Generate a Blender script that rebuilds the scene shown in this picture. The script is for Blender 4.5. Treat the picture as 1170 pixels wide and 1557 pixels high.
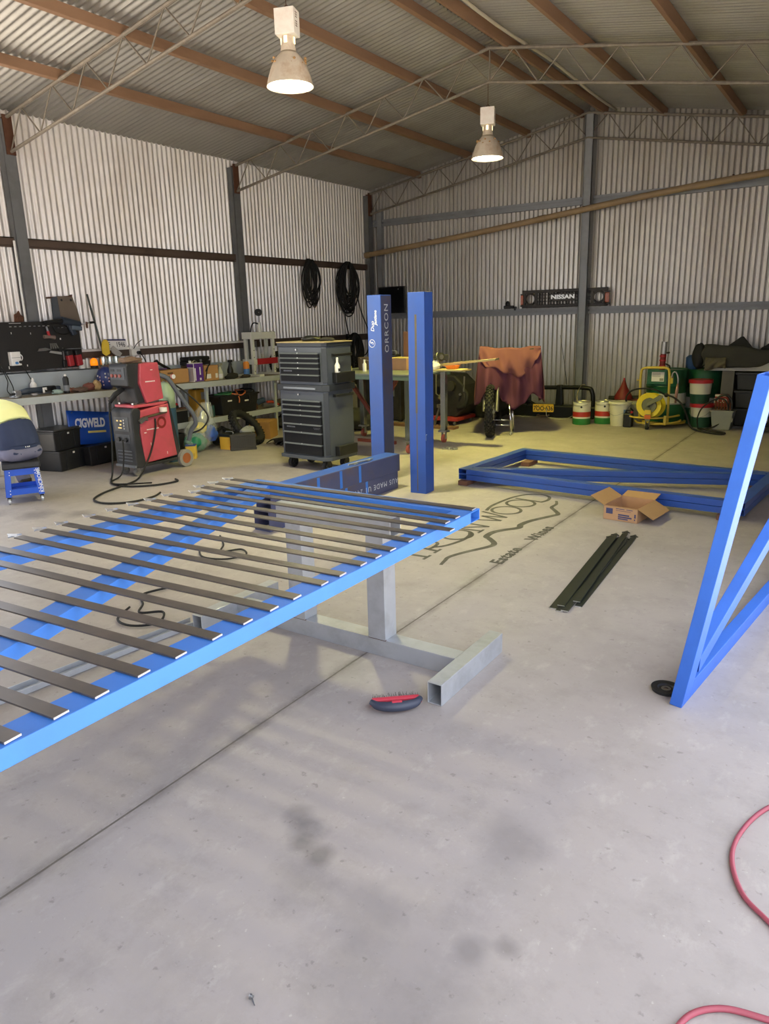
import bpy, math, random
from mathutils import Matrix, Vector, Euler
random.seed(7)
for o in list(bpy.data.objects): bpy.data.objects.remove(o)
SC = bpy.context.scene
COL = SC.collection
R = math.radians

# ------------------------------------------------------------------ camera
cam_d = bpy.data.cameras.new('camera'); cam = bpy.data.objects.new('camera', cam_d); COL.objects.link(cam)
cam_d.sensor_fit = 'HORIZONTAL'; cam_d.sensor_width = 36.0; cam_d.lens = 1106.9 / 1170 * 36.0
cam_d.clip_start = 0.02; cam_d.clip_end = 300
rt = Vector((0.83355733, 0.55184686, -0.02544043)); up = Vector((-0.12193893, 0.22871225, 0.9658269)); fw = Vector((-0.53880709, 0.80196991, -0.25793639))
cm = Matrix((rt, up, -fw)).transposed().to_4x4(); cm.translation = (0, 0, 1.6)
cam.matrix_world = cm
SC.camera = cam

# ------------------------------------------------------------------ sky, sun, exposure
SC.view_settings.view_transform = 'Standard'; SC.view_settings.look = 'None'
SC.view_settings.gamma = 1.0; SC.view_settings.use_curve_mapping = False
SC.view_settings.exposure = 0.35
W = bpy.data.worlds.new('sky'); SC.world = W; W.use_nodes = True
bg = W.node_tree.nodes['Background']; bg.inputs[0].default_value = (0.83, 0.89, 1.0, 1); bg.inputs[1].default_value = 2.95
sd = bpy.data.lights.new('sun', 'SUN'); sd.energy = 41.0; sd.angle = R(1.0); sd.color = (1.0, 0.95, 0.86)
sun = bpy.data.objects.new('sun', sd); COL.objects.link(sun)
sun.rotation_euler = Vector((0, -.62, -.78)).to_track_quat('-Z', 'Y').to_euler()      # high sun from beyond the back wall: lights the yard, never enters the shed
LAMP_POWER = (58.0, 60.0)
LAMP_COL = ((1.0, 0.93, 0.52), (1.0, 0.92, 0.21))

# ------------------------------------------------------------------ helpers
def lin(h):
    if isinstance(h, str):
        h = h.lstrip('#'); c = [int(h[i:i+2], 16) / 255 for i in (0, 2, 4)]
    else: c = [v / 255 for v in h]
    return tuple(v / 12.92 if v <= 0.04045 else ((v + 0.055) / 1.055) ** 2.4 for v in c)
MATS = {}
def mat(name, col, rough=0.5, metal=0.0, var=0.12, scale=9.0, bump=0.0, dirt=None, dirt_amt=0.4, dirt_scale=2.5, spec=0.5, stretch=None, alpha=None, trans=0.0, emit=None, estr=0.0, coat=0.0):
    if name in MATS: return MATS[name]
    m = bpy.data.materials.new(name); m.use_nodes = True; nt = m.node_tree; p = nt.nodes['Principled BSDF']
    c = lin(col); L = nt.links.new
    p.inputs['Roughness'].default_value = rough; p.inputs['Metallic'].default_value = metal
    p.inputs['Specular IOR Level'].default_value = spec
    p.inputs['Coat Weight'].default_value = coat
    tc = nt.nodes.new('ShaderNodeTexCoord'); mp = nt.nodes.new('ShaderNodeMapping'); L(tc.outputs['Object'], mp.inputs[0])
    if stretch: mp.inputs['Scale'].default_value = stretch
    n = nt.nodes.new('ShaderNodeTexNoise'); n.inputs['Scale'].default_value = scale; n.inputs['Detail'].default_value = 4
    L(mp.outputs[0], n.inputs['Vector'])
    mx = nt.nodes.new('ShaderNodeMix'); mx.data_type = 'RGBA'
    mx.inputs[6].default_value = tuple(max(0, v * (1 - var)) for v in c) + (1,); mx.inputs[7].default_value = tuple(min(1, v * (1 + var)) for v in c) + (1,)
    L(n.outputs['Fac'], mx.inputs[0]); out = mx.outputs[2]
    if dirt:
        n2 = nt.nodes.new('ShaderNodeTexNoise'); n2.inputs['Scale'].default_value = dirt_scale; n2.inputs['Detail'].default_value = 6; n2.inputs['Roughness'].default_value = .65
        L(mp.outputs[0], n2.inputs['Vector'])
        rp = nt.nodes.new('ShaderNodeMapRange'); rp.inputs[1].default_value = .48; rp.inputs[2].default_value = .68; rp.inputs[4].default_value = dirt_amt
        L(n2.outputs['Fac'], rp.inputs[0])
        m2 = nt.nodes.new('ShaderNodeMix'); m2.data_type = 'RGBA'; m2.inputs[7].default_value = lin(dirt) + (1,)
        L(rp.outputs[0], m2.inputs[0]); L(out, m2.inputs[6]); out = m2.outputs[2]
    L(out, p.inputs['Base Color'])
    if bump:
        b = nt.nodes.new('ShaderNodeBump'); b.inputs['Strength'].default_value = bump; b.inputs['Distance'].default_value = .01
        L(n.outputs['Fac'], b.inputs['Height']); L(b.outputs[0], p.inputs['Normal'])
    if alpha is not None: p.inputs['Alpha'].default_value = alpha
    if trans: p.inputs['Transmission Weight'].default_value = trans
    if emit: p.inputs['Emission Color'].default_value = lin(emit) + (1,); p.inputs['Emission Strength'].default_value = estr
    MATS[name] = m
    return m

WM = {}
def wm(o): return WM.get(o.name, Matrix.Identity(4)) if o else Matrix.Identity(4)
def tag(o, label=None, cat=None, group=None, kind=None):
    if label: o['label'] = label
    if cat: o['category'] = cat
    if group: o['group'] = group
    if kind: o['kind'] = kind
    return o
def thing(name, label, cat, loc=(0, 0, 0), rz=0.0, group=None, kind=None, M=None):
    o = bpy.data.objects.new(name, None); COL.objects.link(o); o.empty_display_size = .1
    m = M if M is not None else Matrix.Translation(loc) @ Matrix.Rotation(rz, 4, 'Z')
    o.matrix_world = m; WM[o.name] = m.copy()
    return tag(o, label, cat, group, kind)

def spline(pts, n=8, closed=False):
    P = [Vector(p) for p in pts]; out = []; N = len(P)
    rng = range(N) if closed else range(N - 1)
    for i in rng:
        if closed: a, b, c, d = P[(i-1) % N], P[i], P[(i+1) % N], P[(i+2) % N]
        else: a, b, c, d = P[max(0, i-1)], P[i], P[i+1], P[min(N-1, i+2)]
        for k in range(n):
            t = k / n
            out.append(.5 * ((2*b) + (-a+c)*t + (2*a-5*b+4*c-d)*t*t + (-a+3*b-3*c+d)*t**3))
    if not closed: out.append(P[-1])
    return out

class B:
    def __init__(s): s.v = []; s.f = []; s.mi = []; s.m = 0; s.T = None
    def _add(s, vs, fs):
        o = len(s.v)
        if s.T is not None: vs = [s.T @ Vector(v) for v in vs]
        s.v += [tuple(v) for v in vs]; s.f += [tuple(i + o for i in f) for f in fs]; s.mi += [s.m] * len(fs)
        return s
    def bx(s, x0, x1, y0, y1, z0, z1, M=None):
        vs = [Vector(p) for p in ((x0,y0,z0),(x1,y0,z0),(x1,y1,z0),(x0,y1,z0),(x0,y0,z1),(x1,y0,z1),(x1,y1,z1),(x0,y1,z1))]
        if M is not None: vs = [M @ v for v in vs]
        return s._add(vs, [(0,3,2,1),(4,5,6,7),(0,1,5,4),(1,2,6,5),(2,3,7,6),(3,0,4,7)])
    def box(s, c, sz, M=None):
        h = [v / 2 for v in sz]; T = Matrix.Translation(c) @ (M.to_4x4() if M is not None else Matrix.Identity(4))
        return s.bx(-h[0], h[0], -h[1], h[1], -h[2], h[2], T)
    def frus(s, c0, s0, c1, s1):       # two rectangles (centre, (sx, sy)) joined: tapered box
        vs = []
        for c, z in ((c0, s0), (c1, s1)):
            vs += [(c[0]-z[0]/2, c[1]-z[1]/2, c[2]), (c[0]+z[0]/2, c[1]-z[1]/2, c[2]), (c[0]+z[0]/2, c[1]+z[1]/2, c[2]), (c[0]-z[0]/2, c[1]+z[1]/2, c[2])]
        return s._add(vs, [(0,3,2,1),(4,5,6,7),(0,1,5,4),(1,2,6,5),(2,3,7,6),(3,0,4,7)])
    def cyl(s, p0, p1, r0, r1=None, n=14, cap=True):
        p0 = Vector(p0); p1 = Vector(p1); r1 = r0 if r1 is None else r1
        d = (p1 - p0).normalized(); a = d.orthogonal().normalized(); b = d.cross(a)
        vs = []
        for p, r in ((p0, r0), (p1, r1)):
            for i in range(n):
                t = 2 * math.pi * i / n; vs.append(p + a * (r * math.cos(t)) + b * (r * math.sin(t)))
        fs = [(i, (i+1) % n, n + (i+1) % n, n + i) for i in range(n)]
        if cap: fs += [tuple(range(n-1, -1, -1)), tuple(range(n, 2*n))]
        return s._add(vs, fs)
    def tube(s, pts, r, n=6, closed=False):
        P = [Vector(p) for p in pts]; N = len(P); vs = []; a = None
        for i in range(N):
            if closed: d = P[(i+1) % N] - P[(i-1) % N]
            else: d = P[min(N-1, i+1)] - P[max(0, i-1)]
            if d.length < 1e-9: d = Vector((0, 0, 1))
            d.normalize()
            if a is None: a = d.orthogonal().normalized()
            else:
                a = a - d * a.dot(d); a = a.normalized() if a.length > 1e-6 else d.orthogonal().normalized()
            b = d.cross(a); rr = r[i] if isinstance(r, (list, tuple)) else r
            for k in range(n):
                t = 2 * math.pi * k / n; vs.append(P[i] + a * (rr * math.cos(t)) + b * (rr * math.sin(t)))
        fs = []
        for i in range(N if closed else N - 1):
            j = (i + 1) % N
            fs += [(i*n+k, i*n+(k+1) % n, j*n+(k+1) % n, j*n+k) for k in range(n)]
        if not closed: fs += [tuple(range(n-1, -1, -1)), tuple((N-1)*n + k for k in range(n))]
        return s._add(vs, fs)
    def lathe(s, prof, c=(0, 0, 0), n=20, M=None, cap=True):
        vs = []; T = Matrix.Translation(c) @ (M.to_4x4() if M is not None else Matrix.Identity(4))
        for r, z in prof:
            for i in range(n):
                t = 2 * math.pi * i / n; vs.append(T @ Vector((r * math.cos(t), r * math.sin(t), z)))
        fs = []
        for j in range(len(prof) - 1):
            fs += [(j*n+i, j*n+(i+1) % n, (j+1)*n+(i+1) % n, (j+1)*n+i) for i in range(n)]
        if cap: fs += [tuple(range(n-1, -1, -1)), tuple((len(prof)-1)*n + i for i in range(n))]
        return s._add(vs, fs)
    def prism(s, poly, d, M):           # polygon in local xy, extruded from z=0 to z=d, placed by M
        n = len(poly); vs = [M @ Vector((x, y, 0)) for x, y in poly] + [M @ Vector((x, y, d)) for x, y in poly]
        fs = [tuple(range(n-1, -1, -1)), tuple(range(n, 2*n))] + [(i, (i+1) % n, n+(i+1) % n, n+i) for i in range(n)]
        return s._add(vs, fs)
    def sph(s, c, r, n=12, m=8, M=None):
        rr = r if isinstance(r, (tuple, list)) else (r, r, r); vs = []; fs = []
        T = Matrix.Translation(c) @ (M.to_4x4() if M is not None else Matrix.Identity(4))
        for j in range(1, m):
            ph = math.pi * j / m
            for i in range(n):
                t = 2 * math.pi * i / n; vs.append(T @ Vector((rr[0]*math.sin(ph)*math.cos(t), rr[1]*math.sin(ph)*math.sin(t), rr[2]*math.cos(ph))))
        vs += [T @ Vector((0, 0, rr[2])), T @ Vector((0, 0, -rr[2]))]; k = (m-1)*n
        for j in range(m - 2): fs += [(j*n+i, (j+1)*n+i, (j+1)*n+(i+1) % n, j*n+(i+1) % n) for i in range(n)]
        fs += [(k, i, (i+1) % n) for i in range(n)] + [(k+1, (m-2)*n+(i+1) % n, (m-2)*n+i) for i in range(n)]
        return s._add(vs, fs)
    def tor(s, c, R_, r, M=None, n=28, k=8, sz=1.0):
        T = Matrix.Translation(c) @ (M.to_4x4() if M is not None else Matrix.Identity(4)); vs = []
        for i in range(n):
            t = 2*math.pi*i/n
            for j in range(k):
                q = 2*math.pi*j/k; rad = R_ + r*math.cos(q); vs.append(T @ Vector((rad*math.cos(t), rad*math.sin(t), r*sz*math.sin(q))))
        return s._add(vs, [(i*k+j, ((i+1) % n)*k+j, ((i+1) % n)*k+(j+1) % k, i*k+(j+1) % k) for i in range(n) for j in range(k)])
    def grid(s, fn, nu, nv, closed_u=False):
        vs = [fn(i / (nu if closed_u else nu - 1), j / (nv - 1)) for j in range(nv) for i in range(nu)]
        fs = [(j*nu+i, j*nu+(i+1) % nu, (j+1)*nu+(i+1) % nu, (j+1)*nu+i) for j in range(nv-1) for i in range(nu if closed_u else nu-1)]
        return s._add(vs, fs)
    def mesh(s, name, mats):
        me = bpy.data.meshes.new(name); me.from_pydata(s.v, [], s.f); me.update()
        for m in (mats if isinstance(mats, (list, tuple)) else [mats]): me.materials.append(m)
        if any(s.mi): me.polygons.foreach_set('material_index', s.mi)
        return me
    def build(s, name, mats, parent=None, smooth=False, bevel=0.0, local=False, solid=0.0, sub=0, label=None, normals=True):
        if parent is not None and not local:
            iv = wm(parent).inverted(); s.v = [tuple(iv @ Vector(v)) for v in s.v]
        me = s.mesh(name, mats)
        if normals:
            import bmesh
            bm = bmesh.new(); bm.from_mesh(me); bmesh.ops.recalc_face_normals(bm, faces=bm.faces); bm.to_mesh(me); bm.free()
        o = bpy.data.objects.new(name, me); COL.objects.link(o)
        if parent is not None: o.parent = parent; WM[o.name] = wm(parent)
        if solid: md = o.modifiers.new('solid', 'SOLIDIFY'); md.thickness = solid; md.offset = 0
        if sub: md = o.modifiers.new('sub', 'SUBSURF'); md.levels = sub; md.render_levels = sub
        if bevel: md = o.modifiers.new('bevel', 'BEVEL'); md.width = bevel; md.segments = 2; md.limit_method = 'ANGLE'; md.angle_limit = R(40)
        if smooth:
            if smooth is True: me.polygons.foreach_set('use_smooth', [True] * len(me.polygons))
            else: me.shade_smooth() if False else smooth_by_angle(me, smooth)
        if label: o['label'] = label
        return o
def smooth_by_angle(me, deg):
    import bmesh
    bm = bmesh.new(); bm.from_mesh(me)
    for f in bm.faces: f.smooth = True
    for e in bm.edges:
        e.smooth = len(e.link_faces) == 2 and e.calc_face_angle(0) < R(deg)
    bm.to_mesh(me); bm.free()
def part(name, mats, parent, fn, stuff=False, **k):
    b = B(); fn(b); o = b.build(name, mats, parent, **k)
    if stuff: o['kind'] = 'stuff'
    return o
def copy_tree(o, parent=None, M=None, label=None):
    c = o.copy(); COL.objects.link(c)
    if parent is not None: c.parent = parent; WM[c.name] = wm(parent)
    elif M is not None: c.matrix_world = M; WM[c.name] = M.copy()
    if label: c['label'] = label
    for ch in [x for x in bpy.data.objects if x.parent == o]: copy_tree(ch, c)
    return c
def text(body, size, M, m, name='lettering', parent=None, sx=1.0, depth=0.0006, bold=0.0, align='CENTER', shear=0.0, spacing=1.0):
    cu = bpy.data.curves.new('t', 'FONT'); cu.body = body; cu.size = size; cu.align_x = align; cu.align_y = 'CENTER'
    cu.extrude = depth; cu.offset = bold; cu.shear = shear; cu.resolution_u = 3; cu.space_character = spacing
    o = bpy.data.objects.new('t', cu); COL.objects.link(o)
    dg = bpy.context.evaluated_depsgraph_get(); me = bpy.data.meshes.new_from_object(o.evaluated_get(dg))
    bpy.data.objects.remove(o); bpy.data.curves.remove(cu)
    me.transform(wm(parent).inverted() @ M @ Matrix.Diagonal((sx, 1, 1, 1)) if parent else M @ Matrix.Diagonal((sx, 1, 1, 1)))
    me.materials.clear(); me.materials.append(m)
    o = bpy.data.objects.new(name, me); COL.objects.link(o)
    if parent: o.parent = parent; WM[o.name] = wm(parent)
    return o
def frame(o, x, y):                     # matrix from an origin, a local x axis and a local y axis
    x = Vector(x).normalized(); y = Vector(y); y = (y - x * y.dot(x)).normalized(); z = x.cross(y)
    m = Matrix((x, y, z)).transposed().to_4x4(); m.translation = o; return m
RX = lambda a: Matrix.Rotation(R(a), 3, 'X')
RY = lambda a: Matrix.Rotation(R(a), 3, 'Y')
RZ = lambda a: Matrix.Rotation(R(a), 3, 'Z')
def rrect(w, h, r, n=4):                # rounded rectangle outline, centred
    out = []
    for cx, cy, a0 in ((w/2-r, h/2-r, 0), (-w/2+r, h/2-r, 90), (-w/2+r, -h/2+r, 180), (w/2-r, -h/2+r, 270)):
        for k in range(n+1):
            t = R(a0 + 90*k/n); out.append((cx + r*math.cos(t), cy + r*math.sin(t)))
    return out
def rhs(b, p0, p1, upv, w, h, t=0.004, open_ends=True):
    """hollow rectangular tube from p0 to p1 (centre line); w across, h along upv"""
    p0 = Vector(p0); p1 = Vector(p1); d = (p1 - p0).normalized(); u = Vector(upv); u = (u - d * u.dot(d)).normalized(); s_ = d.cross(u)
    vs = []
    for p in (p0, p1):
        for k in (0, 1):
            ww = w/2 - k*t; hh = h/2 - k*t
            for a, c in ((-1,-1),(1,-1),(1,1),(-1,1)): vs.append(p + s_*(a*ww) + u*(c*hh))
    fs = []
    for i in range(4):
        j = (i+1) % 4
        fs += [(i, j, 8+j, 8+i), (4+j, 4+i, 12+i, 12+j), (j, i, 4+i, 4+j), (8+i, 8+j, 12+j, 12+i)]
    b._add(vs, fs)

# ------------------------------------------------------------------ materials of the setting
def corr_mat(name, col, rough, metal, dirt, dirt_amt):
    m = mat(name, col, rough, metal, var=.10, scale=70, dirt=dirt, dirt_amt=dirt_amt, dirt_scale=1.3, stretch=(1, 1, .35)); return m
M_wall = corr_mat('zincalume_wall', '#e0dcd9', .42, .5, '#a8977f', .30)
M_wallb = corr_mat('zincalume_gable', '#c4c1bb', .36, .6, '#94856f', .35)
M_roof = corr_mat('zincalume_roof', '#989590', .45, .3, '#7a746b', .45)
M_purlin = mat('rusty_purlin', '#8f6f56', .7, 0, .2, 6, .2, dirt='#6f5138', dirt_amt=.5, stretch=(1, .3, 1))
M_girtb = mat('brown_girt', '#5a4a40', .7, .1, .2, 8, dirt='#3b2c22', dirt_amt=.5)
M_galv = mat('galvanised_steel', '#8e9195', .5, .35, .12, 14, dirt='#6f6a63', dirt_amt=.35)
M_col = mat('grey_column', '#747678', .55, .2, .15, 9, dirt='#4c4a46', dirt_amt=.4)
M_truss = mat('truss_paint', '#786f63', .65, .1, .2, 20, dirt='#a39a8a', dirt_amt=.35, dirt_scale=14)
M_rust = mat('rusted_plate', '#5e3c2a', .75, .2, .25, 20)
M_pvc = mat('brown_pvc', '#a08867', .5, 0, .1, 6, dirt='#6c5a42', dirt_amt=.4)
M_white = mat('white_paint', '#e8e6e2', .45, 0, .05, 6)
M_black = mat('black_plastic', '#17181a', .45, 0, .2, 12)
M_rubber = mat('black_rubber', '#1c1b1a', .75, 0, .2, 18)
M_steel = mat('bare_steel', '#a5a5a5', .32, .9, .1, 20)
M_chrome = mat('chrome', '#d8d8d8', .12, 1.0, .03, 6)
M_paper = mat('paper_white', '#e6e2d8', .8, 0, .04, 10)
M_grey = mat('grey_plastic', '#73767b', .5, 0, .1, 10)
M_red = mat('red_paint', '#b0242c', .4, 0, .12, 9)
M_yellow = mat('yellow_paint', '#d9b93a', .45, 0, .1, 9)
M_darkred = mat('dark_red', '#7c1f1c', .55, 0, .15, 9)

def floor_mat():
    m = bpy.data.materials.new('concrete'); m.use_nodes = True; nt = m.node_tree; L = nt.links.new; p = nt.nodes['Principled BSDF']
    g = nt.nodes.new('ShaderNodeNewGeometry')
    def noise(scale, det=6, rough=.6, stretch=None):
        n = nt.nodes.new('ShaderNodeTexNoise'); n.inputs['Scale'].default_value = scale; n.inputs['Detail'].default_value = det; n.inputs['Roughness'].default_value = rough
        if stretch:
            mp = nt.nodes.new('ShaderNodeMapping'); mp.inputs['Scale'].default_value = stretch; L(g.outputs['Position'], mp.inputs[0]); L(mp.outputs[0], n.inputs['Vector'])
        else: L(g.outputs['Position'], n.inputs['Vector'])
        return n.outputs['Fac']
    def rng(v, a, b, lo, hi):
        r = nt.nodes.new('ShaderNodeMapRange'); r.inputs[1].default_value = a; r.inputs[2].default_value = b; r.inputs[3].default_value = lo; r.inputs[4].default_value = hi; L(v, r.inputs[0]); return r.outputs[0]
    def mix(f, a, b):
        x = nt.nodes.new('ShaderNodeMix'); x.data_type = 'RGBA'; L(f, x.inputs[0])
        for i, c in ((6, a), (7, b)):
            if isinstance(c, tuple): x.inputs[i].default_value = c + (1,)
            else: L(c, x.inputs[i])
        return x.outputs[2]
    c = mix(noise(.7), lin('#968e8b'), lin('#ada5a1'))
    c = mix(rng(noise(2.2, 8, .7), .5, .72, 0, .45), c, lin('#8d8780'))
    c = mix(rng(noise(.9, 5, .6, (1.3, .8, 1)), .56, .7, 0, .30), c, lin('#7b7570'))
    c = mix(rng(noise(5.5, 9, .75), .50, .70, 0, .38), c, lin('#837c78'))
    c = mix(rng(noise(11, 6, .7, (1, .6, 1)), .56, .70, 0, .35), c, lin('#bdb6b0'))
    c = mix(rng(noise(26, 3, .6), .64, .72, 0, .5), c, lin('#6d6863'))
    c = mix(rng(noise(55, 2, .5), .70, .78, 0, .3), c, lin('#d5cfc6'))
    # oil and grease stains with shapes of their own: (x, y, radius, strength)
    wob = noise(9, 3, .6)
    for x, y, r_, k in ((-1.43, 1.56, .055, .42), (-1.36, 1.53, .06, .45), (-1.33, 1.46, .04, .5), (-1.25, 1.45, .045, .55), (-.78, 1.82, .11, .28), (-.70, 1.38, .05, .34), (-.62, 1.44, .035, .4),
                        (-1.02, 1.35, .12, .22), (-.82, 1.22, .22, .2), (-1.23, 1.35, .09, .2), (-.55, 1.02, .25, .16), (-1.9, 2.52, .10, .26), (-6.4, 3.2, .16, .5), (-6.0, 3.45, .15, .5), (-5.7, 3.65, .12, .45)):
        d = nt.nodes.new('ShaderNodeVectorMath'); d.operation = 'DISTANCE'; d.inputs[1].default_value = (x, y, 0); L(g.outputs['Position'], d.inputs[0])
        a = nt.nodes.new('ShaderNodeMath'); a.operation = 'MULTIPLY_ADD'; L(wob, a.inputs[0]); a.inputs[1].default_value = r_ * 1.1; L(d.outputs['Value'], a.inputs[2])
        c = mix(rng(a.outputs[0], r_ * 1.9, r_ * 1.0, 0, k * .95), c, lin('#4d4a4c'))
    sx = nt.nodes.new('ShaderNodeSeparateXYZ'); L(g.outputs['Position'], sx.inputs[0])      # dirt tracked along the control joint
    ad = nt.nodes.new('ShaderNodeMath'); ad.operation = 'ADD'; ad.inputs[1].default_value = 1.931; L(sx.outputs['X'], ad.inputs[0])
    ab = nt.nodes.new('ShaderNodeMath'); ab.operation = 'ABSOLUTE'; L(ad.outputs[0], ab.inputs[0])
    jm = nt.nodes.new('ShaderNodeMath'); jm.operation = 'MULTIPLY'; L(rng(ab.outputs[0], .045, .004, 0, 1), jm.inputs[0]); L(rng(noise(7, 5, .7, (1, .5, 1)), .38, .62, 0, .75), jm.inputs[1])
    c = mix(jm.outputs[0], c, lin('#57514c'))
    L(c, p.inputs['Base Color'])
    L(rng(noise(3, 5), .3, .7, .42, .66), p.inputs['Roughness'])
    b = nt.nodes.new('ShaderNodeBump'); b.inputs['Strength'].default_value = .12; b.inputs['Distance'].default_value = .01; L(noise(40, 5, .7), b.inputs['Height']); L(b.outputs[0], p.inputs['Normal'])
    return m
M_floor = floor_mat()
M_joint = mat('joint_filler', '#6b645d', .9, 0, .3, 30)

# ------------------------------------------------------------------ floor
XL, XR, YB, YF = -8.0, 0.18, 11.7, -2.0
RIDGE, RZ0, SL = -3.95, 4.54, 0.178
roof_z = lambda x: RZ0 - SL * abs(x - RIDGE)
fl = thing('floor', 'worn grey concrete workshop floor', None, kind='structure')
for x0, x1 in ((XL - .15, -1.936), (-1.926, XR + .1)):
    part('slab', M_floor, fl, lambda b: b.bx(x0, x1, YF - .1, YB + .15, -.12, 0), bevel=.0)
part('control_joint', M_joint, fl, lambda b: b.bx(-1.937, -1.925, YF - .1, YB + .15, -.12, -.001))
gd = part('ground', mat('yard_gravel', '#b0a89e', .9, 0, .2, 3), None, lambda b: b.bx(-60, 60, -60, 60, -.30, -.13)); tag(gd, 'pale gravel yard outside the doorway', None, kind='structure')

# ------------------------------------------------------------------ corrugated sheets
PITCH, AMP, COVER = 0.0762, 0.0130, 0.762
def wall_sheets(parent, origin, udir, ndir, length, topz, m, z0=-.02, rib=False):
    """vertical corrugated sheets side by side, each its own part"""
    o = Vector(origin); u = Vector(udir); nn = Vector(ndir); n = int(math.ceil(length / COVER)); base = None
    for k in range(n):
        u0 = k * COVER; w = min(COVER, length - u0) + (.03 if u0 + COVER < length else 0); steps = max(2, int(round(w / PITCH * (16 if rib else 8))))
        b = B(); vs = []
        for i in range(steps + 1):
            s_ = w * i / steps; ph = math.cos(2 * math.pi * s_ / PITCH); q_ = abs((s_ / PITCH) % 1 - .5); off = (.019 * (2 * min(1, max(0, (q_ - .0) / .19)) - 1) if rib else AMP * ph) - .002 * (k % 2)
            for q in range(2):
                p = o + u * (u0 + s_) + nn * off; p.z = z0 if q == 0 else topz(p.x)
                vs.append(p)
        b._add(vs, [(2*i, 2*i+2, 2*i+3, 2*i+1) for i in range(steps)])
        ob = b.build('wall_sheet', m, parent, smooth=True, normals=False)
wl = thing('wall_left', 'corrugated metal side wall behind the workbench', None, kind='structure')
OY0, OY1, OZ0, OZ1 = -1.7, 4.15, -.02, 3.40          # open side doorway out of view, enlarged to brighten the left floor
wall_sheets(wl, (XL, YF, 0), (0, 1, 0), (1, 0, 0), OY0 - YF, lambda x: 3.86, M_wall)
wall_sheets(wl, (XL, OY0, 0), (0, 1, 0), (1, 0, 0), OY1 - OY0, lambda x: 3.86, M_wall, OZ1)
wall_sheets(wl, (XL, OY1, 0), (0, 1, 0), (1, 0, 0), YB - OY1, lambda x: 3.86, M_wall)
wn = thing('door_1', 'open side doorway at the near end of the bench', None, (XL, 2.9, OZ0), kind='structure')
for nm, q in (('head', (OY0, OY1, OZ1, OZ1 + .04)), ('jamb', (OY0 - .04, OY0, OZ0, OZ1)), ('jamb', (OY1, OY1 + .04, OZ0, OZ1))): part(nm, M_galv, wn, lambda b: b.bx(XL - .03, XL + .03, *q))
wb = thing('wall_back', 'corrugated metal gable end wall', None, kind='structure')
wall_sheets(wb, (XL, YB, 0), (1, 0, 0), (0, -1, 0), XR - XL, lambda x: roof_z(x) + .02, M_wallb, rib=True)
wr = thing('wall_right', 'corrugated metal wall beside the doorway', None, kind='structure')
wall_sheets(wr, (XR, 4.8, 0), (0, 1, 0), (-1, 0, 0), YB - 4.8, lambda x: 3.86, M_wall)
wf = thing('wall_front', 'corrugated metal gable wall behind the viewer', None, kind='structure')
wall_sheets(wf, (XL, YF, 0), (1, 0, 0), (0, 1, 0), XR - XL, lambda x: roof_z(x) + .02, M_wall)
ce = thing('ceiling', 'corrugated gable roof on timber purlins and steel trusses', None, kind='structure')
nsh = int(math.ceil((YB - YF + .3) / COVER))
for side in (-1, 1):
    xe = XL - .12 if side < 0 else XR + .25
    b = B(); vs = []; steps = 88
    for i in range(steps + 1):
        s_ = (COVER + .03) * i / steps; off = AMP * math.cos(2 * math.pi * s_ / PITCH)
        for x in (xe, RIDGE + side * .02): vs.append((x, s_, roof_z(x) + off))
    b._add(vs, [(2*i, 2*i+2, 2*i+3, 2*i+1) for i in range(steps)])
    me = b.mesh('roof_sheet', M_roof); me.polygons.foreach_set('use_smooth', [True] * len(me.polygons))
    for k in range(nsh):
        o = bpy.data.objects.new('roof_sheet', me); COL.objects.link(o); o.parent = ce; o.location = (0, YF - .15 + k * COVER, .002 * (k % 2))
part('ridge_cap', M_roof, ce, lambda b: b.prism([(-.2, -.2*SL - .0), (0, .03), (.2, -.2*SL), (.2, -.2*SL + .015), (0, .05), (-.2, -.2*SL + .015)], YB - YF + .3, frame((RIDGE, YB + .15, RZ0), (1, 0, 0), (0, 0, 1))))
for x, dk in ((-6.93, 0), (-5.95, 0), (-4.94, 0), (-4.10, 1), (-3.74, 1), (-2.90, 1), (-1.88, 1), (-.86, 1), (-.02, 1)):
    z = roof_z(x) - AMP; t = math.atan(SL) * (1 if x > RIDGE else -1)
    part('purlin', M_purlin, ce, lambda b: b.box((x, (YB + YF) / 2, z - .055), (.05, YB - YF - .05, .10), Matrix.Rotation(t, 3, 'Y')), bevel=.004)
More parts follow.
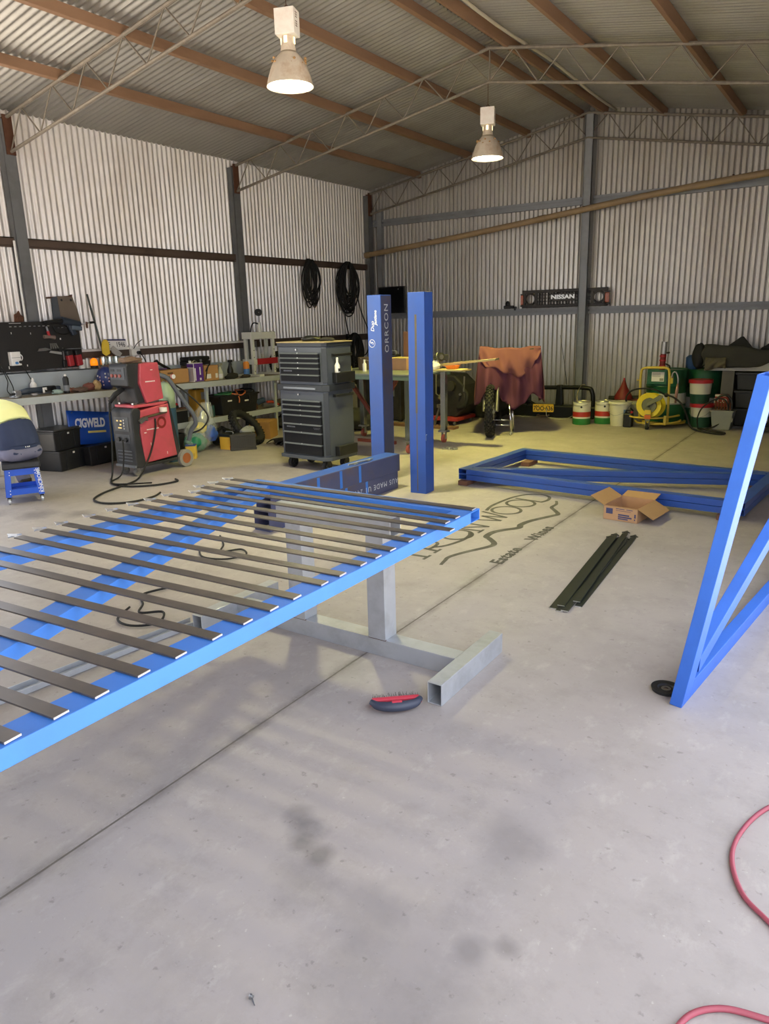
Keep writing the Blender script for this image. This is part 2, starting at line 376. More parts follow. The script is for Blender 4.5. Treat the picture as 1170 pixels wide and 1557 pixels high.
# trusses: pipe chords with bent rod webs, bolted to the columns
def truss(y):
    t = thing('truss', None, None, (RIDGE, y, 0)); t.parent = ce; tz = lambda x: roof_z(x) - .118; DZ = .335
    for sd, xe in ((-1, XL + .12), (1, XR - .12)):
        part('top_chord', M_truss, t, lambda b: b.tube([(xe, y, tz(xe)), (RIDGE, y, tz(RIDGE))], .019, 8), smooth=40)
        part('bottom_chord', M_truss, t, lambda b: b.tube([(xe, y, tz(xe) - DZ), (RIDGE, y, tz(RIDGE) - DZ)], .017, 8), smooth=40)
        N = 7; W_ = RIDGE - xe
        for i in range(N):
            xa = xe + W_ * i / N; xm = xe + W_ * (i + .5) / N; xb = xe + W_ * (i + 1) / N
            part('web_rod', M_truss, t, lambda b: b.tube([(xa, y, tz(xa) - DZ), (xm, y, tz(xm))], .0075, 6))
            part('web_rod', M_truss, t, lambda b: b.tube([(xm, y, tz(xm)), (xb, y, tz(xb) - DZ)], .0075, 6))
        part('bracket_plate', M_rust, t, lambda b: [b.bx(xe - .008, xe + .008, y - .05, y + .05, tz(xe) - DZ - .03, tz(xe) + .02), b.box((xe - .03 * -sd, y, tz(xe) - .03), (.06, .08, .05)), b.box((xe - .03 * -sd, y, tz(xe) - DZ + .02), (.06, .08, .05))])
    part('king_rod', M_truss, t, lambda b: b.tube([(RIDGE, y, tz(RIDGE)), (RIDGE, y, tz(RIDGE) - DZ)], .009, 6))
for y in (1.5, 4.85, 8.185, 11.52): truss(y)
# columns, girts
for y in (4.85, 8.2, 11.55):
    part('column', M_col, wl, lambda b: [b.bx(XL + .012, XL + .11, y - .075, y - .069, 0, 3.7), b.bx(XL + .10, XL + .108, y - .075, y + .055, 0, 3.7), b.bx(XL + .012, XL + .11, y + .049, y + .055, 0, 3.7)])
    if y > 3.5: part('column', M_col, wr, lambda b: [b.bx(XR - .16, XR - .012, y - .05, y + .05, 0, 3.7)])
part('header_beam', M_galv, wr, lambda b: b.bx(XR - .1, XR + .02, YF, 4.8, 3.55, 3.78))
for y0, y1 in ((4.20, 4.775), (4.91, 8.125), (8.26, 11.475)):
    part('girt', M_girtb if y0 > 2 else M_galv, wl, lambda b: [b.bx(XL + .01, XL + .018, y0, y1, 2.44, 2.54), b.bx(XL + .01, XL + .06, y0, y1, 2.53, 2.54), b.bx(XL + .052, XL + .06, y0, y1, 2.46, 2.54), b.bx(XL + .01, XL + .06, y0, y1, 2.44, 2.45)])
    part('girt', M_girtb, wl, lambda b: b.bx(XL + .012, XL + .07, y0, y1, 1.215, 1.30))
    part('girt_lip', M_white if y0 < 8 else M_girtb, wl, lambda b: b.bx(XL + .012, XL + .10, y0, y1, 1.295, 1.322))
part('conduit', M_white, wl, lambda b: b.tube([(XL + .11, 4.74, 2.5), (XL + .11, 4.74, 1.65)], .012, 6))
part('column', M_galv, wb, lambda b: [b.bx(-3.995, -3.865, YB - .19, YB - .18, 0, 4.4), b.bx(-3.995, -3.985, YB - .19, YB - .012, 0, 4.4), b.bx(-3.875, -3.865, YB - .19, YB - .012, 0, 4.4)])
part('column', M_galv, wb, lambda b: [b.bx(-7.80, -7.70, YB - .10, YB - .012, 0, 3.45)])
for z in (3.24, 1.63):
    part('girt', M_galv, wb, lambda b: [b.bx(XL + .1, XR, YB - .025, YB - .012, z - .055, z + .055), b.bx(XL + .1, XR, YB - .075, YB - .012, z + .045, z + .055), b.bx(XL + .1, XR, YB - .075, YB - .012, z - .055, z - .045), b.bx(XL + .1, XR, YB - .078, YB - .070, z - .055, z - .015), b.bx(XL + .1, XR, YB - .078, YB - .070, z + .015, z + .055)])
# ------------------------------------------------------------------ high bay lamps
M_lampbox = mat('lamp_box_white', '#e9e3da', .5, 0, .06, 8, dirt='#b98a6a', dirt_amt=.3, dirt_scale=5)
M_shade = mat('dusty_aluminium_shade', '#d8cbb8', .5, .25, .2, 14, dirt='#a07a50', dirt_amt=.65, dirt_scale=7)
M_glow = mat('lamp_glass', '#fffbe8', .4, 0, 0, 5, emit='#fff6d8', estr=9.0)
def lamp(x, y, zb, label, power, colour):
    t = thing('high_bay_lamp', label, 'lamp', (x, y, zb), R(20), 'high bay lamps under the ridge')
    def L(name, m, fn, **k): return part(name, m, t, fn, local=True, **k)
    L('shade', M_shade, lambda b: b.lathe([(.180, 0), (.178, .01), (.165, .06), (.140, .13), (.105, .19), (.062, .235), (.060, .239), (.103, .187), (.138, .127), (.163, .058), (.176, .008), (.180, 0)], n=32, cap=False), smooth=True)
    L('neck', M_shade, lambda b: b.lathe([(.062, .23), (.050, .30), (.045, .345)], n=20), smooth=40)
    L('lens', M_glow, lambda b: b.lathe([(.001, .012), (.12, .012), (.170, .022), (.172, .026), (.001, .026)], n=28, cap=False))
    bx_ = L('gear_box', M_lampbox, lambda b: b.bx(-.078, .078, -.065, .065, .345, .52), bevel=.004)
    part('vent_slots', M_rust, bx_, lambda b: [b.bx(.0775, .0795, -.03 + .05 * i, .005 + .05 * i, z, z + .006) for i in (0,) for z in (.40, .415, .43, .46, .475, .49)], local=True, stuff=True)
    L('vent_gap', mat('vent_glow', '#fff6d8', .4, 0, 0, 5, emit='#fff2c0', estr=1.6), lambda b: [b.bx(-.012, .012, -.0625, -.0600, .29, .335, Matrix.Rotation(R(a), 4, 'Z') @ Matrix.Translation((0, .008, 0))) for a in (0, 90, 180, 270)], stuff=True)
    L('hook', M_rust, lambda b: b.tor((0, 0, .535), .015, .004, RX(90), 12, 5))
    L('chain', M_rust, lambda b: b.tube([(0, 0, .55), (0, 0, 4.09 - zb)], .003, 5))
    L('dust_tufts', mat('cobweb_dust', '#b08a5c', .9, 0, .3, 30), lambda b: [b.sph((.125 * math.cos(a), .125 * math.sin(a), .165 + .03 * math.sin(7 * a)), (.012, .012, .009), 6, 4) for a in [random.uniform(0, 6.28) for _ in range(26)]], stuff=True)
    ld = bpy.data.lights.new('lamp_light', 'AREA'); ld.shape = 'DISK'; ld.size = .30; ld.energy = power; ld.spread = R(128); ld.color = colour
    lo = bpy.data.objects.new('lamp_light', ld); COL.objects.link(lo); lo.parent = t; lo.location = (0, 0, .008)
    return t
lamp(-4.03, 4.85, 3.335, 'near dusty high bay lamp with white gear box, largest of the two', LAMP_POWER[0], LAMP_COL[0])
lamp(-3.965, 8.185, 3.31, 'farther high bay lamp hanging by a chain from the second truss', LAMP_POWER[1], LAMP_COL[1])

# ------------------------------------------------------------------ pipe across the back wall, conduit under the ridge
t = thing('drain_pipe', 'long brown plastic pipe sloping across the back wall', 'pipe', (-7.93, 11.42, 2.70))
pp = [(-7.95, 11.42, 2.69), (-5.53, 11.42, 2.915), (-2.97, 11.42, 3.19), (-1.4, 11.42, 3.31), (.1, 11.42, 3.43)]
part('pipe_run', M_pvc, t, lambda b: b.tube(spline(pp, 6), .045, 12), smooth=True)
for k in (0.0, .37, .62, .80):
    i = int(k * (len(spline(pp, 6)) - 2)); sp = spline(pp, 6); part('coupling', M_pvc, t, lambda b: b.cyl(sp[i], sp[i] + (sp[i+1] - sp[i]).normalized() * .12, .051, n=14), smooth=40)
part('pipe_hole_daylight', M_white, t, lambda b: b.cyl((-7.965, 11.42, 2.688), (-7.945, 11.42, 2.69), .055, n=14))  # white disc painted as the daylight showing where the pipe leaves the wall
for x in (-6.6, -3.93, -1.9): part('hanger_strap', M_rust, t, lambda b: b.bx(x - .012, x + .012, 11.36, 11.64, 2.69 + (x + 7.95) * .0965 + .045, 2.69 + (x + 7.95) * .0965 + .051))
cd_ = part('ridge_conduit', mat('conduit_pale', '#c7bda8', .5, 0, .1, 6), None, lambda b: b.tube([(-3.55, y, roof_z(-3.55) - .075 - .02 * math.sin(y * 1.9)) for y in [YF + .3 + .4 * i for i in range(34)]], .016, 8), smooth=True)
tag(cd_, 'pale electrical conduit running under the roof ridge', 'conduit')

# ------------------------------------------------------------------ blue gate panel on saw horse
M_blue = mat('blue_primer', '#3a76cc', .5, 0, .10, 5, dirt='#3264b0', dirt_amt=.35, dirt_scale=4)
M_blue2 = mat('blue_steel_tube', '#2b4f9f', .42, 0, .12, 4, dirt='#3d4a78', dirt_amt=.35, dirt_scale=3)
M_bluebr = mat('blue_brownish_steel', '#4a4f70', .5, .1, .2, 5, dirt='#5c5055', dirt_amt=.9, dirt_scale=3.2)
M_slat = mat('mill_scale_slat', '#68625d', .36, .55, .18, 10, dirt='#7d6f66', dirt_amt=.4, dirt_scale=5)
M_cut = mat('bright_cut_steel', '#d9dadb', .3, .8, .08, 30)
def gate_frame(t, P, L_, W_, layers=1, m=None, brace=True, z0=0.0):
    """rectangular tube frame with a diagonal brace; local x along length L_, local y along width W_, tube 100 x 50 laid flat"""
    m = m or M_blue; w, h = .09, .05
    for k in range(layers):
        z = z0 + h / 2 + k * (h + .004)
        for name, a, c in (('long_rail', (w/2, w/2 - w/2 + w/2), (L_ - 0, w/2)), ('long_rail', (w/2, W_ - w/2), (L_, W_ - w/2))):
            b = B(); rhs(b, (w, c[1], z), (L_ - w, c[1], z), (0, 0, 1), w, h); b.build(name, m, t, local=True, bevel=.004)
        for x in (w/2, L_ - w/2):
            b = B(); rhs(b, (x, 0, z), (x, W_, z), (0, 0, 1), w, h); b.build('end_rail', m, t, local=True, bevel=.004)
        if brace:
            b = B(); rhs(b, (w * 1.1, W_ - w * 1.25, z), (L_ - w * 1.1, w * 1.25, z), (0, 0, 1), w, h); b.build('brace', m, t, local=True, bevel=.004)
# local x runs towards the viewer (-y), local y towards the left wall (-x)
GT = .755
g = thing('gate_panel', 'large light blue steel gate frame lying on a grey saw horse, covered with pickets', 'gate', M=frame((-1.418, 2.885, GT - .05), (0, -1, 0), (1, 0, 0)))
# frame() keeps x and y: y axis = +x, so build width towards negative local y
g_rails = [('near_rail', (0, -.045), (3.1, -.045)), ('far_rail', (0, -1.36 + .045), (3.1, -1.36 + .045))]
for nm, a, c in g_rails:
    b = B(); rhs(b, (a[0] if nm == 'far_rail' else .09, a[1], .025), (c[0], c[1], .025), (0, 0, 1), .09, .05); b.build('long_rail', M_blue, g, local=True, bevel=.004)
b = B(); rhs(b, (.045, 0, .025), (.045, -1.27, .025), (0, 0, 1), .09, .05); b.build('end_rail', M_blue, g, local=True, bevel=.004)
b = B(); rhs(b, (3.055, -.09, .025), (3.055, -1.27, .025), (0, 0, 1), .09, .05); b.build('end_rail', M_blue, g, local=True, bevel=.004)
b = B(); rhs(b, (.10, -1.235, .025), (3.0, -.10, .025), (0, 0, 1), .09, .05); b.build('brace', M_blue, g, local=True, bevel=.004)
def picket_poly():
    w = .020
    return [(0, -w), (1.46, -w), (1.475, -.006), (1.49, -.012), (1.485, -.030), (1.51, -.014), (1.54, 0), (1.51, .014), (1.485, .030), (1.49, .012), (1.475, .006), (1.46, w), (0, w)]
def picket(xr, yr, xl, yl, z, label, group, name='steel_picket', m=None):
    M = frame((xr, yr, z), (xl - xr, yl - yr, 0), (yr - yl if False else (yl - yr), -(xl - xr), 0))
    M = frame((xr, yr, z), (xl - xr, yl - yr, 0), (-(yl - yr), (xl - xr), 0))
    t = thing(name, label, 'picket', M=M, group=group)
    part('flat_bar', m or M_slat, t, lambda b: b.prism([(x, y) for x, y in picket_poly() if x <= 1.4601], .005, Matrix.Translation((0, 0, -.005))), local=True)
    hd = part('cut_finial', M_cut if m is None else m, t, lambda b: b.prism([(x, y) for x, y in picket_poly() if x >= 1.4599], .005, Matrix.Translation((0, 0, -.005))), local=True)
    part('cut_end', M_cut, t, lambda b: b.bx(-.002, 0, -.02, .02, -.005, 0), local=True)
    return t
# frame() flips z downwards for this handedness, so the bar hangs from z: give the top level
rightY = [.13, .245, .36, .47, .58, .691, .804, .91, 1.031, 1.15, 1.279, 1.40, 1.513, 1.62, 1.76, 1.86, 1.983, 2.077, 2.175, 2.306, 2.40, 2.509, 2.60, 2.69, 2.845]
leftY = [.02, .13, .25, .36, .46, .57, .69, .80, .92, 1.05, 1.17, 1.31, 1.42, 1.56, 1.672, 1.776, 1.917, 2.04, 2.16, 2.262, 2.372, 2.49, 2.588, 2.69, 2.80]
ordn = ['first', 'second', 'third', 'fourth', 'fifth', 'sixth', 'seventh', 'eighth', 'ninth', 'tenth', 'eleventh', 'twelfth', 'thirteenth', 'fourteenth', 'fifteenth', 'sixteenth', 'seventeenth', 'eighteenth', 'nineteenth', 'twentieth', 'twenty-first', 'twenty-second', 'twenty-third', 'twenty-fourth', 'twenty-fifth']
nP = len(rightY)
for i in range(nP):
    j = nP - 1 - i; xr = -1.428; lab = 'steel picket bar across the blue gate frame, %s counting from its far corner' % ordn[j]
    if i == nP - 4: xr = -1.357; lab = 'crooked steel picket overhanging the blue gate edge near its far corner'
    if i == nP - 1: lab = 'steel picket lying along the far end rail of the blue gate'
    picket(xr, rightY[i], xr - 1.53, leftY[i], GT + .0065, lab, 'pickets laid on the blue gate')

# saw horse under the gate: H foot, two posts, head beam
M_silver = mat('galvanised_rhs', '#aeb1b6', .42, .45, .10, 12, dirt='#7e7c7a', dirt_amt=.35, dirt_scale=5)
def saw_horse(x0, y0, label, posts=(-.47, -.97), foot_x=(0, -1.45), head=(-.38, -1.08)):
    t = thing('saw_horse', label, 'saw horse', (x0, y0, 0))
    zt = GT - .05
    for fx in foot_x:
        b = B(); rhs(b, (x0 + fx, y0 - .31, .05), (x0 + fx, y0 + .30, .05), (0, 0, 1), .07, .10, .005); b.build('foot_bar', M_silver, t, bevel=.004)
    b = B(); rhs(b, (x0 + foot_x[0] - .036, y0, .045), (x0 + foot_x[1] + .036, y0, .045), (0, 0, 1), .09, .09); b.build('base_beam', M_silver, t, bevel=.004)
    for px in posts:
        b = B(); rhs(b, (x0 + px, y0, .09), (x0 + px, y0, zt - .09), (0, 1, 0), .10, .10); b.build('post', M_silver, t, bevel=.004)
        part('weld_bead', M_rust, t, lambda b: b.tube([(x0 + px - .05, y0 - .045, .091), (x0 + px + .05, y0 - .045, .091)], .005, 6))
    b = B(); rhs(b, (x0 + head[0], y0, zt - .045), (x0 + head[1], y0, zt - .045), (0, 0, 1), .09, .09); b.build('head_beam', M_silver, t, bevel=.004)
    return t
saw_horse(-1.395, 2.73, 'grey steel saw horse with H base carrying the far end of the blue gate')
s2 = saw_horse(-1.62, .08, 'second grey steel saw horse under the near left end of the gate', head=(-.2, -1.25))
# welding clamps hanging from the long rail and hose loops under the gate
def loop_cable(label, pts, r=.008, m=None, cat='cable', name='cable', closed=False):
    o = part(name, m or M_rubber, None, lambda b: b.tube(spline(pts, 8, closed), r, 6, closed), smooth=True); tag(o, label, cat); return o
loop_cable('black cable looped on the floor under the gate, nearer of two', [(-3.45, 2.45, .012), (-3.36, 2.3, .012), (-3.22, 2.28, .012), (-3.12, 2.38, .012), (-3.22, 2.5, .012), (-3.32, 2.42, .016), (-3.42, 2.52, .012), (-3.55, 2.62, .012), (-3.5, 2.8, .012)], .007)
loop_cable('black cable curled on the floor by the stacked beams, farther of two', [(-3.95, 3.45, .012), (-3.78, 3.32, .012), (-3.6, 3.36, .012), (-3.54, 3.5, .012), (-3.66, 3.58, .012), (-3.74, 3.46, .016), (-3.86, 3.6, .012), (-4.05, 3.75, .012)], .007)
# long galvanised flat on the floor below the gate
t = thing('steel_channel', 'long silver steel channel lying on the floor under the gate', 'steel channel', M=frame((-3.1, 1.05, .002), (.10, 1, 0), (-1, .10, 0)))
part('channel_web', M_silver, t, lambda b: b.bx(0, 1.45, -.035, .035, 0, .005), local=True)
for s_ in (-1, 1): part('channel_flange', M_silver, t, lambda b: b.bx(0, 1.45, s_ * .035 - .003, s_ * .035 + .003, 0, .028), local=True)

# ------------------------------------------------------------------ two stacked frames on the floor
t = thing('gate_panel', 'two dark blue steel gate frames stacked flat on the floor', 'gate', M=frame((-3.30, 6.24, .045), (2.56, -.20, 0), (.20, 2.56, 0)))
gate_frame(t, None, 2.60, 1.33, layers=2, m=M_blue2, brace=False)
for k in range(2):
    b = B(); z = .025 + k * .054; rhs(b, (.10, .11, z), (2.50, 1.22, z), (0, 0, 1), .09, .05); b.build('brace', M_blue2, t, local=True, bevel=.004)
for i, (x, y, lb) in enumerate(((-3.22, 6.29, 'timber block under the near left corner of the stacked frames'), (-3.05, 7.42, 'timber block under the far left corner of the stacked frames'), (-.85, 6.12, 'timber block under the near right corner of the stacked frames'), (-.78, 7.3, 'timber block under the far right corner of the stacked frames'))):
    o = part('timber_block', mat('old_timber', '#6b4a38', .8, 0, .2, 8, stretch=(1, .2, 1)), None, lambda b: b.bx(x - .05, x + .05, y - .12, y + .12, 0, .045), bevel=.003); tag(o, lb, 'block', 'timber blocks')
# ------------------------------------------------------------------ frame leaning beside the doorway (standing on its long edge)
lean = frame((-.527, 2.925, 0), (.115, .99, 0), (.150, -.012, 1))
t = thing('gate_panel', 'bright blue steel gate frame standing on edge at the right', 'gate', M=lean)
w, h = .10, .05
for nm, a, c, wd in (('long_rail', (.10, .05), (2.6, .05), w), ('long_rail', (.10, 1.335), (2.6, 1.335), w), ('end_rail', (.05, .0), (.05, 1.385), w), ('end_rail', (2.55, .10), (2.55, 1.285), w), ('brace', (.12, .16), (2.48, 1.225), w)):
    b = B(); rhs(b, (a[0], a[1], 0), (c[0], c[1], 0), (0, 0, 1), wd, h); b.build(nm, mat('shaded_blue_primer', '#2d61bd', .55, 0, .10, 5, dirt='#28529c', dirt_amt=.35, dirt_scale=4), t, local=True, bevel=.004)  # primer darkened: shade of the face turned from the light put into the colour

# ------------------------------------------------------------------ tall posts and stacked beams (square hollow section)
M_ink = mat('white_ink', '#c8ccd8', .7, 0, .15, 40)
def shs(t, p0, p1, upv, side, mats, name):
    b = B(); rhs(b, p0, p1, upv, side, side, .006); return b.build(name, mats, t, local=True, bevel=.01)
S_ = .165
t = thing('steel_post', 'tall dark blue square steel post standing on the floor, right of the pair', 'post', M=frame((-3.355, 5.700, 0), (1, .06, 0), (-.06, 1, 0)), group='tall square posts')
# front right corner is the local origin: box extends -x (left face length) and +y
shs(t, (-S_/2, S_/2, 0), (-S_/2, S_/2, 1.81), (0, 1, 0), S_, M_blue2, 'tube')
part('rust_streak', mat('rust_streak', '#5c5444', .8, 0, .25, 12), t, lambda b: [b.bx(-.098, -.078, -.0008, 0, .75, 1.62), b.bx(-.092, -.083, -.0006, 0, .02, .75)], local=True, stuff=True)
part('scuff', M_cut, t, lambda b: [b.bx(.0002, .0008, .005, .03, .55, .558), b.bx(.0002, .0008, .004, .010, .50, .56)], local=True, stuff=True)
t = thing('steel_post', 'tall blue square steel post with white printing, left of the pair', 'post', M=frame((-3.985, 5.955, 0), (1, -.08, 0), (.08, 1, 0)), group='tall square posts')
shs(t, (-S_/2, S_/2, 0), (-S_/2, S_/2, 1.81), (0, 1, 0), S_, M_blue2, 'tube')
part('brown_face', M_bluebr, t, lambda b: b.bx(0, .0012, .008, S_ - .008, .01, 1.80), local=True)
text('ORRCON', .085, frame((0, 0, 0), (1, 0, 0), (0, 1, 0)) if False else wm(t) @ frame((.0014, S_*.52, 1.50), (0, 0, 1), (0, -1, 0)), M_ink, 'lettering', t, sx=1.15, spacing=1.15, depth=.0003)
text('Duo', .055, wm(t) @ frame((-S_*.62, -.0006, 1.52), (0, 0, 1), (-1, 0, 0)), M_ink, 'lettering', t, shear=.2, depth=.0003, bold=.0008)
text('Jastiane', .045, wm(t) @ frame((-S_*.40, -.0006, 1.60), (0, 0, 1), (-1, 0, 0)), M_ink, 'lettering', t, shear=.2, depth=.0003, bold=.0012)
part('round_logo', M_ink, t, lambda b: b.tor((-S_*.70, -.0005, 1.36), .036, .003, RX(90), 24, 4), local=True)
text('S', .055, wm(t) @ frame((-S_*.70, -.0006, 1.36), (0, 0, 1), (-1, 0, 0)), M_ink, 'lettering', t, shear=.4, depth=.0003, bold=.001)
for k, lab in enumerate(('square steel beam lying on the floor, lower of the stack', 'square steel beam with blue stripes, upper of the stack')):
    t = thing('steel_beam', lab, 'beam', M=frame((-3.79 + .012 * k, 4.03 + .02 * k, k * (S_ + .003)), (.035, 1, 0), (-1, .035, 0)), group='stacked square beams')
    shs(t, (0, S_/2, S_/2), (1.77, S_/2, S_/2), (0, 0, 1), S_, M_bluebr if k == 1 else M_bluebr, 'tube')
    part('top_face_paint', M_blue2, t, lambda b: b.bx(.01, 1.76, .008, S_ - .008, S_, S_ + .0012), local=True)
    for q in ((.55, .85, 1.12) if k else (.95, 1.25)): part('paint_stripe', M_blue, t, lambda b: b.bx(q, q + .035, -.0012, 0, .006, S_ - .006), local=True)
    if k == 0: text('AUS MADE U1 24186  2', .07, wm(t) @ frame((1.33, -.0014, S_*.5), (-1, 0, 0), (0, 0, -1)), M_ink, 'lettering', t, spacing=1.25, depth=.0003)
t = thing('offcut_tube', 'short steel tube offcut on the floor past the gate', 'offcut', M=frame((-4.03, 4.62, .025), (.4, 1, 0), (-1, .4, 0)))
b = B(); rhs(b, (0, 0, 0), (.13, 0, 0), (0, 0, 1), .05, .05); b.build('tube', M_slat, t, local=True)
t = thing('drop_bolt', 'bright steel hinge rod resting on the upper stacked beam', 'hinge rod', M=frame((-3.80, 5.1, .338), (.1, 1, 0), (-1, .1, 0)))
part('rod', M_steel, t, lambda b: b.tube([(0, 0, .008), (.33, 0, .008)], .008, 8), local=True)
part('plate', M_steel, t, lambda b: [b.bx(.05, .10, -.03, .03, 0, .006), b.bx(.24, .28, -.025, .025, 0, .006)], local=True)

# ------------------------------------------------------------------ painted winery logo on the floor
M_logo = mat('dark_floor_paint', '#4b4a41', .75, 0, .2, 12, dirt='#7c776c', dirt_amt=.5, dirt_scale=6)
t = thing('floor_logo', 'dark painted winery logo with mountain line on the concrete floor', 'logo', (-2.3, 5.0, .001))
def stroke(name, pts, w, n=6, closed=False):
    P = spline([(x, y, .0008) for x, y in pts], n, closed) if len(pts) > 2 else [Vector((x, y, .0008)) for x, y in pts]
    N = len(P); b = B(); vs = []
    for i in range(N):
        d = (P[(i+1) % N] - P[i-1]) if closed else (P[min(N-1, i+1)] - P[max(0, i-1)])
        d.normalize(); nn = Vector((-d.y, d.x, 0)); k = w if not isinstance(w, tuple) else w[0] + (w[1] - w[0]) * math.sin(math.pi * i / max(1, N - 1))
        vs += [P[i] + nn * k / 2, P[i] - nn * k / 2]
    fs = [(2*i, 2*i+1, (2*i+3) % (2*N), (2*i+2) % (2*N)) for i in range(N if closed else N - 1)]
    b._add(vs, fs); b.build(name, M_logo, t, solid=.001)
stroke('mountain_line', [(-2.257, 4.015), (-2.274, 4.099), (-2.286, 4.188), (-2.24, 4.332), (-2.151, 4.526), (-2.149, 4.612), (-2.229, 4.701), (-2.275, 4.744), (-2.278, 4.859), (-2.237, 4.954), (-2.158, 5.07), (-2.177, 5.16), (-2.151, 5.304), (-2.061, 5.514), (-2.037, 5.594), (-2.101, 5.691), (-2.162, 5.777), (-2.165, 5.897), (-2.205, 6.002)], (.022, .05))
stroke('letter_stroke', [(-2.604, 5.424), (-2.631, 5.589), (-2.617, 5.818), (-2.586, 5.987), (-2.508, 6.129), (-2.401, 6.165), (-2.312, 6.11), (-2.282, 5.994), (-2.309, 5.897)], .030)
stroke('letter_stroke', [(-2.56, 5.935), (-2.30, 5.905)], .028)
for cy, cx in ((5.508, -2.459), (5.782, -2.447)):
    stroke('letter_stroke', [(cx + .122 * math.cos(a), cy + .122 * math.sin(a)) for a in [i * .5236 for i in range(12)]], .026, closed=True)
for a, c in (((-2.62, 5.10), (-2.36, 5.19)), ((-2.36, 5.19), (-2.56, 5.25)), ((-2.56, 5.25), (-2.36, 5.30)), ((-2.36, 5.30), (-2.62, 5.38))): stroke('letter_stroke', [a, c], .026)
for a, c in (((-2.60, 4.835), (-2.37, 4.85)), ((-2.60, 4.835), (-2.37, 4.99)), ((-2.62, 5.0), (-2.37, 4.99))): stroke('letter_stroke', [a, c], .026)
for y in (4.845,): stroke('letter_stroke', [(-2.37, y - .05), (-2.37, y + .05)], .018)
stroke('letter_stroke', [(-2.49 + .115 * math.cos(a), 4.68 + .125 * math.sin(a)) for a in [i * .5236 for i in range(12)]], .026, closed=True)
stroke('letter_stroke', [(-2.62, 4.275), (-2.42, 4.26)], .03)
stroke('letter_stroke', [(-2.61, 4.27), (-2.62, 4.36), (-2.575, 4.43), (-2.51, 4.42), (-2.49, 4.33), (-2.50, 4.27)], .026)
stroke('letter_stroke', [(-2.50, 4.32), (-2.455, 4.36), (-2.42, 4.43), (-2.388, 4.57), (-2.395, 4.70), (-2.43, 4.78)], .030)
stroke('letter_stroke', [(-2.42, 4.21), (-2.42, 4.31)], .02)
stroke('letter_stroke', [(-2.60, 4.10), (-2.418, 4.112)], .032)
for x in (-2.60, -2.416): stroke('letter_stroke', [(x, 4.055), (x, 4.155)], .02)
for body, y, x in (('Estate', 4.405, -1.955), ('Wines', 5.01, -1.955)):
    text(body, .125, frame((x, y, .0012), (-.02, 1, 0), (-1, -.02, 0)), M_logo, 'lettering', t, bold=.004, sx=1.12, spacing=1.1, depth=.0005)

# ------------------------------------------------------------------ things on the near floor
M_pk = mat('oily_dark_picket', '#2f3330', .45, .5, .15, 10)
spare = [(-1.345, 3.665, -1.475, 5.19, .006), (-1.30, 3.645, -1.415, 5.165, .006), (-1.272, 3.650, -1.36, 5.18, .012), (-1.232, 3.76, -1.325, 5.23, .006), (-1.31, 3.70, -1.445, 5.165, .018), (-1.255, 3.80, -1.385, 5.17, .018)]
sl = ['left edge of the bundle', 'second from the left of the bundle', 'middle of the bundle', 'right edge of the bundle', 'top left of the bundle', 'top right of the bundle']
for i, (a, b_, c, d, z) in enumerate(spare): picket(a, b_, c, d, z, 'dark oily spare steel picket on the concrete, ' + sl[i], 'spare pickets bundled on the floor', m=M_pk)
# cardboard box
M_card = mat('cardboard', '#b08a66', .8, 0, .06, 30); M_card_in = mat('cardboard_inside', '#a98458', .85, 0, .06, 20); M_print = mat('blue_print', '#3c3f63', .8, 0, .1, 30)
t = thing('cardboard_box', 'open cardboard carton with blue print on the floor before the stacked frames', 'box', M=frame((-1.675, 5.635, 0), (.265, -.03, 0), (.03, .265, 0)))
bw, bd, bh, th = .275, .36, .115, .004
for nm, a in (('panel', (0, bw, 0, th, 0, bh)), ('panel', (0, bw, bd - th, bd, 0, bh)), ('panel', (0, th, 0, bd, 0, bh)), ('panel', (bw - th, bw, 0, bd, 0, bh)), ('base', (0, bw, 0, bd, 0, th))): part(nm, M_card, t, lambda b: b.bx(*a), local=True)
for nm, o, ax, L_, W2, ang in (('flap', (0, 0, bh), 'y', bd, .13, -32), ('flap', (bw, 0, bh), 'y', bd, .14, 28), ('flap', (0, bd, bh), 'x', bw, .13, 12), ('flap', (0, 0, bh), 'x', bw, .05, -88)):
    if ax == 'y':
        M = Matrix.Translation(o) @ Matrix.Rotation(R(ang if o[0] > 0 else -180 - ang - 64 + 64), 4, 'Y')
        M = Matrix.Translation(o) @ (Matrix.Rotation(R(ang), 4, 'Y') if o[0] > 0 else Matrix.Rotation(R(-ang), 4, 'Y') @ Matrix.Rotation(R(180), 4, 'Z') @ Matrix.Translation((0, -L_, 0)))
        if o[0] == 0: M = Matrix.Translation(o) @ Matrix.Rotation(R(28), 4, 'Y') @ Matrix.Translation((-W2, 0, 0))
        part(nm, M_card_in, t, lambda b: b.bx(0, W2, 0, L_, -.002, .002, M), local=True)
    elif o[1] > 0:
        M = Matrix.Translation(o) @ Matrix.Rotation(R(12), 4, 'X'); part(nm, M_card_in, t, lambda b: b.bx(0, L_, 0, W2, -.002, .002, M), local=True)
    else:
        M = Matrix.Translation(o) @ Matrix.Rotation(R(-75), 4, 'X') @ Matrix.Translation((0, 0, 0)); part(nm, M_card_in, t, lambda b: b.bx(0, L_, 0, .085, -.002, .002, M), local=True)
part('print_block', M_print, t, lambda b: [b.bx(.02, .075, -.0008, 0, .05, .095)] + [b.bx(.10 + dx, .10 + dx + ww, -.0008, 0, z, z + hh) for dx, ww, z, hh in ((0, .07, .095, .005), (.085, .05, .095, .005), (0, .12, .082, .003), (.02, .09, .045, .012), (.02, .11, .028, .012), (.02, .08, .014, .010), (.15, .012, .04, .03), (.15, .008, .02, .012))], local=True, stuff=True)
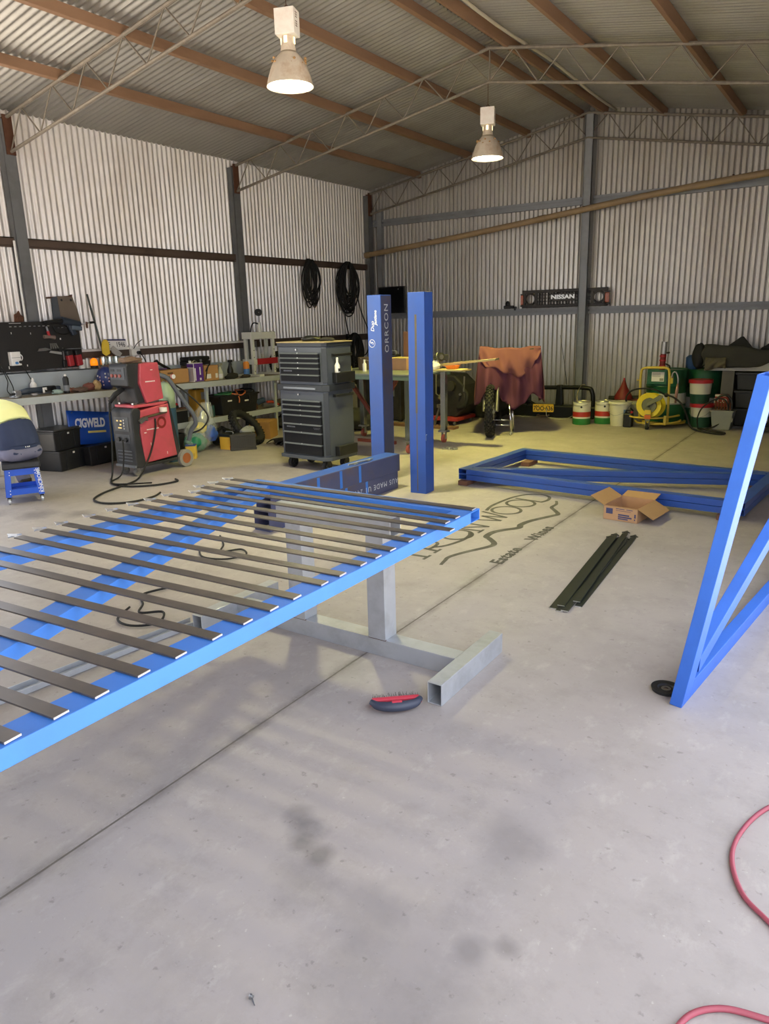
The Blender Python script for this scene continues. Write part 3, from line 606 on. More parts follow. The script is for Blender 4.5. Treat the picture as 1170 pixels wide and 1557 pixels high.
# scrubbing brush
t = thing('wire_brush', 'red and black hand wire brush lying on the floor by the saw horse foot', 'brush', M=frame((-1.525, 2.318, .03), (.16, .135, 0), (-.135, .16, 0)))
M_brush = mat('brush_red', '#c93a4c', .45, 0, .1, 9)
arc = [(-.105, .0, .005), (-.08, -.028, .0), (-.03, -.045, 0), (.03, -.045, 0), (.08, -.028, 0), (.105, 0, .005)]
part('grip', mat('brush_grip_dark', '#34394a', .5, 0, .1, 10), t, lambda b: b.tube(spline(arc, 6), [.012 + .010 * math.sin(math.pi * i / 30) for i in range(31)], 10), local=True, smooth=True)
part('brush_back', M_brush, t, lambda b: b.prism([(-.112, -.012), (-.10, .018), (.10, .018), (.112, -.012), (.09, -.006), (-.09, -.006)], .03, Matrix.Translation((0, 0, -.015))), local=True, bevel=.006)
part('thumb_rest', M_brush, t, lambda b: b.box((0, -.042, .016), (.045, .02, .012)), local=True, bevel=.004)
o = part('bristles', mat('wire_bristle', '#4c4642', .6, .4, .2, 30), t, lambda b: [b.cyl((x, .016, z), (x + random.uniform(-.006, .006), .043 + random.uniform(0, .008), z + random.uniform(-.006, .006)), .0012, .0008, 4, False) for x in [-.095 + .0068 * i for i in range(29)] for z in (-.009, 0, .009)], local=True); o['kind'] = 'stuff'
# grinding disc
t = thing('grinding_disc', 'black grinding disc on the floor at the foot of the leaning blue frame', 'disc', (-.592, 3.045, 0))
part('disc', M_black, t, lambda b: b.lathe([(.012, .004), (.03, .004), (.036, .010), (.062, .012), (.062, .016), (.036, .014), (.03, .008), (.012, .008)], n=28, cap=False), local=True, smooth=40)
part('backing_rim', M_rubber, t, lambda b: b.lathe([(.02, 0), (.058, 0), (.06, .012), (.02, .006)], n=28, cap=False), local=True)
part('hub_ring', M_steel, t, lambda b: b.lathe([(.011, .006), (.02, .006), (.02, .010), (.011, .010), (.011, .006)], n=20, cap=False), local=True)
# red air hose, screw, bits
M_hose = mat('red_hose', '#9a4553', .5, 0, .1, 9)
loop_cable('red air hose snaking across the floor at the right edge', [(.16, 2.66, .008), (0, 2.54, .008), (-.10, 2.43, .008), (-.155, 2.31, .008), (-.183, 2.17, .008), (-.175, 2.06, .008), (-.13, 1.95, .008), (-.06, 1.885, .008), (.03, 1.80, .008), (.10, 1.68, .008), (.06, 1.59, .008), (-.02, 1.573, .008), (-.115, 1.548, .008), (-.18, 1.485, .008), (-.21, 1.38, .008)], .0075, M_hose, 'hose', 'air_hose')
t = thing('roofing_screw', 'small hex head screw on the concrete at the bottom of the view', 'screw', M=frame((-1.085, .975, .006), (1, -.5, 0), (.5, 1, 0)))
part('shank', M_steel, t, lambda b: b.cyl((0, 0, 0), (.024, 0, -.002), .0028, .0012, 8), local=True)
part('hex_head', M_steel, t, lambda b: [b.cyl((-.006, 0, 0), (0, 0, 0), .005, n=6), b.cyl((0, 0, 0), (.0012, 0, 0), .007, n=14)], local=True)
t = thing('chain_clip', 'small silver chain links on the floor behind the right post', 'chain', (-4.35, 7.85, 0))
for k in range(4): part('link', M_steel, t, lambda b: b.tor((-4.35 + .045 * k, 7.85 + .02 * (k % 2), .012 + .004 * (k % 2)), .028, .007, RX(20 * (k % 3)) @ RZ(40 * k), 14, 5))
# ================================================================== LEFT SIDE: bench along the wall
M_bench = mat('bench_paint', '#b3b9bb', .5, .1, .1, 6, dirt='#9a9d92', dirt_amt=.35, dirt_scale=4)
M_benchtop = mat('bench_top_dusty', '#8f8270', .75, 0, .15, 8, dirt='#5d5244', dirt_amt=.4)
M_splash = mat('bench_splash', '#a9b2ba', .5, .1, .06, 5)
BX = -7.35
bz = lambda y: .883 - .0165 * (y - 4.2)           # bench top level: the bench falls slightly to the back
t = thing('workbench', 'long grey green steel workbench along the left wall', 'workbench', (-7.65, 6.4, 0))
Y0, Y1 = 4.0, 9.0
def slope_box(b, x0, x1, y0, y1, dz0, dz1):
    vs = []
    for x in (x0, x1):
        for y in (y0, y1):
            for d in (dz0, dz1): vs.append((x, y, bz(y) + d))
    b._add(vs, [(0, 1, 3, 2), (4, 6, 7, 5), (0, 4, 5, 1), (2, 3, 7, 6), (0, 2, 6, 4), (1, 5, 7, 3)])
part('worktop', M_benchtop, t, lambda b: slope_box(b, XL + .13, BX - .004, Y0, Y1, -.03, 0))
part('front_fascia', M_bench, t, lambda b: slope_box(b, BX - .004, BX, Y0, Y1, -.07, .004))
part('splash_back', M_splash, t, lambda b: [slope_box(b, -7.74, -7.73, Y0, 5.62, 0, .245), slope_box(b, XL + .12, -7.73, Y0, 5.62, .235, .245)])
part('splash_back', M_splash, t, lambda b: slope_box(b, -7.86, -7.85, 5.9, 8.1, 0, .215))
part('lower_shelf', M_benchtop, t, lambda b: b.bx(XL + .13, -7.404, 5.7, 9.0, .325, .345))
part('shelf_fascia', M_bench, t, lambda b: b.bx(-7.404, -7.40, 5.7, 9.0, .275, .35))
for y in (4.05, 5.72, 6.85, 8.2, 8.95):
    part('leg', M_bench, t, lambda b: b.bx(-7.44, -7.405, y - .02, y + .02, 0, bz(y) - .03))
    part('leg', M_bench, t, lambda b: b.bx(-7.86, -7.82, y - .02, y + .02, 0, bz(y) - .03))

# pegboard with tools
M_peg = mat('black_board', '#1f1d1c', .6, 0, .15, 8)
PX = -7.80
t = thing('tool_board', 'large black tool board above the workbench', 'tool board', (PX, 4.6, 1.13))
part('board', M_peg, t, lambda b: b.bx(PX - .012, PX, 4.2, 5.325, 1.135, 1.655))
part('peg_rail', M_steel, t, lambda b: [b.box((PX + .004, y, 1.607), (.008, .022, .010)) for y in [4.50 + .055 * i for i in range(9)]] + [b.box((PX + .004, y, 1.585), (.008, .022, .008)) for y in [5.06 + .05 * i for i in range(5)]], stuff=True)
part('rail_strip', M_cut, t, lambda b: b.bx(PX, PX + .008, 4.49, 4.62, 1.638, 1.645))
part('scuff_marks', M_white, t, lambda b: [b.box((PX + .001, y, z), (.002, w_, h_)) for y, z, w_, h_ in ((4.36, 1.60, .01, .015), (4.50, 1.54, .006, .02), (4.72, 1.53, .006, .02), (4.42, 1.18, .01, .03), (4.63, 1.19, .01, .02), (5.07, 1.46, .015, .02))], stuff=True)
part('hinge_line', M_black, t, lambda b: b.bx(PX, PX + .003, 4.33, 4.345, 1.14, 1.65))
def wtool(name, label, cat, y, z, x=PX + .02): return thing(name, label, cat, (x, y, z))
t = wtool('power_tool', 'dark blue cordless drill hanging at the top right of the black board', 'drill', 5.22, 1.60)
Mt = mat('tool_navy', '#2e3744', .5, 0, .15, 9)
part('motor_housing', Mt, t, lambda b: b.cyl((PX + .06, 5.08, 1.66), (PX + .06, 5.30, 1.615), .045, .035, 12), smooth=40)
part('pistol_grip', Mt, t, lambda b: b.box((PX + .05, 5.20, 1.56), (.045, .06, .13), RX(20)), bevel=.01)
part('battery_base', mat('tool_grey', '#5a6672', .5, 0, .1, 9), t, lambda b: b.box((PX + .05, 5.25, 1.575), (.07, .13, .05), RX(-8)), bevel=.008)
part('chuck', M_black, t, lambda b: b.cyl((PX + .06, 4.86, 1.645), (PX + .06, 5.08, 1.655), .016, .03, 10))
part('sling', M_black, t, lambda b: b.tube(spline([(PX + .04, 4.98, 1.60), (PX + .05, 5.02, 1.53), (PX + .05, 5.10, 1.51), (PX + .04, 5.2, 1.53)], 5), .007, 6))
t = wtool('hook_rack', 'small steel hook bracket sticking out right of the black board', 'bracket', 5.40, 1.615)
part('arm', M_steel, t, lambda b: b.tube([(PX, 5.31, 1.60), (PX + .05, 5.38, 1.625), (PX + .05, 5.52, 1.635)], .008, 6)); part('bolt', M_rust, t, lambda b: b.cyl((PX + .05, 5.40, 1.57), (PX + .05, 5.40, 1.64), .012, n=8)); part('rubber_tip', M_rubber, t, lambda b: b.tube([(PX + .05, 5.44, 1.63), (PX + .05, 5.51, 1.635)], .013, 8))
t = wtool('paint_brush', 'hammer with reddish handle hanging on the black board', 'hammer', 4.92, 1.52)
part('handle', M_galv, t, lambda b: b.tube([(PX + .02, 4.905, 1.60), (PX + .02, 4.92, 1.53)], .011, 8)); part('collar', M_red, t, lambda b: b.cyl((PX + .02, 4.915, 1.55), (PX + .02, 4.925, 1.50), .016, n=10)); part('head', mat('old_wood_head', '#7d6a62', .6, 0, .2, 9), t, lambda b: b.tube([(PX + .02, 4.86, 1.49), (PX + .02, 4.93, 1.487), (PX + .02, 4.99, 1.478)], [.022, .017, .024], 10))
t = wtool('pliers', 'steel snips and pliers clustered mid right on the black board', 'pliers', 4.95, 1.33)
part('jaw', M_steel, t, lambda b: b.prism([(0, 0), (.10, .012), (.17, .03), (.10, .045), (.02, .03)], .012, frame((PX + .01, 4.76, 1.335), (0, 1, -.1), (0, .1, 1)))); part('blade', M_cut, t, lambda b: b.prism([(0, 0), (.15, -.03), (.15, .0), (.02, .02)], .008, frame((PX + .012, 4.90, 1.315), (0, 1, 0), (0, 0, 1))))
part('handle', M_steel, t, lambda b: [b.box((PX + .015, 4.93 + .025 * k, 1.385), (.012, .014, .06), RX(8 * k)) for k in range(4)], stuff=True)
for k, yy in enumerate((5.135, 5.245)):
    t = wtool('drill_battery', ('red and black cordless battery hanging low on the black board, left one', 'red and black cordless battery hanging low on the black board, right one')[k], 'battery', yy, 1.2)
    part('case', mat('battery_red', '#a52a31', .5, 0, .15, 9), t, lambda b: b.box((PX + .035, yy, 1.215), (.06, .075, .13), RX(6)), bevel=.015); part('cap', M_black, t, lambda b: b.box((PX + .035, yy - .01, 1.30), (.06, .07, .06), RX(6)), bevel=.01)
t = wtool('clamp', 'black quick clamp hanging beside the red batteries', 'clamp', 5.07, 1.25)
part('bar', M_steel, t, lambda b: b.box((PX + .012, 5.075, 1.25), (.006, .016, .22))); part('jaw', M_black, t, lambda b: b.box((PX + .02, 5.05, 1.34), (.02, .08, .03))); part('grip', M_black, t, lambda b: b.box((PX + .02, 5.075, 1.18), (.02, .05, .09)), bevel=.006)
t = thing('wire_basket', 'small wire basket on the black board holding batteries', 'basket', (PX + .02, 5.2, 1.35))
part('wire', M_galv, t, lambda b: [b.tube([(PX, 5.10 + .02 * i, 1.345), (PX + .07, 5.10 + .02 * i, 1.345)], .002, 4) for i in range(11)] + [b.tube([(PX + .07 * j, 5.10, 1.345), (PX + .07 * j, 5.30, 1.345)], .003, 4) for j in (0, 1)], stuff=True)
t = thing('power_box', 'white power outlet box with cords on the black board', 'outlet', (PX, 4.48, 1.2))
part('housing', M_white, t, lambda b: b.bx(PX, PX + .06, 4.425, 4.535, 1.20, 1.345), bevel=.006); part('seam', M_grey, t, lambda b: b.bx(PX + .059, PX + .062, 4.43, 4.53, 1.282, 1.286)); part('plug', M_black, t, lambda b: b.cyl((PX + .06, 4.52, 1.235), (PX + .085, 4.52, 1.235), .016, n=10)); part('blue_plug', mat('plug_blue', '#3a78b5', .5), t, lambda b: b.cyl((PX + .06, 4.475, 1.228), (PX + .08, 4.475, 1.228), .014, n=10)); part('cable_coil', M_white, t, lambda b: b.tor((PX + .02, 4.54, 1.28), .035, .006, RY(90), 16, 5))
part('lead', M_rubber, t, lambda b: b.tube(spline([(PX + .08, 4.52, 1.235), (PX + .10, 4.54, 1.15), (PX + .14, 4.59, 1.0), (-7.6, 4.62, .90)], 6), .005, 6))
loop_cable('pair of black leads hanging down past the left end of the board', [(-7.73, 4.30, 1.20), (-7.70, 4.33, 1.10), (-7.68, 4.36, .98), (-7.63, 4.33, .90), (-7.60, 4.31, .893), (-7.62, 4.26, .95), (-7.66, 4.30, 1.05), (-7.72, 4.29, 1.17)], .005)
# things behind and above the board
t = thing('speaker_cabinet', 'dusty grey metal cover leaning on the wall above the black board', 'cover', M=frame((-7.93, 5.06, 1.62), (.0, 1, .0), (-.06, 0, 1)))
Mc = mat('dusty_cover', '#6f6357', .7, .1, .2, 8); Mc2 = mat('cover_side', '#4b5057', .6, .1, .1, 8)
# local x along wall, local y up, local z away from wall
part('front_panel', Mc, t, lambda b: b.prism([(.10, 0), (.35, 0), (.33, .16), (.29, .30), (.10, .31)], .012, Matrix.Translation((0, 0, .05))), local=True)
part('side_panel', Mc2, t, lambda b: b.prism([(0, 0), (.10, 0), (.10, .31), (.03, .29)], .012, Matrix.Translation((0, 0, .045))), local=True)
part('rim', M_rust, t, lambda b: b.prism([(-.01, .30), (.28, .315), (.30, .33), (.29, .29), (.27, .305), (.0, .285)], .055, Matrix.Identity(4)), local=True)
part('hole', M_black, t, lambda b: [b.cyl((x, .265, .061), (x, .265, .063), .014, n=12) for x in (.145, .265)], local=True, stuff=True)
o = part('steel_rod', mat('dark_rod', '#4e5450', .5, .4, .1, 9), None, lambda b: [b.tube([(-7.84, 5.515, 1.955), (-7.80, 5.56, 1.56), (-7.78, 5.615, 1.15)], [.011, .013, .010], 8)], smooth=True); tag(o, 'long dark pry bar leaning on the wall right of the board', 'pry bar')
t = thing('rusty_bell', 'rusty metal bird shaped piece on top of the board by the column', 'ornament', (-7.82, 4.62, 1.66))
part('body', M_rust, t, lambda b: b.prism([(-.055, 0), (.05, 0), (.06, .05), (.03, .075), (.01, .12), (-.015, .09), (-.045, .08), (-.05, .03)], .02, frame((-7.83, 4.62, 1.655), (0, 1, 0), (0, 0, 1))), bevel=.006)
part('wing', M_rust, t, lambda b: b.prism([(-.035, .02), (.035, .025), (.02, .06), (-.02, .055)], .012, frame((-7.808, 4.62, 1.655), (0, 1, 0), (0, 0, 1))), bevel=.003)
t = thing('number_plate', 'white number plate with blue top edge propped on the wall girt', 'number plate', M=frame((-7.875, 5.85, 1.372), (0, 1, -.03), (-.1, .03, 1)))
part('plate', M_white, t, lambda b: b.bx(-.16, .16, -.055, .055, 0, .003), local=True); part('top_band', mat('plate_blue', '#26265a', .5), t, lambda b: b.bx(-.16, .16, .038, .055, .003, .004), local=True)
Mk = mat('plate_ink', '#23242c', .6)
text('PF', .085, wm(t) @ Matrix.Translation((-.105, -.012, .0036)), Mk, 'lettering', t, sx=.8); text('1946', .085, wm(t) @ Matrix.Translation((.075, -.012, .0036)), Mk, 'lettering', t, sx=.8)
# ledge things: cups, beacon, cans, gloves
def can(name, label, cat, x, y, z, r, h, m, top=None, group=None, prof=None):
    t = thing(name, label, cat, (x, y, z), group=group)
    part('body', m, t, lambda b: b.lathe(prof or [(r * .96, 0), (r, .006), (r, h - .008), (r * .94, h)], (0, 0, 0), 16), local=True, smooth=35)
    if top: part('lid', top, t, lambda b: b.lathe([(r * .9, h), (r * .9, h + .012), (.3 * r, h + .014)], (0, 0, 0), 16), local=True, smooth=35)
    return t
LZ = lambda y: bz(y) + .246
can('paper_cup', 'white paper cup on the bench ledge right of the board', 'cup', -7.80, 5.30, LZ(5.3), .045, .10, M_white, prof=[(.036, 0), (.038, .004), (.046, .098), (.046, .102), (.040, .100)])
can('paper_cup', 'pale dented tin against the bench ledge beside the amber beacon', 'tin', -7.80, 5.375, LZ(5.37), .035, .105, mat('pale_tin', '#b9b6b0', .4, .4), M_steel)
t = can('beacon_light', 'amber warning beacon glowing orange on the bench ledge', 'beacon', -7.79, 5.46, LZ(5.46), .045, .028, M_black)
part('dome', mat('amber_dome', '#f0881c', .2, 0, .2, 25, emit='#ff8a14', estr=.7), t, lambda b: b.lathe([(.044, .028), (.044, .07), (.034, .10), (.012, .115)], (0, 0, 0), 16), local=True, smooth=True); part('cap_nut', M_rust, t, lambda b: b.cyl((0, 0, .112), (0, 0, .124), .01, n=8), local=True)
Mtin = mat('polished_tin', '#c9cfcc', .22, .85, .06, 20)
for k, (y, n_) in enumerate(((5.57, 'left'), (5.66, 'middle'), (5.75, 'right'))): can('steel_canister', '%s of three polished steel canisters under the gloves' % n_, 'canister', -7.76, y, LZ(5.65), .042, .13, Mtin, M_rust, 'steel canisters')
part('splash_shelf', M_splash, bpy.data.objects['workbench'], lambda b: slope_box(b, XL + .12, -7.70, 5.62, 5.9, .235, .245))
o = part('work_glove', mat('glove_yellow', '#d8b83c', .85, 0, .12, 30), None, lambda b: b.prism([(-.05, -.10), (.03, -.09), (.06, -.02), (.10, .05), (.10, .11), (.05, .13), (.0, .10), (-.05, .03), (-.08, -.04)], .022, frame((-7.72, 5.585, LZ(5.6) + .215), (.1, 1, .35), (-.35, -.35, 1)) @ Matrix.Scale(.8, 4)), bevel=.009); tag(o, 'yellow work glove on top of the canisters', 'glove')
o = part('work_glove', mat('glove_grey', '#a8a4a0', .85, 0, .12, 30), None, lambda b: b.prism([(-.05, .05), (.0, .09), (.03, .05), (.12, -.05), (.06, -.10), (-.01, -.07), (-.06, -.02)], .02, frame((-7.73, 5.72, LZ(5.6) + .185), (.1, 1, 0), (-.35, 0, 1)) @ Matrix.Scale(.75, 4)), bevel=.008); tag(o, 'grey work glove beside the yellow glove', 'glove')
# power point on girt
t = thing('wall_outlet', 'white double power point with plug on the wall girt', 'outlet', (-7.9, 6.14, 1.26))
part('plate', M_white, t, lambda b: b.bx(-7.92, -7.86, 6.075, 6.205, 1.215, 1.295), bevel=.006); part('switch_tab', M_white, t, lambda b: b.bx(-7.92, -7.89, 6.07, 6.10, 1.295, 1.345)); part('plug', M_black, t, lambda b: b.cyl((-7.86, 6.165, 1.25), (-7.82, 6.165, 1.25), .022, n=12)); part('plug_lead', M_rubber, t, lambda b: b.tube(spline([(-7.82, 6.165, 1.25), (-7.80, 6.20, 1.18), (-7.80, 6.26, 1.05), (-7.78, 6.28, .99)], 6), .006, 6)); part('stray_lead', M_rubber, t, lambda b: b.tube(spline([(-7.88, 6.12, 1.30), (-7.87, 6.17, 1.36), (-7.86, 6.25, 1.41)], 5), .005, 5))
# ------------------------------------------------------------------ things on the bench top
def on(y): return bz(y) + .001
t = thing('angle_grinder', 'dark blue angle grinder lying at the near end of the bench', 'grinder', (-7.5, 4.45, on(4.45)))
part('body', Mt, t, lambda b: b.tube([(-7.52, 4.33, .93), (-7.52, 4.42, .94), (-7.52, 4.52, .94), (-7.52, 4.60, .935)], [.028, .034, .03, .036], 12), smooth=True); part('gear_head', M_steel, t, lambda b: [b.box((-7.52, 4.30, .925), (.06, .07, .06)), b.cyl((-7.52, 4.29, .895), (-7.52, 4.29, .905), .055, n=18)], bevel=.006, stuff=True); part('guard', M_steel, t, lambda b: b.cyl((-7.50, 4.27, .889), (-7.50, 4.27, .898), .062, n=18)); part('label', M_white, t, lambda b: b.box((-7.484, 4.585, .935), (.004, .022, .055))); part('side_handle', M_black, t, lambda b: b.tube([(-7.50, 4.26, .925), (-7.43, 4.18, .925)], .014, 8)); part('lead', M_rubber, t, lambda b: b.tube(spline([(-7.52, 4.61, .935), (-7.5, 4.72, .90), (-7.55, 4.8, .885), (-7.6, 4.9, .885)], 5), .005, 5))
t = thing('angle_grinder', 'second black grinder lying behind the blue one on the bench', 'grinder', (-7.6, 4.68, on(4.7)))
part('body', M_black, t, lambda b: b.tube([(-7.62, 4.58, .93), (-7.62, 4.70, .935), (-7.62, 4.80, .93)], [.03, .032, .034], 12), smooth=True); part('head', Mt, t, lambda b: b.box((-7.62, 4.83, .925), (.06, .06, .06)), bevel=.01); part('label', M_white, t, lambda b: b.box((-7.586, 4.66, .94), (.004, .05, .03)))
t = can('pump_bottle', 'white squeeze bottle behind the grinders on the bench', 'bottle', -7.66, 4.58, on(4.58), .035, .15, M_white, prof=[(.034, 0), (.036, .01), (.036, .115), (.018, .14)]); part('cap', M_white, t, lambda b: b.lathe([(.014, .14), (.014, .165), (.006, .185)], (0, 0, 0), 10), local=True)
t = can('spray_can', 'tall black aerosol can standing mid bench left of the rags', 'spray can', -7.50, 4.87, on(4.87), .032, .19, M_black, prof=[(.031, 0), (.032, .006), (.032, .165), (.018, .188)]); part('nozzle', M_white, t, lambda b: b.lathe([(.012, .188), (.012, .205), (.006, .212)], (0, 0, 0), 10), local=True); part('print', M_grey, t, lambda b: b.lathe([(.0325, .03), (.0325, .09)], (0, 0, 0), 16, cap=False), local=True)
def lump(name, label, cat, c, r, m, amp=.25, seed=1, M=None, n=18, k=12):
    rnd = random.Random(seed); ph = [rnd.uniform(0, 6.28) for _ in range(6)]; b = B(); vs = []
    T = Matrix.Translation(c) @ (M.to_4x4() if M is not None else Matrix.Identity(4))
    def fn(u, v):
        a = 2 * math.pi * u; p = math.pi * (v * .998 + .001); f = 1 + amp * (math.sin(3*a + ph[0] + 2*p) * .5 + math.sin(5*a + ph[1] - 3*p) * .3 + math.sin(7*p + ph[2] + a) * .3)
        z = r[2] * math.cos(p) * f; z = max(z, -r[2] * .92)
        return T @ Vector((r[0] * math.sin(p) * math.cos(a) * f, r[1] * math.sin(p) * math.sin(a) * f, z))
    b.grid(fn, n, k, closed_u=True)
    o = b.build(name, m, None, smooth=True, sub=1); tag(o, label, cat); return o
lump('rag', 'crumpled teal and white rag behind the grinder on the bench', 'rag', (-7.52, 4.76, on(4.76) + .022), (.05, .06, .025), mat('rag_teal', '#9fb3ab', .9, 0, .25, 20), .35, 3)
lump('rag', 'brick red rag lying left of the leather gloves on the bench', 'rag', (-7.56, 4.96, on(4.96) + .024), (.05, .07, .026), mat('rag_rust', '#8c5a48', .9, 0, .25, 20), .35, 4)
lump('leather_glove', 'brown leather glove lying beside the black aerosol can', 'glove', (-7.48, 5.03, on(5.03) + .028), (.05, .10, .030), mat('leather_brown', '#5e4a40', .8, 0, .3, 24), .3, 5)
lump('leather_glove', 'reddish leather glove piled next to the blue helmet', 'glove', (-7.55, 5.19, on(5.19) + .045), (.06, .08, .045), mat('leather_red', '#7c4a42', .8, 0, .25, 24), .3, 6)
lump('leather_glove', 'tan suede glove leaning on the blue helmet', 'glove', (-7.55, 5.29, on(5.29) + .055), (.05, .05, .060), mat('suede_tan', '#b59a72', .9, 0, .2, 24), .25, 8)
# welding helmet with flowers
t = thing('welding_helmet', 'navy welding helmet with pale flower pattern on the bench', 'helmet', (-7.56, 5.43, on(5.43)))
Mh = mat('helmet_navy', '#2b3a78', .35, 0, .15, 9); Mfl = mat('helmet_flower', '#c7a8b0', .5)
part('shell', Mh, t, lambda b: b.grid(lambda u, v: Vector((-7.56 + .115 * math.sin(math.pi * (.06 + .80 * v)) * math.cos(2 * math.pi * u), 5.43 + .095 * math.sin(math.pi * (.06 + .80 * v)) * math.sin(2 * math.pi * u), on(5.43) + .125 + .14 * math.cos(math.pi * (.06 + .80 * v)))), 24, 14, True), smooth=True, solid=.004)
for k in range(16):
    a = -1.7 + .33 * (k % 9) ; z = .06 + .14 * ((k * 7) % 11) / 11; rr_ = math.sqrt(max(.05, 1 - ((z - .125) / .14) ** 2)) * .117
    part('flower', Mfl if k % 3 else M_white, t, lambda b: b.sph((-7.56 + rr_ * math.cos(a), 5.43 + rr_ * .83 * math.sin(a), on(5.43) + z), (.009, .009, .012), 6, 4))
part('head_band', mat('band_brown', '#6f5a4c', .7), t, lambda b: b.tor((-7.57, 5.47, on(5.4) + .24), .06, .014, RX(25), 18, 6, 1.6))
# cardboard cartons
def carton(name, label, c, sz, rz, marks=(), m=None, flaps=True):
    t = thing(name, label, 'box', (c[0], c[1], c[2]), rz)
    x, y, z = sz
    part('carton_body', m or M_card, t, lambda b: b.bx(-x/2, x/2, -y/2, y/2, 0, z), local=True, bevel=.002)
    if flaps: part('tape_seam', M_card_in, t, lambda b: b.bx(-x/2 + .01, x/2 - .01, -.012, .012, z, z + .0015), local=True)
    for (side, u, v, w_, h_, mm) in marks:
        if side == 'x': part('print', mm, t, lambda b: b.bx(x/2, x/2 + .001, u - w_/2, u + w_/2, v, v + h_), local=True)
        else: part('print', mm, t, lambda b: b.bx(u - w_/2, u + w_/2, -y/2 - .001, -y/2, v, v + h_), local=True)
    return t
Mkr = mat('kraft_carton', '#b88b55', .8, 0, .07, 25); Mdk = mat('print_brown', '#6b4c2f', .8)
carton('carton', 'long kraft carton on the bench beside the welder, left of two', (-7.62, 6.02, on(6.0)), (.16, .36, .17), 0, [('x', .05, .125, .08, .025, Mdk), ('x', .11, .06, .05, .02, Mdk)], Mkr)
carton('carton', 'long kraft carton on the bench left of the purple tin', (-7.62, 6.45, on(6.45)), (.17, .46, .175), R(1), [('x', -.08, .12, .09, .025, Mdk)], Mkr)
t = thing('metal_tray', 'black hand plane lying on top of the kraft cartons', 'plane', (-7.66, 6.36, on(6.4) + .178)); part('sole', M_black, t, lambda b: b.box((-7.66, 6.36, on(6.4) + .235), (.06, .24, .02), RX(-28)), bevel=.004); part('knob', M_black, t, lambda b: b.sph((-7.66, 6.28, on(6.4) + .29), .02, 8, 6)); part('base_clip', mat('violet_clip', '#5a4468', .5), t, lambda b: b.box((-7.66, 6.33, on(6.4) + .187), (.05, .16, .018)))
t = thing('purple_tin', 'tall purple and white tin standing on the bench front', 'tin', (-7.52, 6.80, on(6.8)))
part('body', M_white, t, lambda b: b.bx(-7.585, -7.455, 6.70, 6.865, on(6.8), on(6.8) + .245), bevel=.008); part('purple_panel', mat('purple_print', '#5b2f86', .4), t, lambda b: b.bx(-7.4555, -7.4535, 6.706, 6.859, on(6.8) + .006, on(6.8) + .239)); part('purple_corner', mat('purple_print', '#5b2f86', .4), t, lambda b: b.bx(-7.58, -7.46, 6.698, 6.6995, on(6.8) + .19, on(6.8) + .235)); part('grey_panel', mat('tin_silver', '#b9b9c6', .3, .5), t, lambda b: b.bx(-7.575, -7.465, 6.698, 6.6995, on(6.8) + .012, on(6.8) + .18)); part('side_print', M_white, t, lambda b: [b.bx(-7.4535, -7.4525, 6.79, 6.82, on(6.8) + .02, on(6.8) + .05), b.bx(-7.4535, -7.4525, 6.795, 6.815, on(6.8) + .09, on(6.8) + .19), b.bx(-7.4535, -7.4525, 6.71, 6.73, on(6.8) + .02, on(6.8) + .18)], stuff=True); part('handle', M_steel, t, lambda b: b.tube(spline([(-7.52, 6.73, on(6.8) + .245), (-7.52, 6.78, on(6.8) + .275), (-7.52, 6.83, on(6.8) + .245)], 5), .006, 6)); part('cap', M_white, t, lambda b: b.cyl((-7.54, 6.72, on(6.8) + .245), (-7.54, 6.72, on(6.8) + .275), .018, n=12))
carton('carton', 'square kraft carton with white labels between tin and spray bottles', (-7.56, 7.03, on(7.0)), (.17, .24, .20), R(-3), [('x', -.05, .03, .075, .06, M_paper), ('x', .085, .03, .04, .06, M_paper)], Mkr)
o = part('lead_coil', M_rubber, None, lambda b: b.tube(spline([(-7.46, 6.90, on(6.9) + .02), (-7.45, 6.93, on(6.9) + .15), (-7.455, 6.97, on(6.9) + .21), (-7.47, 7.0, on(6.9) + .215), (-7.46, 6.95, on(6.9) + .18), (-7.45, 6.90, on(6.9) + .13)], 6), .007, 6), smooth=True); tag(o, 'short black lead hooked on the square kraft carton', 'lead')
t = thing('tool_case', 'flat black case resting on the cartons against the wall', 'case', (-7.74, 7.0, on(7.0) + .21)); part('lower_shell', M_black, t, lambda b: b.bx(-7.86, -7.66, 6.82, 7.20, on(7) + .205, on(7) + .26), bevel=.01); part('upper_shell', M_black, t, lambda b: b.bx(-7.855, -7.665, 6.825, 7.195, on(7) + .262, on(7) + .315), bevel=.012); part('latch', M_grey, t, lambda b: b.bx(-7.662, -7.655, 7.0, 7.04, on(7) + .245, on(7) + .28))
carton('carton', 'dark stained carton propping up the black case at the wall', (-7.77, 6.98, on(7.0)), (.14, .32, .203), 0, [], mat('dark_carton', '#5b4a38', .8))
def spray(label, x, y, mb, mh, tall=.17):
    t = thing('spray_bottle', label, 'spray bottle', (x, y, on(y)), R(10))
    part('bottle', mb, t, lambda b: b.lathe([(.040, 0), (.044, .01), (.044, tall * .55), (.022, tall * .85), (.016, tall)], (0, 0, 0), 14), local=True, smooth=40); part('trigger_head', mh, t, lambda b: [b.box((0, .01, tall + .03), (.03, .075, .03)), b.cyl((0, 0, tall), (0, 0, tall + .02), .016, n=10)], local=True, stuff=True); part('trigger', mh, t, lambda b: b.box((0, .03, tall - .005), (.012, .012, .055), RX(15)), local=True); part('label', M_white, t, lambda b: b.lathe([(.0448, .02), (.0448, .075)], (0, 0, 0), 14, cap=False), local=True)
spray('clear trigger spray bottle with yellow label beside the kraft carton', -7.56, 7.26, mat('clear_plastic', '#cfd2b8', .2, 0, .1, 9), mat('sprayer_grey', '#9a9a8a', .5))
spray('black trigger spray bottle left of the orange can', -7.52, 7.42, M_black, M_black, .21)
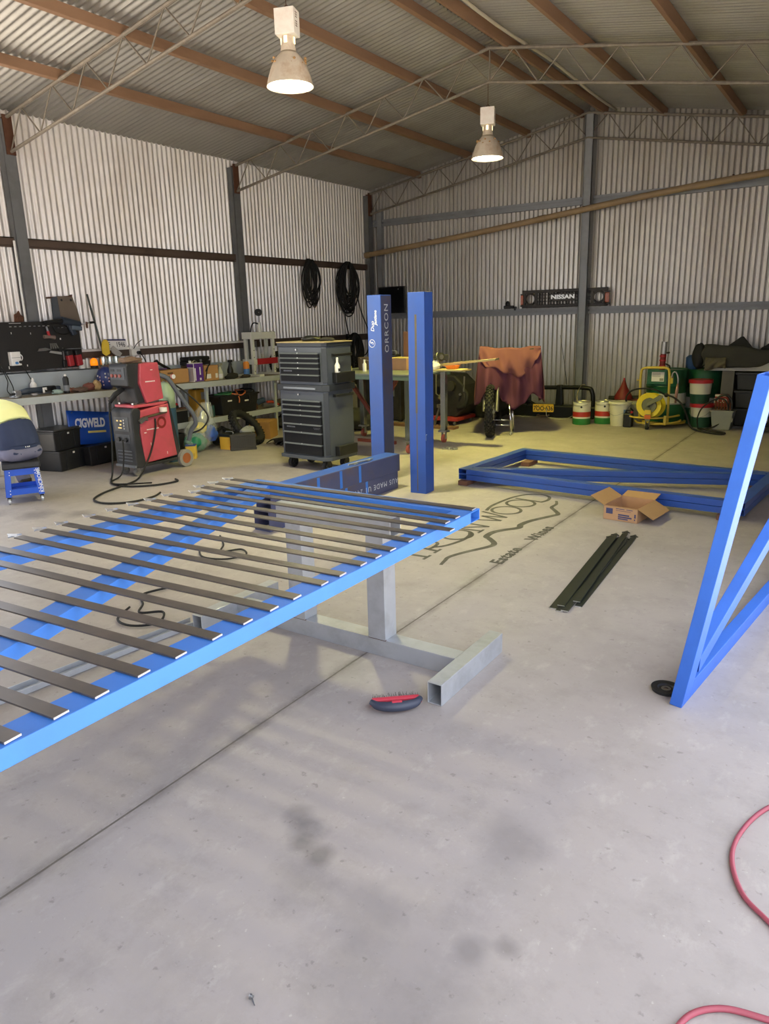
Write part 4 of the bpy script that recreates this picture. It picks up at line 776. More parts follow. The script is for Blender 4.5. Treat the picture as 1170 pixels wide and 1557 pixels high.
lump('rag', 'black crumpled cloth at the foot of the spray bottles', 'rag', (-7.44, 7.36, on(7.36) + .035), (.05, .12, .045), mat('rag_black', '#26251f', .9, 0, .2, 20), .3, 11)
t = can('spray_can', 'orange and blue lubricant can beside the hydraulic press', 'spray can', -7.48, 7.70, on(7.7), .043, .225, mat('can_blue', '#4b78b4', .4), prof=[(.042, 0), (.043, .006), (.043, .12)]); part('orange_band', mat('can_orange', '#e08a2c', .4), t, lambda b: b.lathe([(.0435, .12), (.0435, .20), (.028, .222)], (0, 0, 0), 16), local=True, smooth=35); part('red_nozzle', M_red, t, lambda b: b.cyl((0, .038, .02), (0, .05, .16), .006, n=6), local=True); part('valve', M_white, t, lambda b: b.cyl((0, 0, .22), (0, 0, .24), .012, n=10), local=True)
lump('rag', 'dark oily rag beneath the orange lubricant can', 'rag', (-7.43, 7.62, on(7.62) + .02), (.05, .09, .025), mat('rag_oil', '#3a3328', .9, 0, .2, 20), .3, 12)
# hydraulic press
M_press = mat('press_white', '#e0e1d6', .5, 0, .06, 8, dirt='#9f9a84', dirt_amt=.3)
t = thing('hydraulic_press', 'white bench hydraulic press with red bed and gauge', 'press', (-7.6, 8.13, on(8.1)))
z0 = on(8.1); ya, yb = 7.93, 8.36
for x in (-7.68, -7.55):
    for y in (ya, yb): part('upright', M_press, t, lambda b: b.bx(x - .022, x + .022, y - .022, y + .022, z0 + .03, z0 + .60), bevel=.003)
part('head_beam', M_press, t, lambda b: b.bx(-7.71, -7.52, ya - .045, yb + .045, z0 + .53, z0 + .625), bevel=.004)
part('bed_beam', M_press, t, lambda b: b.bx(-7.73, -7.50, ya - .04, ya + .03, z0 + .17, z0 + .245), bevel=.003); part('red_bed', M_red, t, lambda b: b.bx(-7.515, -7.495, ya + .03, yb + .035, z0 + .165, z0 + .25), bevel=.003); part('bed_rear', M_black, t, lambda b: b.bx(-7.70, -7.52, ya + .03, yb, z0 + .18, z0 + .235))
for y in (ya, yb): part('foot', M_press, t, lambda b: b.bx(-7.83, -7.40, y - .05, y + .05, z0, z0 + .03), bevel=.003); 
part('ram', M_chrome, t, lambda b: b.cyl((-7.6, 8.16, z0 + .32), (-7.6, 8.16, z0 + .53), .016, n=12)); part('ram_cylinder', M_press, t, lambda b: b.cyl((-7.6, 8.15, z0 + .62), (-7.6, 8.15, z0 + .76), .032, .026, n=14), smooth=40); part('gauge_stem', M_steel, t, lambda b: b.cyl((-7.6, 8.15, z0 + .76), (-7.6, 8.15, z0 + .86), .01, n=8))
gz = z0 + .90
g_ = part('gauge', M_black, t, lambda b: b.cyl((-7.61, 8.15, gz), (-7.57, 8.13, gz), .05, n=20), smooth=40); part('dial', mat('dial_dark', '#2a2a28', .3), g_, lambda b: b.cyl((-7.57, 8.13, gz), (-7.566, 8.128, gz), .042, n=20)); part('needle', M_white, g_, lambda b: b.box((-7.565, 8.128, gz), (.002, .03, .004)))
part('hose', M_rubber, t, lambda b: b.tube(spline([(-7.6, 8.13, z0 + .74), (-7.6, 8.03, z0 + .75), (-7.6, 7.97, z0 + .66), (-7.60, 7.94, z0 + .45), (-7.62, 7.96, z0 + .3)], 6), .009, 7), smooth=True); part('spring', M_steel, t, lambda b: [b.tor((-7.6, 8.06, z0 + .36 + .008 * i), .012, .0025, None, 10, 4) for i in range(18)], stuff=True)
for y in (ya, yb):
    for k in range(4): part('pin_hole', M_black, t, lambda b: b.cyl((-7.528, y, z0 + .07 + .10 * k), (-7.526, y, z0 + .07 + .10 * k), .008, n=8))
# tyre and block behind the press, motor parts
def tyre(label, c, Rm, r, M, name='tyre', tread=26, knob=(.022, .02, .016), m=None):
    t = thing(name, label, 'tyre', M=Matrix.Translation(c) @ M.to_4x4())
    part('carcass', m or M_rubber, t, lambda b: b.tor((0, 0, 0), Rm, r, None, 36, 10, 1.0), local=True, smooth=True)
    o = part('tread_knobs', m or M_rubber, t, lambda b: [b.box(((Rm + r * .97 * math.cos(q)) * math.cos(a), (Rm + r * .97 * math.cos(q)) * math.sin(a), r * .97 * math.sin(q)), knob, Matrix.Rotation(a, 3, 'Z') @ Matrix.Rotation(-q, 3, 'Y')) for i in range(tread) for q in (-.75, -.25, .25, .75) for a in [2 * math.pi * (i + (.5 if abs(q) < .5 else 0)) / tread]], local=True, stuff=True)
    return t
tyre('small dark tyre on the bench right of the press', (-7.62, 8.53, on(8.5) + .165), .125, .04, RY(90) @ RX(0) @ RZ(0))
o = part('steel_pipe', M_press, None, lambda b: [b.cyl((-7.39, 8.40, on(8.4) + .014), (-7.39, 8.80, on(8.8) + .014), .014, n=10)], smooth=40); tag(o, 'pale steel pipe lying across the bench behind the tool chest', 'pipe')
t = thing('bench_vice', 'dark steel vice base on the bench right of the press', 'vice', (-7.5, 8.62, on(8.6))); part('base', mat('vice_grey', '#57595a', .5, .3), t, lambda b: b.box((-7.52, 8.62, on(8.6) + .03), (.18, .20, .06)), bevel=.01); part('screw', M_steel, t, lambda b: b.cyl((-7.46, 8.50, on(8.6) + .05), (-7.36, 8.50, on(8.6) + .05), .018, n=10)); part('jaw', mat('vice_grey', '#57595a'), t, lambda b: b.box((-7.52, 8.62, on(8.6) + .085), (.08, .16, .06)), bevel=.006)
# ================================================================== UNDER THE BENCH
M_tub = mat('black_tub', '#1d1e21', .42, 0, .15, 10, dirt='#3a3733', dirt_amt=.35)
def storage_bin(label, M, sx, sy, sz, lid=True, group='black storage bins'):
    t = thing('storage_bin', label, 'bin', M=M, group=group)
    part('tub', M_tub, t, lambda b: b.frus((0, 0, 0), (sx * .93, sy * .93), (0, 0, sz * .88), (sx * .99, sy * .99)), local=True, bevel=.012)
    part('rim', M_tub, t, lambda b: b.bx(-sx/2 - .008, sx/2 + .008, -sy/2 - .008, sy/2 + .008, sz * .86, sz * .92), local=True, bevel=.004)
    if lid: part('lid', mat('bin_lid', '#35363a', .4, 0, .12, 9, dirt='#5b554d', dirt_amt=.4), t, lambda b: b.bx(-sx/2 + .004, sx/2 - .004, -sy/2 + .004, sy/2 - .004, sz * .92, sz), local=True, bevel=.008)
    for s_ in (-1, 1): part('rib', M_tub, t, lambda b: b.bx(sx * .46, sx * .505, s_ * sy * .25 - .012, s_ * sy * .25 + .012, .02, sz * .86), local=True, bevel=.004)
    part('latch', M_white, t, lambda b: b.bx(sx/2 + .004, sx/2 + .012, -.012, .012, sz * .74, sz * .82), local=True)
    return t
# front right corner sits near (-7.58, 4.69): local +x faces the room, local y runs along the wall
A0 = R(14)
bc = lambda dx, dy, z: Matrix.Translation((-7.545 - .165 * math.cos(A0) - .20 * math.sin(A0) + dx, 4.70 - .165 * math.sin(A0) + .20 * math.cos(A0) + dy, z)) @ Matrix.Rotation(A0, 4, 'Z')
storage_bin('black storage bin on the floor under the bench, lower of the pair', bc(0, 0, 0), .35, .42, .255, lid=False)
storage_bin('lidded black storage bin stacked on another under the bench', bc(-.004, -.035, .236), .35, .42, .242)
storage_bin('black storage bin on the floor below the blue welding sign', Matrix.Translation((-7.72, 5.28, 0)) @ Matrix.Rotation(R(4), 4, 'Z'), .36, .46, .255, lid=False)
storage_bin('black storage bin in shadow left of the seated person', Matrix.Translation((-7.64, 3.70, 0)), .36, .46, .27)
# welding sign
t = thing('welding_sign', 'bent blue plastic welding sign leaning under the bench', 'sign', M=frame((-7.66, 4.93, .235), (.02, 1, -.05), (-.10, .03, 1)))
Msb = mat('sign_blue', '#1c4fae', .4, 0, .1, 5)
part('panel', Msb, t, lambda b: b.grid(lambda u, v: Vector((.62 * u, (.43 - .06 * u) * v + .03 * (1 - u) * (1 - v), .030 * math.exp(-((u - .88) / .06) ** 2))), 30, 6), local=True, solid=.006, smooth=True)
text('CIGWELD', .142, wm(t) @ Matrix.Translation((.285, .262, .0045)) @ Matrix.Rotation(R(-2.2), 4, 'Z'), mat('sign_white', '#dfe3ee', .5), 'lettering', t, sx=.62, bold=.006, depth=.001)
part('yellow_stripe', mat('sign_yellow', '#d6c877', .5), t, lambda b: b.bx(.235, .475, .158, .182, .003, .006, Matrix.Rotation(R(-2.0), 4, 'Z')), local=True)
part('screw', M_steel, t, lambda b: [b.cyl((x, y, .0), (x, y, .022), .006, n=8) for x, y in ((.06, .40), (.53, .375))], local=True, stuff=True)

# ================================================================== WELDER
M_wred = mat('welder_red', '#bd4d5a', .45, 0, .10, 7, dirt='#8d4a44', dirt_amt=.45, dirt_scale=5)
M_wblk = mat('welder_black', '#26272a', .5, 0, .12, 9, dirt='#4a4744', dirt_amt=.4)
M_panel = mat('welder_panel', '#43464a', .5, 0, .1, 9)
WX0, WX1, WY0, WY1 = -6.84, -6.52, 4.96, 5.50
t = thing('welding_machine', 'red and black wheeled welding power source below the wire feeder', 'welder', (-6.68, 5.2, 0))
part('front_shell', M_wblk, t, lambda b: b.prism([(0, .12), (0, .70), (.03, .735), (.10, .735), (.13, .70), (.085, .45), (.13, .12), (.05, .10)], WX1 - WX0 + .02, frame((WX1 + .01, WY0 - .03, 0), (0, 1, 0), (0, 0, 1)) @ Matrix.Translation((0, 0, -.0)) if False else frame((WX0 - .01, WY0 - .03, 0), (0, 1, 0), (0, 0, 1))), bevel=.012)
part('side_cover', M_wred, t, lambda b: b.prism([(.05, .13), (.02, .70), (.44, .745), (.47, .40), (.50, .15)], WX1 - WX0 + .012, frame((WX0 - .006, WY0 + .04, 0), (0, 1, 0), (0, 0, 1))), bevel=.012)
part('top_cover', M_wred, t, lambda b: b.bx(WX0, WX1, WY0 + .02, WY1 - .06, .735, .765), bevel=.008)
part('rear_shell', M_wblk, t, lambda b: b.prism([(.46, .14), (.42, .76), (.50, .77), (.54, .55), (.60, .14)], WX1 - WX0, frame((WX0, WY0, 0), (0, 1, 0), (0, 0, 1))), bevel=.012)
part('base_tray', M_wblk, t, lambda b: b.bx(WX0 - .01, WX1 + .01, WY0 - .03, WY1 + .16, .095, .125), bevel=.006)
part('bumper', M_grey, t, lambda b: b.bx(WX0 - .005, WX1 + .005, WY0 - .045, WY0 - .02, .10, .125))
cp = part('control_panel', M_panel, t, lambda b: b.bx(WX0 + .03, WX1 - .05, WY0 - .034, WY0 - .028, .49, .64)); part('display', mat('led_amber', '#c8b478', .4, emit='#ffd27a', estr=.5), cp, lambda b: [b.box((WX0 + .09 + dx, WY0 - .035, z), (.028, .004, .014)) for dx, z in ((0, .60), (.06, .60), (.05, .56), (.02, .525), (.05, .525))], stuff=True); part('buttons', M_steel, cp, lambda b: [b.cyl((WX0 + .20, WY0 - .034, .52 + .03 * i), (WX0 + .20, WY0 - .040, .52 + .03 * i), .008, n=8) for i in range(4)], stuff=True)
part('socket_recess', M_panel, t, lambda b: b.bx(WX0 + .03, WX1 - .05, WY0 - .033, WY0 - .027, .36, .455)); part('socket', M_black, t, lambda b: [b.cyl((WX0 + x, WY0 - .03, .40), (WX0 + x, WY0 - .055, .40), .024, n=12) for x in (.09, .21)], stuff=True)
for k in range(4): part('vent_louvre', M_grey, t, lambda b: b.box((WX0 + .16, WY0 - .034, .17 + .035 * k), (.23, .008, .010), RX(25)))
part('side_logo', M_darkred, t, lambda b: b.tor((WX1 + .0065, WY0 + .36, .545), .052, .014, RY(90), 20, 4, .1)); part('side_lettering', M_white, t, lambda b: [b.box((WX1 + .007, WY0 + .16 + dx, .49), (.001, .013, .010)) for dx in [.018 * i for i in range(9)]] + [b.box((WX1 + .007, WY0 + .13, .46), (.001, .03, .008))], stuff=True)
part('scratch', M_white, t, lambda b: [b.box((WX1 + .0068, WY0 + .19, .33), (.001, .006, .03)), b.box((WX1 + .0068, WY0 + .40, .20), (.001, .006, .03))], stuff=True)
for x in (WX0 + .06, WX1 - .05):
    w_ = part('caster_wheel', mat('caster_grey', '#777470', .6), t, lambda b: b.cyl((x - .015, WY0 + .02, .046), (x + .015, WY0 + .02, .046), .046, n=16), smooth=40); part('caster_fork', M_steel, w_, lambda b: [b.bx(x - .022, x - .017, WY0 + 0, WY0 + .04, .04, .095), b.bx(x + .017, x + .022, WY0, WY0 + .04, .04, .095)], stuff=True)
for x in (WX0 - .03, WX1 + .015):
    w_ = part('rear_wheel', mat('wheel_tyre_grey', '#8a8681', .7), t, lambda b: b.lathe([(.06, -.024), (.098, -.024), (.10, -.018), (.10, .018), (.098, .024), (.06, .024)], (x, WY1 + .10, .10), 24, RY(90), cap=False), smooth=40); part('hub_disc', mat('rust_hub', '#9c5a34', .6, .1, .2, 9), w_, lambda b: b.cyl((x - .02, WY1 + .10, .10), (x + .022, WY1 + .10, .10), .066, n=24)); 
part('axle', M_steel, t, lambda b: b.cyl((WX0 - .03, WY1 + .10, .10), (WX1 + .015, WY1 + .10, .10), .012, n=8))
part('clamp_rail', mat('brass_rail', '#544a3c', .5, .4), t, lambda b: b.tube([(WX1 + .03, WY0 + .10, .625), (WX1 + .03, WY0 + .42, .655)], .014, 8)); part('earth_clamp', M_steel, t, lambda b: b.prism([(0, 0), (.07, .02), (.09, .0), (.10, .05), (.03, .06), (-.02, .04)], .02, frame((WX1 + .03, WY0 + .06, .57), (0, 1, .2), (.1, 0, 1)))); part('tape_roll', M_paper, t, lambda b: b.lathe([(.028, 0), (.042, 0), (.042, .045), (.028, .045), (.028, 0)], (WX1 + .045, WY0 + .37, .665), 18, cap=False), smooth=40)
# wire feeder on top
t = thing('wire_feeder', 'red and black wire feeder standing on top of the welding machine', 'wire feeder', (-6.68, 5.1, .77))
part('black_body', M_wblk, t, lambda b: b.prism([(.0, .20), (.0, .40), (.02, .43), (.24, .43), (.26, .02), (.10, .0), (.07, .17)], WX1 - WX0 - .03, frame((WX0 + .0, WY0 + .0, .77), (0, 1, 0), (0, 0, 1))), bevel=.012)
part('red_door', M_wred, t, lambda b: b.prism([(.16, .425), (.40, .425), (.43, .03), (.20, .0), (.13, .22)], WX1 - WX0 - .01, frame((WX0 + .012, WY0 + .0, .77), (0, 1, 0), (0, 0, 1))), bevel=.012)
part('door_stripe', M_white, t, lambda b: [b.box((WX1 + .003, WY0 + .21 + .019 * i, 1.00), (.001, .013, .012)) for i in range(7)] + [b.box((WX1 + .003, WY0 + .30, 1.12), (.001, .03, .006))], stuff=True)
fp = part('control_face', M_panel, t, lambda b: b.bx(WX0 + .025, WX1 - .06, WY0 - .006, WY0 + .001, 1.035, 1.16)); part('dial', mat('dial_red', '#8d4a42', .5), fp, lambda b: [b.cyl((WX0 + .06 + .065 * i, WY0 - .006, 1.075), (WX0 + .06 + .065 * i, WY0 - .02, 1.075), .018, n=14) for i in range(3)], stuff=True); part('read_out', M_black, fp, lambda b: [b.bx(WX0 + .04, WX0 + .10, WY0 - .009, WY0 - .005, 1.12, 1.145), b.bx(WX0 + .15, WX0 + .21, WY0 - .009, WY0 - .005, 1.12, 1.145)], stuff=True)
part('skid', M_steel, t, lambda b: [b.bx(WX0 + .03, WX0 + .06, WY0 + .05, WY0 + .40, .766, .785), b.bx(WX1 - .07, WX1 - .04, WY0 + .05, WY0 + .40, .766, .785)], stuff=True); part('torch_socket', M_rubber, t, lambda b: b.tube([(WX0 + .12, WY0 + .06, .93), (WX0 + .09, WY0 - .02, .88), (WX0 + .05, WY0 - .07, .80)], [.024, .028, .022], 12), smooth=True)
lump('leather_glove', 'brown leather rag draped on top of the wire feeder', 'glove', (-6.67, 5.12, 1.225), (.11, .13, .04), mat('leather_tan', '#7c6450', .8, 0, .25, 24), .3, 14)
Mcab = mat('grey_cable_sheath', '#5c6068', .7, 0, .1, 12)
loop_cable('thick grey cable bundle arching from the wire feeder down behind the welder', [(-6.58, 5.36, 1.06), (-6.52, 5.46, 1.02), (-6.49, 5.56, .86), (-6.47, 5.66, .70), (-6.45, 5.72, .60), (-6.46, 5.76, .48), (-6.52, 5.74, .40), (-6.56, 5.72, .28)], .026, Mcab)
loop_cable('thin black gas hose looping behind the welder', [(-6.72, 5.55, 1.02), (-6.64, 5.62, .95), (-6.55, 5.75, .82), (-6.45, 5.86, .66), (-6.42, 5.92, .52), (-6.48, 5.86, .40), (-6.55, 5.76, .36)], .010)
loop_cable('black torch lead falling from the feeder and looping on the floor before the welder', [(-6.79, 4.885, .80), (-6.78, 4.86, .62), (-6.74, 4.82, .35), (-6.68, 4.74, .08), (-6.60, 4.66, .014), (-6.42, 4.55, .012), (-6.18, 4.55, .012), (-5.98, 4.72, .012), (-5.92, 4.95, .012), (-6.02, 5.02, .012)], .010)
loop_cable('long black work lead hanging from the welder side and circling on the floor', [(-6.49, 5.22, .60), (-6.48, 5.20, .48), (-6.47, 5.10, .25), (-6.44, 4.95, .08), (-6.35, 4.78, .014), (-6.25, 4.50, .012), (-6.15, 4.22, .012), (-6.0, 4.02, .012), (-5.78, 3.98, .012), (-5.60, 4.12, .012), (-5.58, 4.36, .012), (-5.66, 4.52, .012)], .010)
loop_cable('thin black lead trailing from the welder front wheels', [(-6.66, 4.90, .40), (-6.64, 4.87, .20), (-6.62, 4.80, .04), (-6.55, 4.62, .012), (-6.35, 4.52, .026), (-6.2, 4.60, .026), (-6.1, 4.78, .012)], .008)
# gas cylinder
t = thing('gas_cylinder', 'pale green shielding gas cylinder standing behind the welder', 'cylinder', (-6.92, 5.75, 0))
part('body', mat('cyl_blue', '#3a5a70', .45, .1), t, lambda b: b.lathe([(.10, 0), (.105, .02), (.105, .64)], (-6.92, 5.75, 0), 22), smooth=40); part('shoulder', mat('cyl_green', '#a9bf9f', .4), t, lambda b: b.lathe([(.1055, .64), (.1055, .80), (.09, .86), (.05, .92), (.032, .94)], (-6.92, 5.75, 0), 22), smooth=True); part('valve', M_steel, t, lambda b: [b.cyl((-6.92, 5.75, .94), (-6.92, 5.75, 1.0), .016, n=10), b.cyl((-6.95, 5.75, .98), (-6.87, 5.75, .98), .012, n=8)], stuff=True); part('regulator', mat('brass', '#8a7040', .4, .7), t, lambda b: b.cyl((-6.87, 5.70, .98), (-6.87, 5.80, .98), .026, n=14)); part('hand_wheel', M_black, t, lambda b: b.tor((-6.92, 5.75, 1.01), .03, .008, None, 14, 5)); part('pressure_gauge', M_white, t, lambda b: b.cyl((-6.83, 5.80, 1.0), (-6.80, 5.795, 1.0), .026, n=14)); part('gauge_ring', M_red, t, lambda b: b.tor((-6.815, 5.797, 1.0), .027, .005, RY(90), 16, 5))
# ================================================================== lower shelf and floor under the bench
t = thing('steel_tray', 'black flat metal tray box on the lower bench shelf', 'tray', (-7.5, 6.2, .346)); part('box', M_black, t, lambda b: b.bx(-7.72, -7.42, 5.90, 6.50, .346, .50), bevel=.004); part('dusty_lid', mat('dusty_lid', '#6b6256', .8), t, lambda b: b.bx(-7.73, -7.41, 5.89, 6.51, .50, .512)); part('handle', M_steel, t, lambda b: b.tube([(-7.415, 6.1, .42), (-7.40, 6.1, .42), (-7.40, 6.25, .42), (-7.415, 6.25, .42)], .006, 6))
t = thing('sanding_block', 'dark tool with red knob lying on the black tray', 'tool', (-7.55, 6.38, .513)); part('body', M_black, t, lambda b: b.box((-7.55, 6.36, .54), (.09, .16, .055)), bevel=.012); part('knob', M_red, t, lambda b: b.sph((-7.54, 6.43, .575), .02, 8, 6)); part('plate', M_rust, t, lambda b: b.box((-7.55, 6.45, .52), (.1, .22, .012)))
t = thing('yellow_jerry_can', 'mustard yellow canister standing at the back of the lower shelf', 'canister', (-7.72, 6.92, .346)); part('body', mat('mustard', '#b8892c', .5, 0, .15, 9), t, lambda b: b.bx(-7.80, -7.64, 6.86, 7.06, .346, .72), bevel=.02); part('label', mat('label_grey', '#9a958c', .7), t, lambda b: b.bx(-7.64, -7.637, 6.95, 7.04, .58, .68)); part('cap', M_black, t, lambda b: b.cyl((-7.72, 6.92, .72), (-7.72, 6.92, .75), .025, n=12))
t = can('glass_jar', 'teal glass jar on the lower shelf left of the black tub', 'jar', -7.54, 7.02, .346, .05, .15, mat('teal_glass', '#3b5a58', .2, 0, .1, 9), M_black)
t = thing('storage_tub', 'open black tub full of cords on the lower shelf', 'tub', (-7.58, 7.45, .346)); part('tub', M_tub, t, lambda b: b.frus((-7.60, 7.46, .346), (.34, .66), (-7.60, 7.46, .60), (.38, .74)), bevel=.01); part('rim', M_tub, t, lambda b: [b.bx(-7.80, -7.40, 7.075, 7.10, .59, .612), b.bx(-7.80, -7.40, 7.82, 7.845, .59, .612), b.bx(-7.42, -7.395, 7.075, 7.845, .59, .612), b.bx(-7.805, -7.78, 7.075, 7.845, .59, .612)], stuff=True); part('label', M_paper, t, lambda b: [b.bx(-7.412, -7.409, 7.22, 7.30, .53, .55), b.bx(-7.412, -7.409, 7.55, 7.63, .505, .525)], stuff=True)
Mor = mat('orange_cord', '#c56a3a', .5)
loop_cable('orange extension cord tangled on the black tub', [(-7.55, 7.28, .62), (-7.45, 7.36, .625), (-7.39, 7.46, .60), (-7.40, 7.56, .635), (-7.50, 7.62, .65), (-7.56, 7.52, .66), (-7.46, 7.45, .64), (-7.385, 7.42, .56), (-7.383, 7.41, .50)], .009, Mor, 'cord', 'extension_cord')
loop_cable('green cord coiled on the black tub', [(-7.65, 7.20, .62), (-7.52, 7.24, .63), (-7.45, 7.30, .625), (-7.52, 7.40, .64), (-7.62, 7.36, .635), (-7.64, 7.26, .63)], .013, mat('green_cord', '#3f7a4c', .5), 'cord', 'extension_cord')
loop_cable('dark lead bundle heaped in the black tub', [(-7.66, 7.60, .62), (-7.52, 7.66, .635), (-7.42, 7.74, .62), (-7.50, 7.80, .65), (-7.62, 7.76, .66), (-7.60, 7.64, .65), (-7.45, 7.60, .64), (-7.39, 7.62, .58), (-7.385, 7.63, .47)], .011, None, 'cord', 'extension_cord')
t = thing('grease_gun', 'red and silver caulking gun on the lower shelf right of the tub', 'caulking gun', (-7.45, 8.05, .346)); part('barrel', M_steel, t, lambda b: b.cyl((-7.45, 7.95, .40), (-7.45, 8.20, .375), .024, n=12), smooth=40); part('handle', mat('gun_orange', '#b8452c', .5), t, lambda b: b.tube(spline([(-7.45, 8.05, .44), (-7.45, 8.16, .43), (-7.45, 8.30, .375)], 5), .018, 8)); part('nozzle', M_white, t, lambda b: b.cyl((-7.45, 8.20, .375), (-7.44, 8.28, .362), .012, .004, 8))
t = thing('angle_grinder', 'battered blue grinder among tools on the lower shelf', 'grinder', (-7.6, 7.95, .346)); part('body', mat('grinder_blue', '#3a4a66', .5, 0, .2, 9), t, lambda b: b.cyl((-7.58, 7.90, .42), (-7.56, 8.10, .46), .05, .04, 12), smooth=40); part('head', M_rust, t, lambda b: b.box((-7.58, 7.90, .39), (.10, .08, .09)), bevel=.01)
lump('rag', 'heap of brown shop rags at the far end of the lower shelf', 'rag', (-7.55, 8.5, .39), (.12, .20, .05), mat('rag_brown', '#4a4036', .9, 0, .3, 18), .3, 21)
# yellow and blue carton behind welder, bag, batteries, tyre
carton('carton', 'small yellow and blue carton on the floor behind the welder wheel', (-6.84, 5.99, 0), (.12, .12, .155), R(40), [], mat('carton_yellow', '#e3bd48', .6))
t = thing('printed_card', 'blue printed card lying on the small yellow carton', 'card', (-6.84, 5.99, .157), R(40)); part('card_sheet', mat('blue_lid', '#3e4f86', .6), t, lambda b: b.bx(-.062, .062, -.062, .062, 0, .012), local=True, bevel=.002); part('print', M_white, t, lambda b: [b.box((.02 * i - .02, .01, .0125), (.012, .03, .001)) for i in range(3)], local=True, stuff=True)
M_bag = mat('clear_bag', '#dfe4de', .12, 0, .05, 9, alpha=.24, spec=.9)
bagc = (-7.12, 6.42)
t = thing('plastic_bag', 'clear plastic bag of green and blue packets leaning by the shelf', 'bag', (bagc[0], bagc[1], 0))
def bagfn(u, v):
    a = 2 * math.pi * u; h = .60 * v; r = (.17 + .04 * math.sin(3 * v)) * (1 - .62 * max(0, v - .45) / .55) * min(1, .35 + 6 * v); f = 1 + .10 * math.sin(5 * a + 9 * v) + .06 * math.sin(9 * a - 13 * v)
    return Vector((bagc[0] - .04 * v + r * .75 * f * math.cos(a), bagc[1] - .10 + .26 * v + r * 1.05 * f * math.sin(a), .004 + h))
part('film', M_bag, t, lambda b: b.grid(bagfn, 30, 16, True), smooth=True)
def pk(name, m, c, r, seed, M=None):
    o = lump(name, None, None, c, r, m, .22, seed, M)
    o.parent = t; o.location = tuple(-Vector((bagc[0], bagc[1], 0))); del_ = [o.pop(k, None) for k in ('label', 'category')]
pk('green_packet', mat('packet_green', '#1f7a55', .45, 0, .15, 9), (-7.12, 6.32, .125), (.125, .16, .12), 31)
pk('blue_packet', mat('packet_blue', '#3a5cae', .45, 0, .15, 9), (-7.06, 6.54, .21), (.075, .09, .105), 32)
pk('yellow_packet', mat('packet_yellow', '#cdbb5a', .5, 0, .15, 9), (-7.08, 6.38, .30), (.08, .085, .07), 33)
pk('foil_packet', mat('packet_foil', '#b9bdc0', .25, .6, .15, 9), (-7.15, 6.52, .40), (.06, .08, .11), 34)
t = thing('car_battery', 'dark grey car battery on the floor by the tyre', 'battery', M=frame((-6.745, 6.565, 0), (.205, .255, 0), (-.255, .205, 0)))
Mbat = mat('battery_case', '#3d3a38', .6, 0, .15, 9)
part('case', Mbat, t, lambda b: b.bx(0, .32, 0, .17, 0, .175), local=True, bevel=.004)
for k in range(12): part('rib', Mbat, t, lambda b: b.bx(.018 + .0245 * k, .028 + .0245 * k, -.004, 0, .03, .16), local=True)
part('top_lid', Mbat, t, lambda b: b.bx(-.004, .324, -.004, .174, .175, .205), local=True, bevel=.004); part('terminal', M_steel, t, lambda b: [b.cyl((x, .05, .205), (x, .05, .222), .009, n=8) for x in (.04, .28)], local=True, stuff=True); part('foot_strip', Mbat, t, lambda b: b.bx(-.004, .324, -.006, .176, 0, .03), local=True)
t = thing('car_battery', 'yellow and black battery box beside the grey battery', 'battery', M=frame((-6.98, 6.60, 0), (.20, .02, 0), (-.02, .20, 0)))
part('case', mat('battery_yellow', '#e0b03c', .5, 0, .1, 9), t, lambda b: b.bx(0, .20, 0, .17, 0, .165), local=True, bevel=.004); part('top_lid', M_black, t, lambda b: b.bx(-.004, .204, -.004, .174, .165, .205), local=True, bevel=.004); part('red_corner', M_red, t, lambda b: b.bx(.165, .201, -.003, .04, .0, .055), local=True); part('handle', M_grey, t, lambda b: b.tube([(.03, .085, .205), (.05, .085, .225), (.15, .085, .225), (.17, .085, .205)], .007, 6), local=True)
tyre('knobbly motorbike tyre leaning under the lower shelf', (-6.93, 7.06, .235), .235, .052, frame((0, 0, 0), (.5, .5, -.707), Vector((.71, .22, .657)).cross(Vector((.5, .5, -.707)))).to_3x3(), tread=34)
lump('rag', 'grey crumpled plastic sheet inside the leaning tyre', 'plastic sheet', (-6.78, 6.92, .20), (.07, .13, .07), mat('grey_sheet', '#8d8f92', .5, 0, .15, 14), .25, 24)
lump('rag', 'black rubbish bag on the floor left of the leaning tyre', 'bag', (-7.2, 6.85, .12), (.14, .16, .12), M_black, .2, 25)
carton('carton', 'plain brown carton on the floor behind the leaning tyre', (-7.15, 7.62, 0), (.30, .36, .24), R(25), [], mat('carton_brown', '#a4793f', .8))
t = thing('rubber_mat', 'crumpled black rubber piece on the floor beside the tool chest', 'rubber piece', (-6.55, 7.30, 0))
part('folded_sheet', M_rubber, t, lambda b: b.grid(lambda u, v: Vector((-6.68 + .30 * u, 7.15 + .34 * v + .03 * math.sin(6 * u), .012 + .06 * abs(math.sin(5 * u + 2 * v)) * (1 - .5 * v))), 22, 8), solid=.012, smooth=True); part('curled_edge', M_rubber, t, lambda b: b.tube(spline([(-6.40, 7.12, .02), (-6.36, 7.25, .07), (-6.34, 7.38, .03), (-6.36, 7.5, .06)], 5), .016, 6))
lump('rag', 'dark pile of leads under the far end of the bench', 'leads', (-7.55, 8.57, .09), (.2, .28, .10), mat('dark_pile', '#23211f', .8, 0, .2, 12), .35, 26)
carton('carton', 'dark box in shadow on the floor under the shelf near the bag', (-7.6, 6.3, 0), (.30, .34, .2), 0, [], mat('shadow_box', '#2d2b2b', .8))

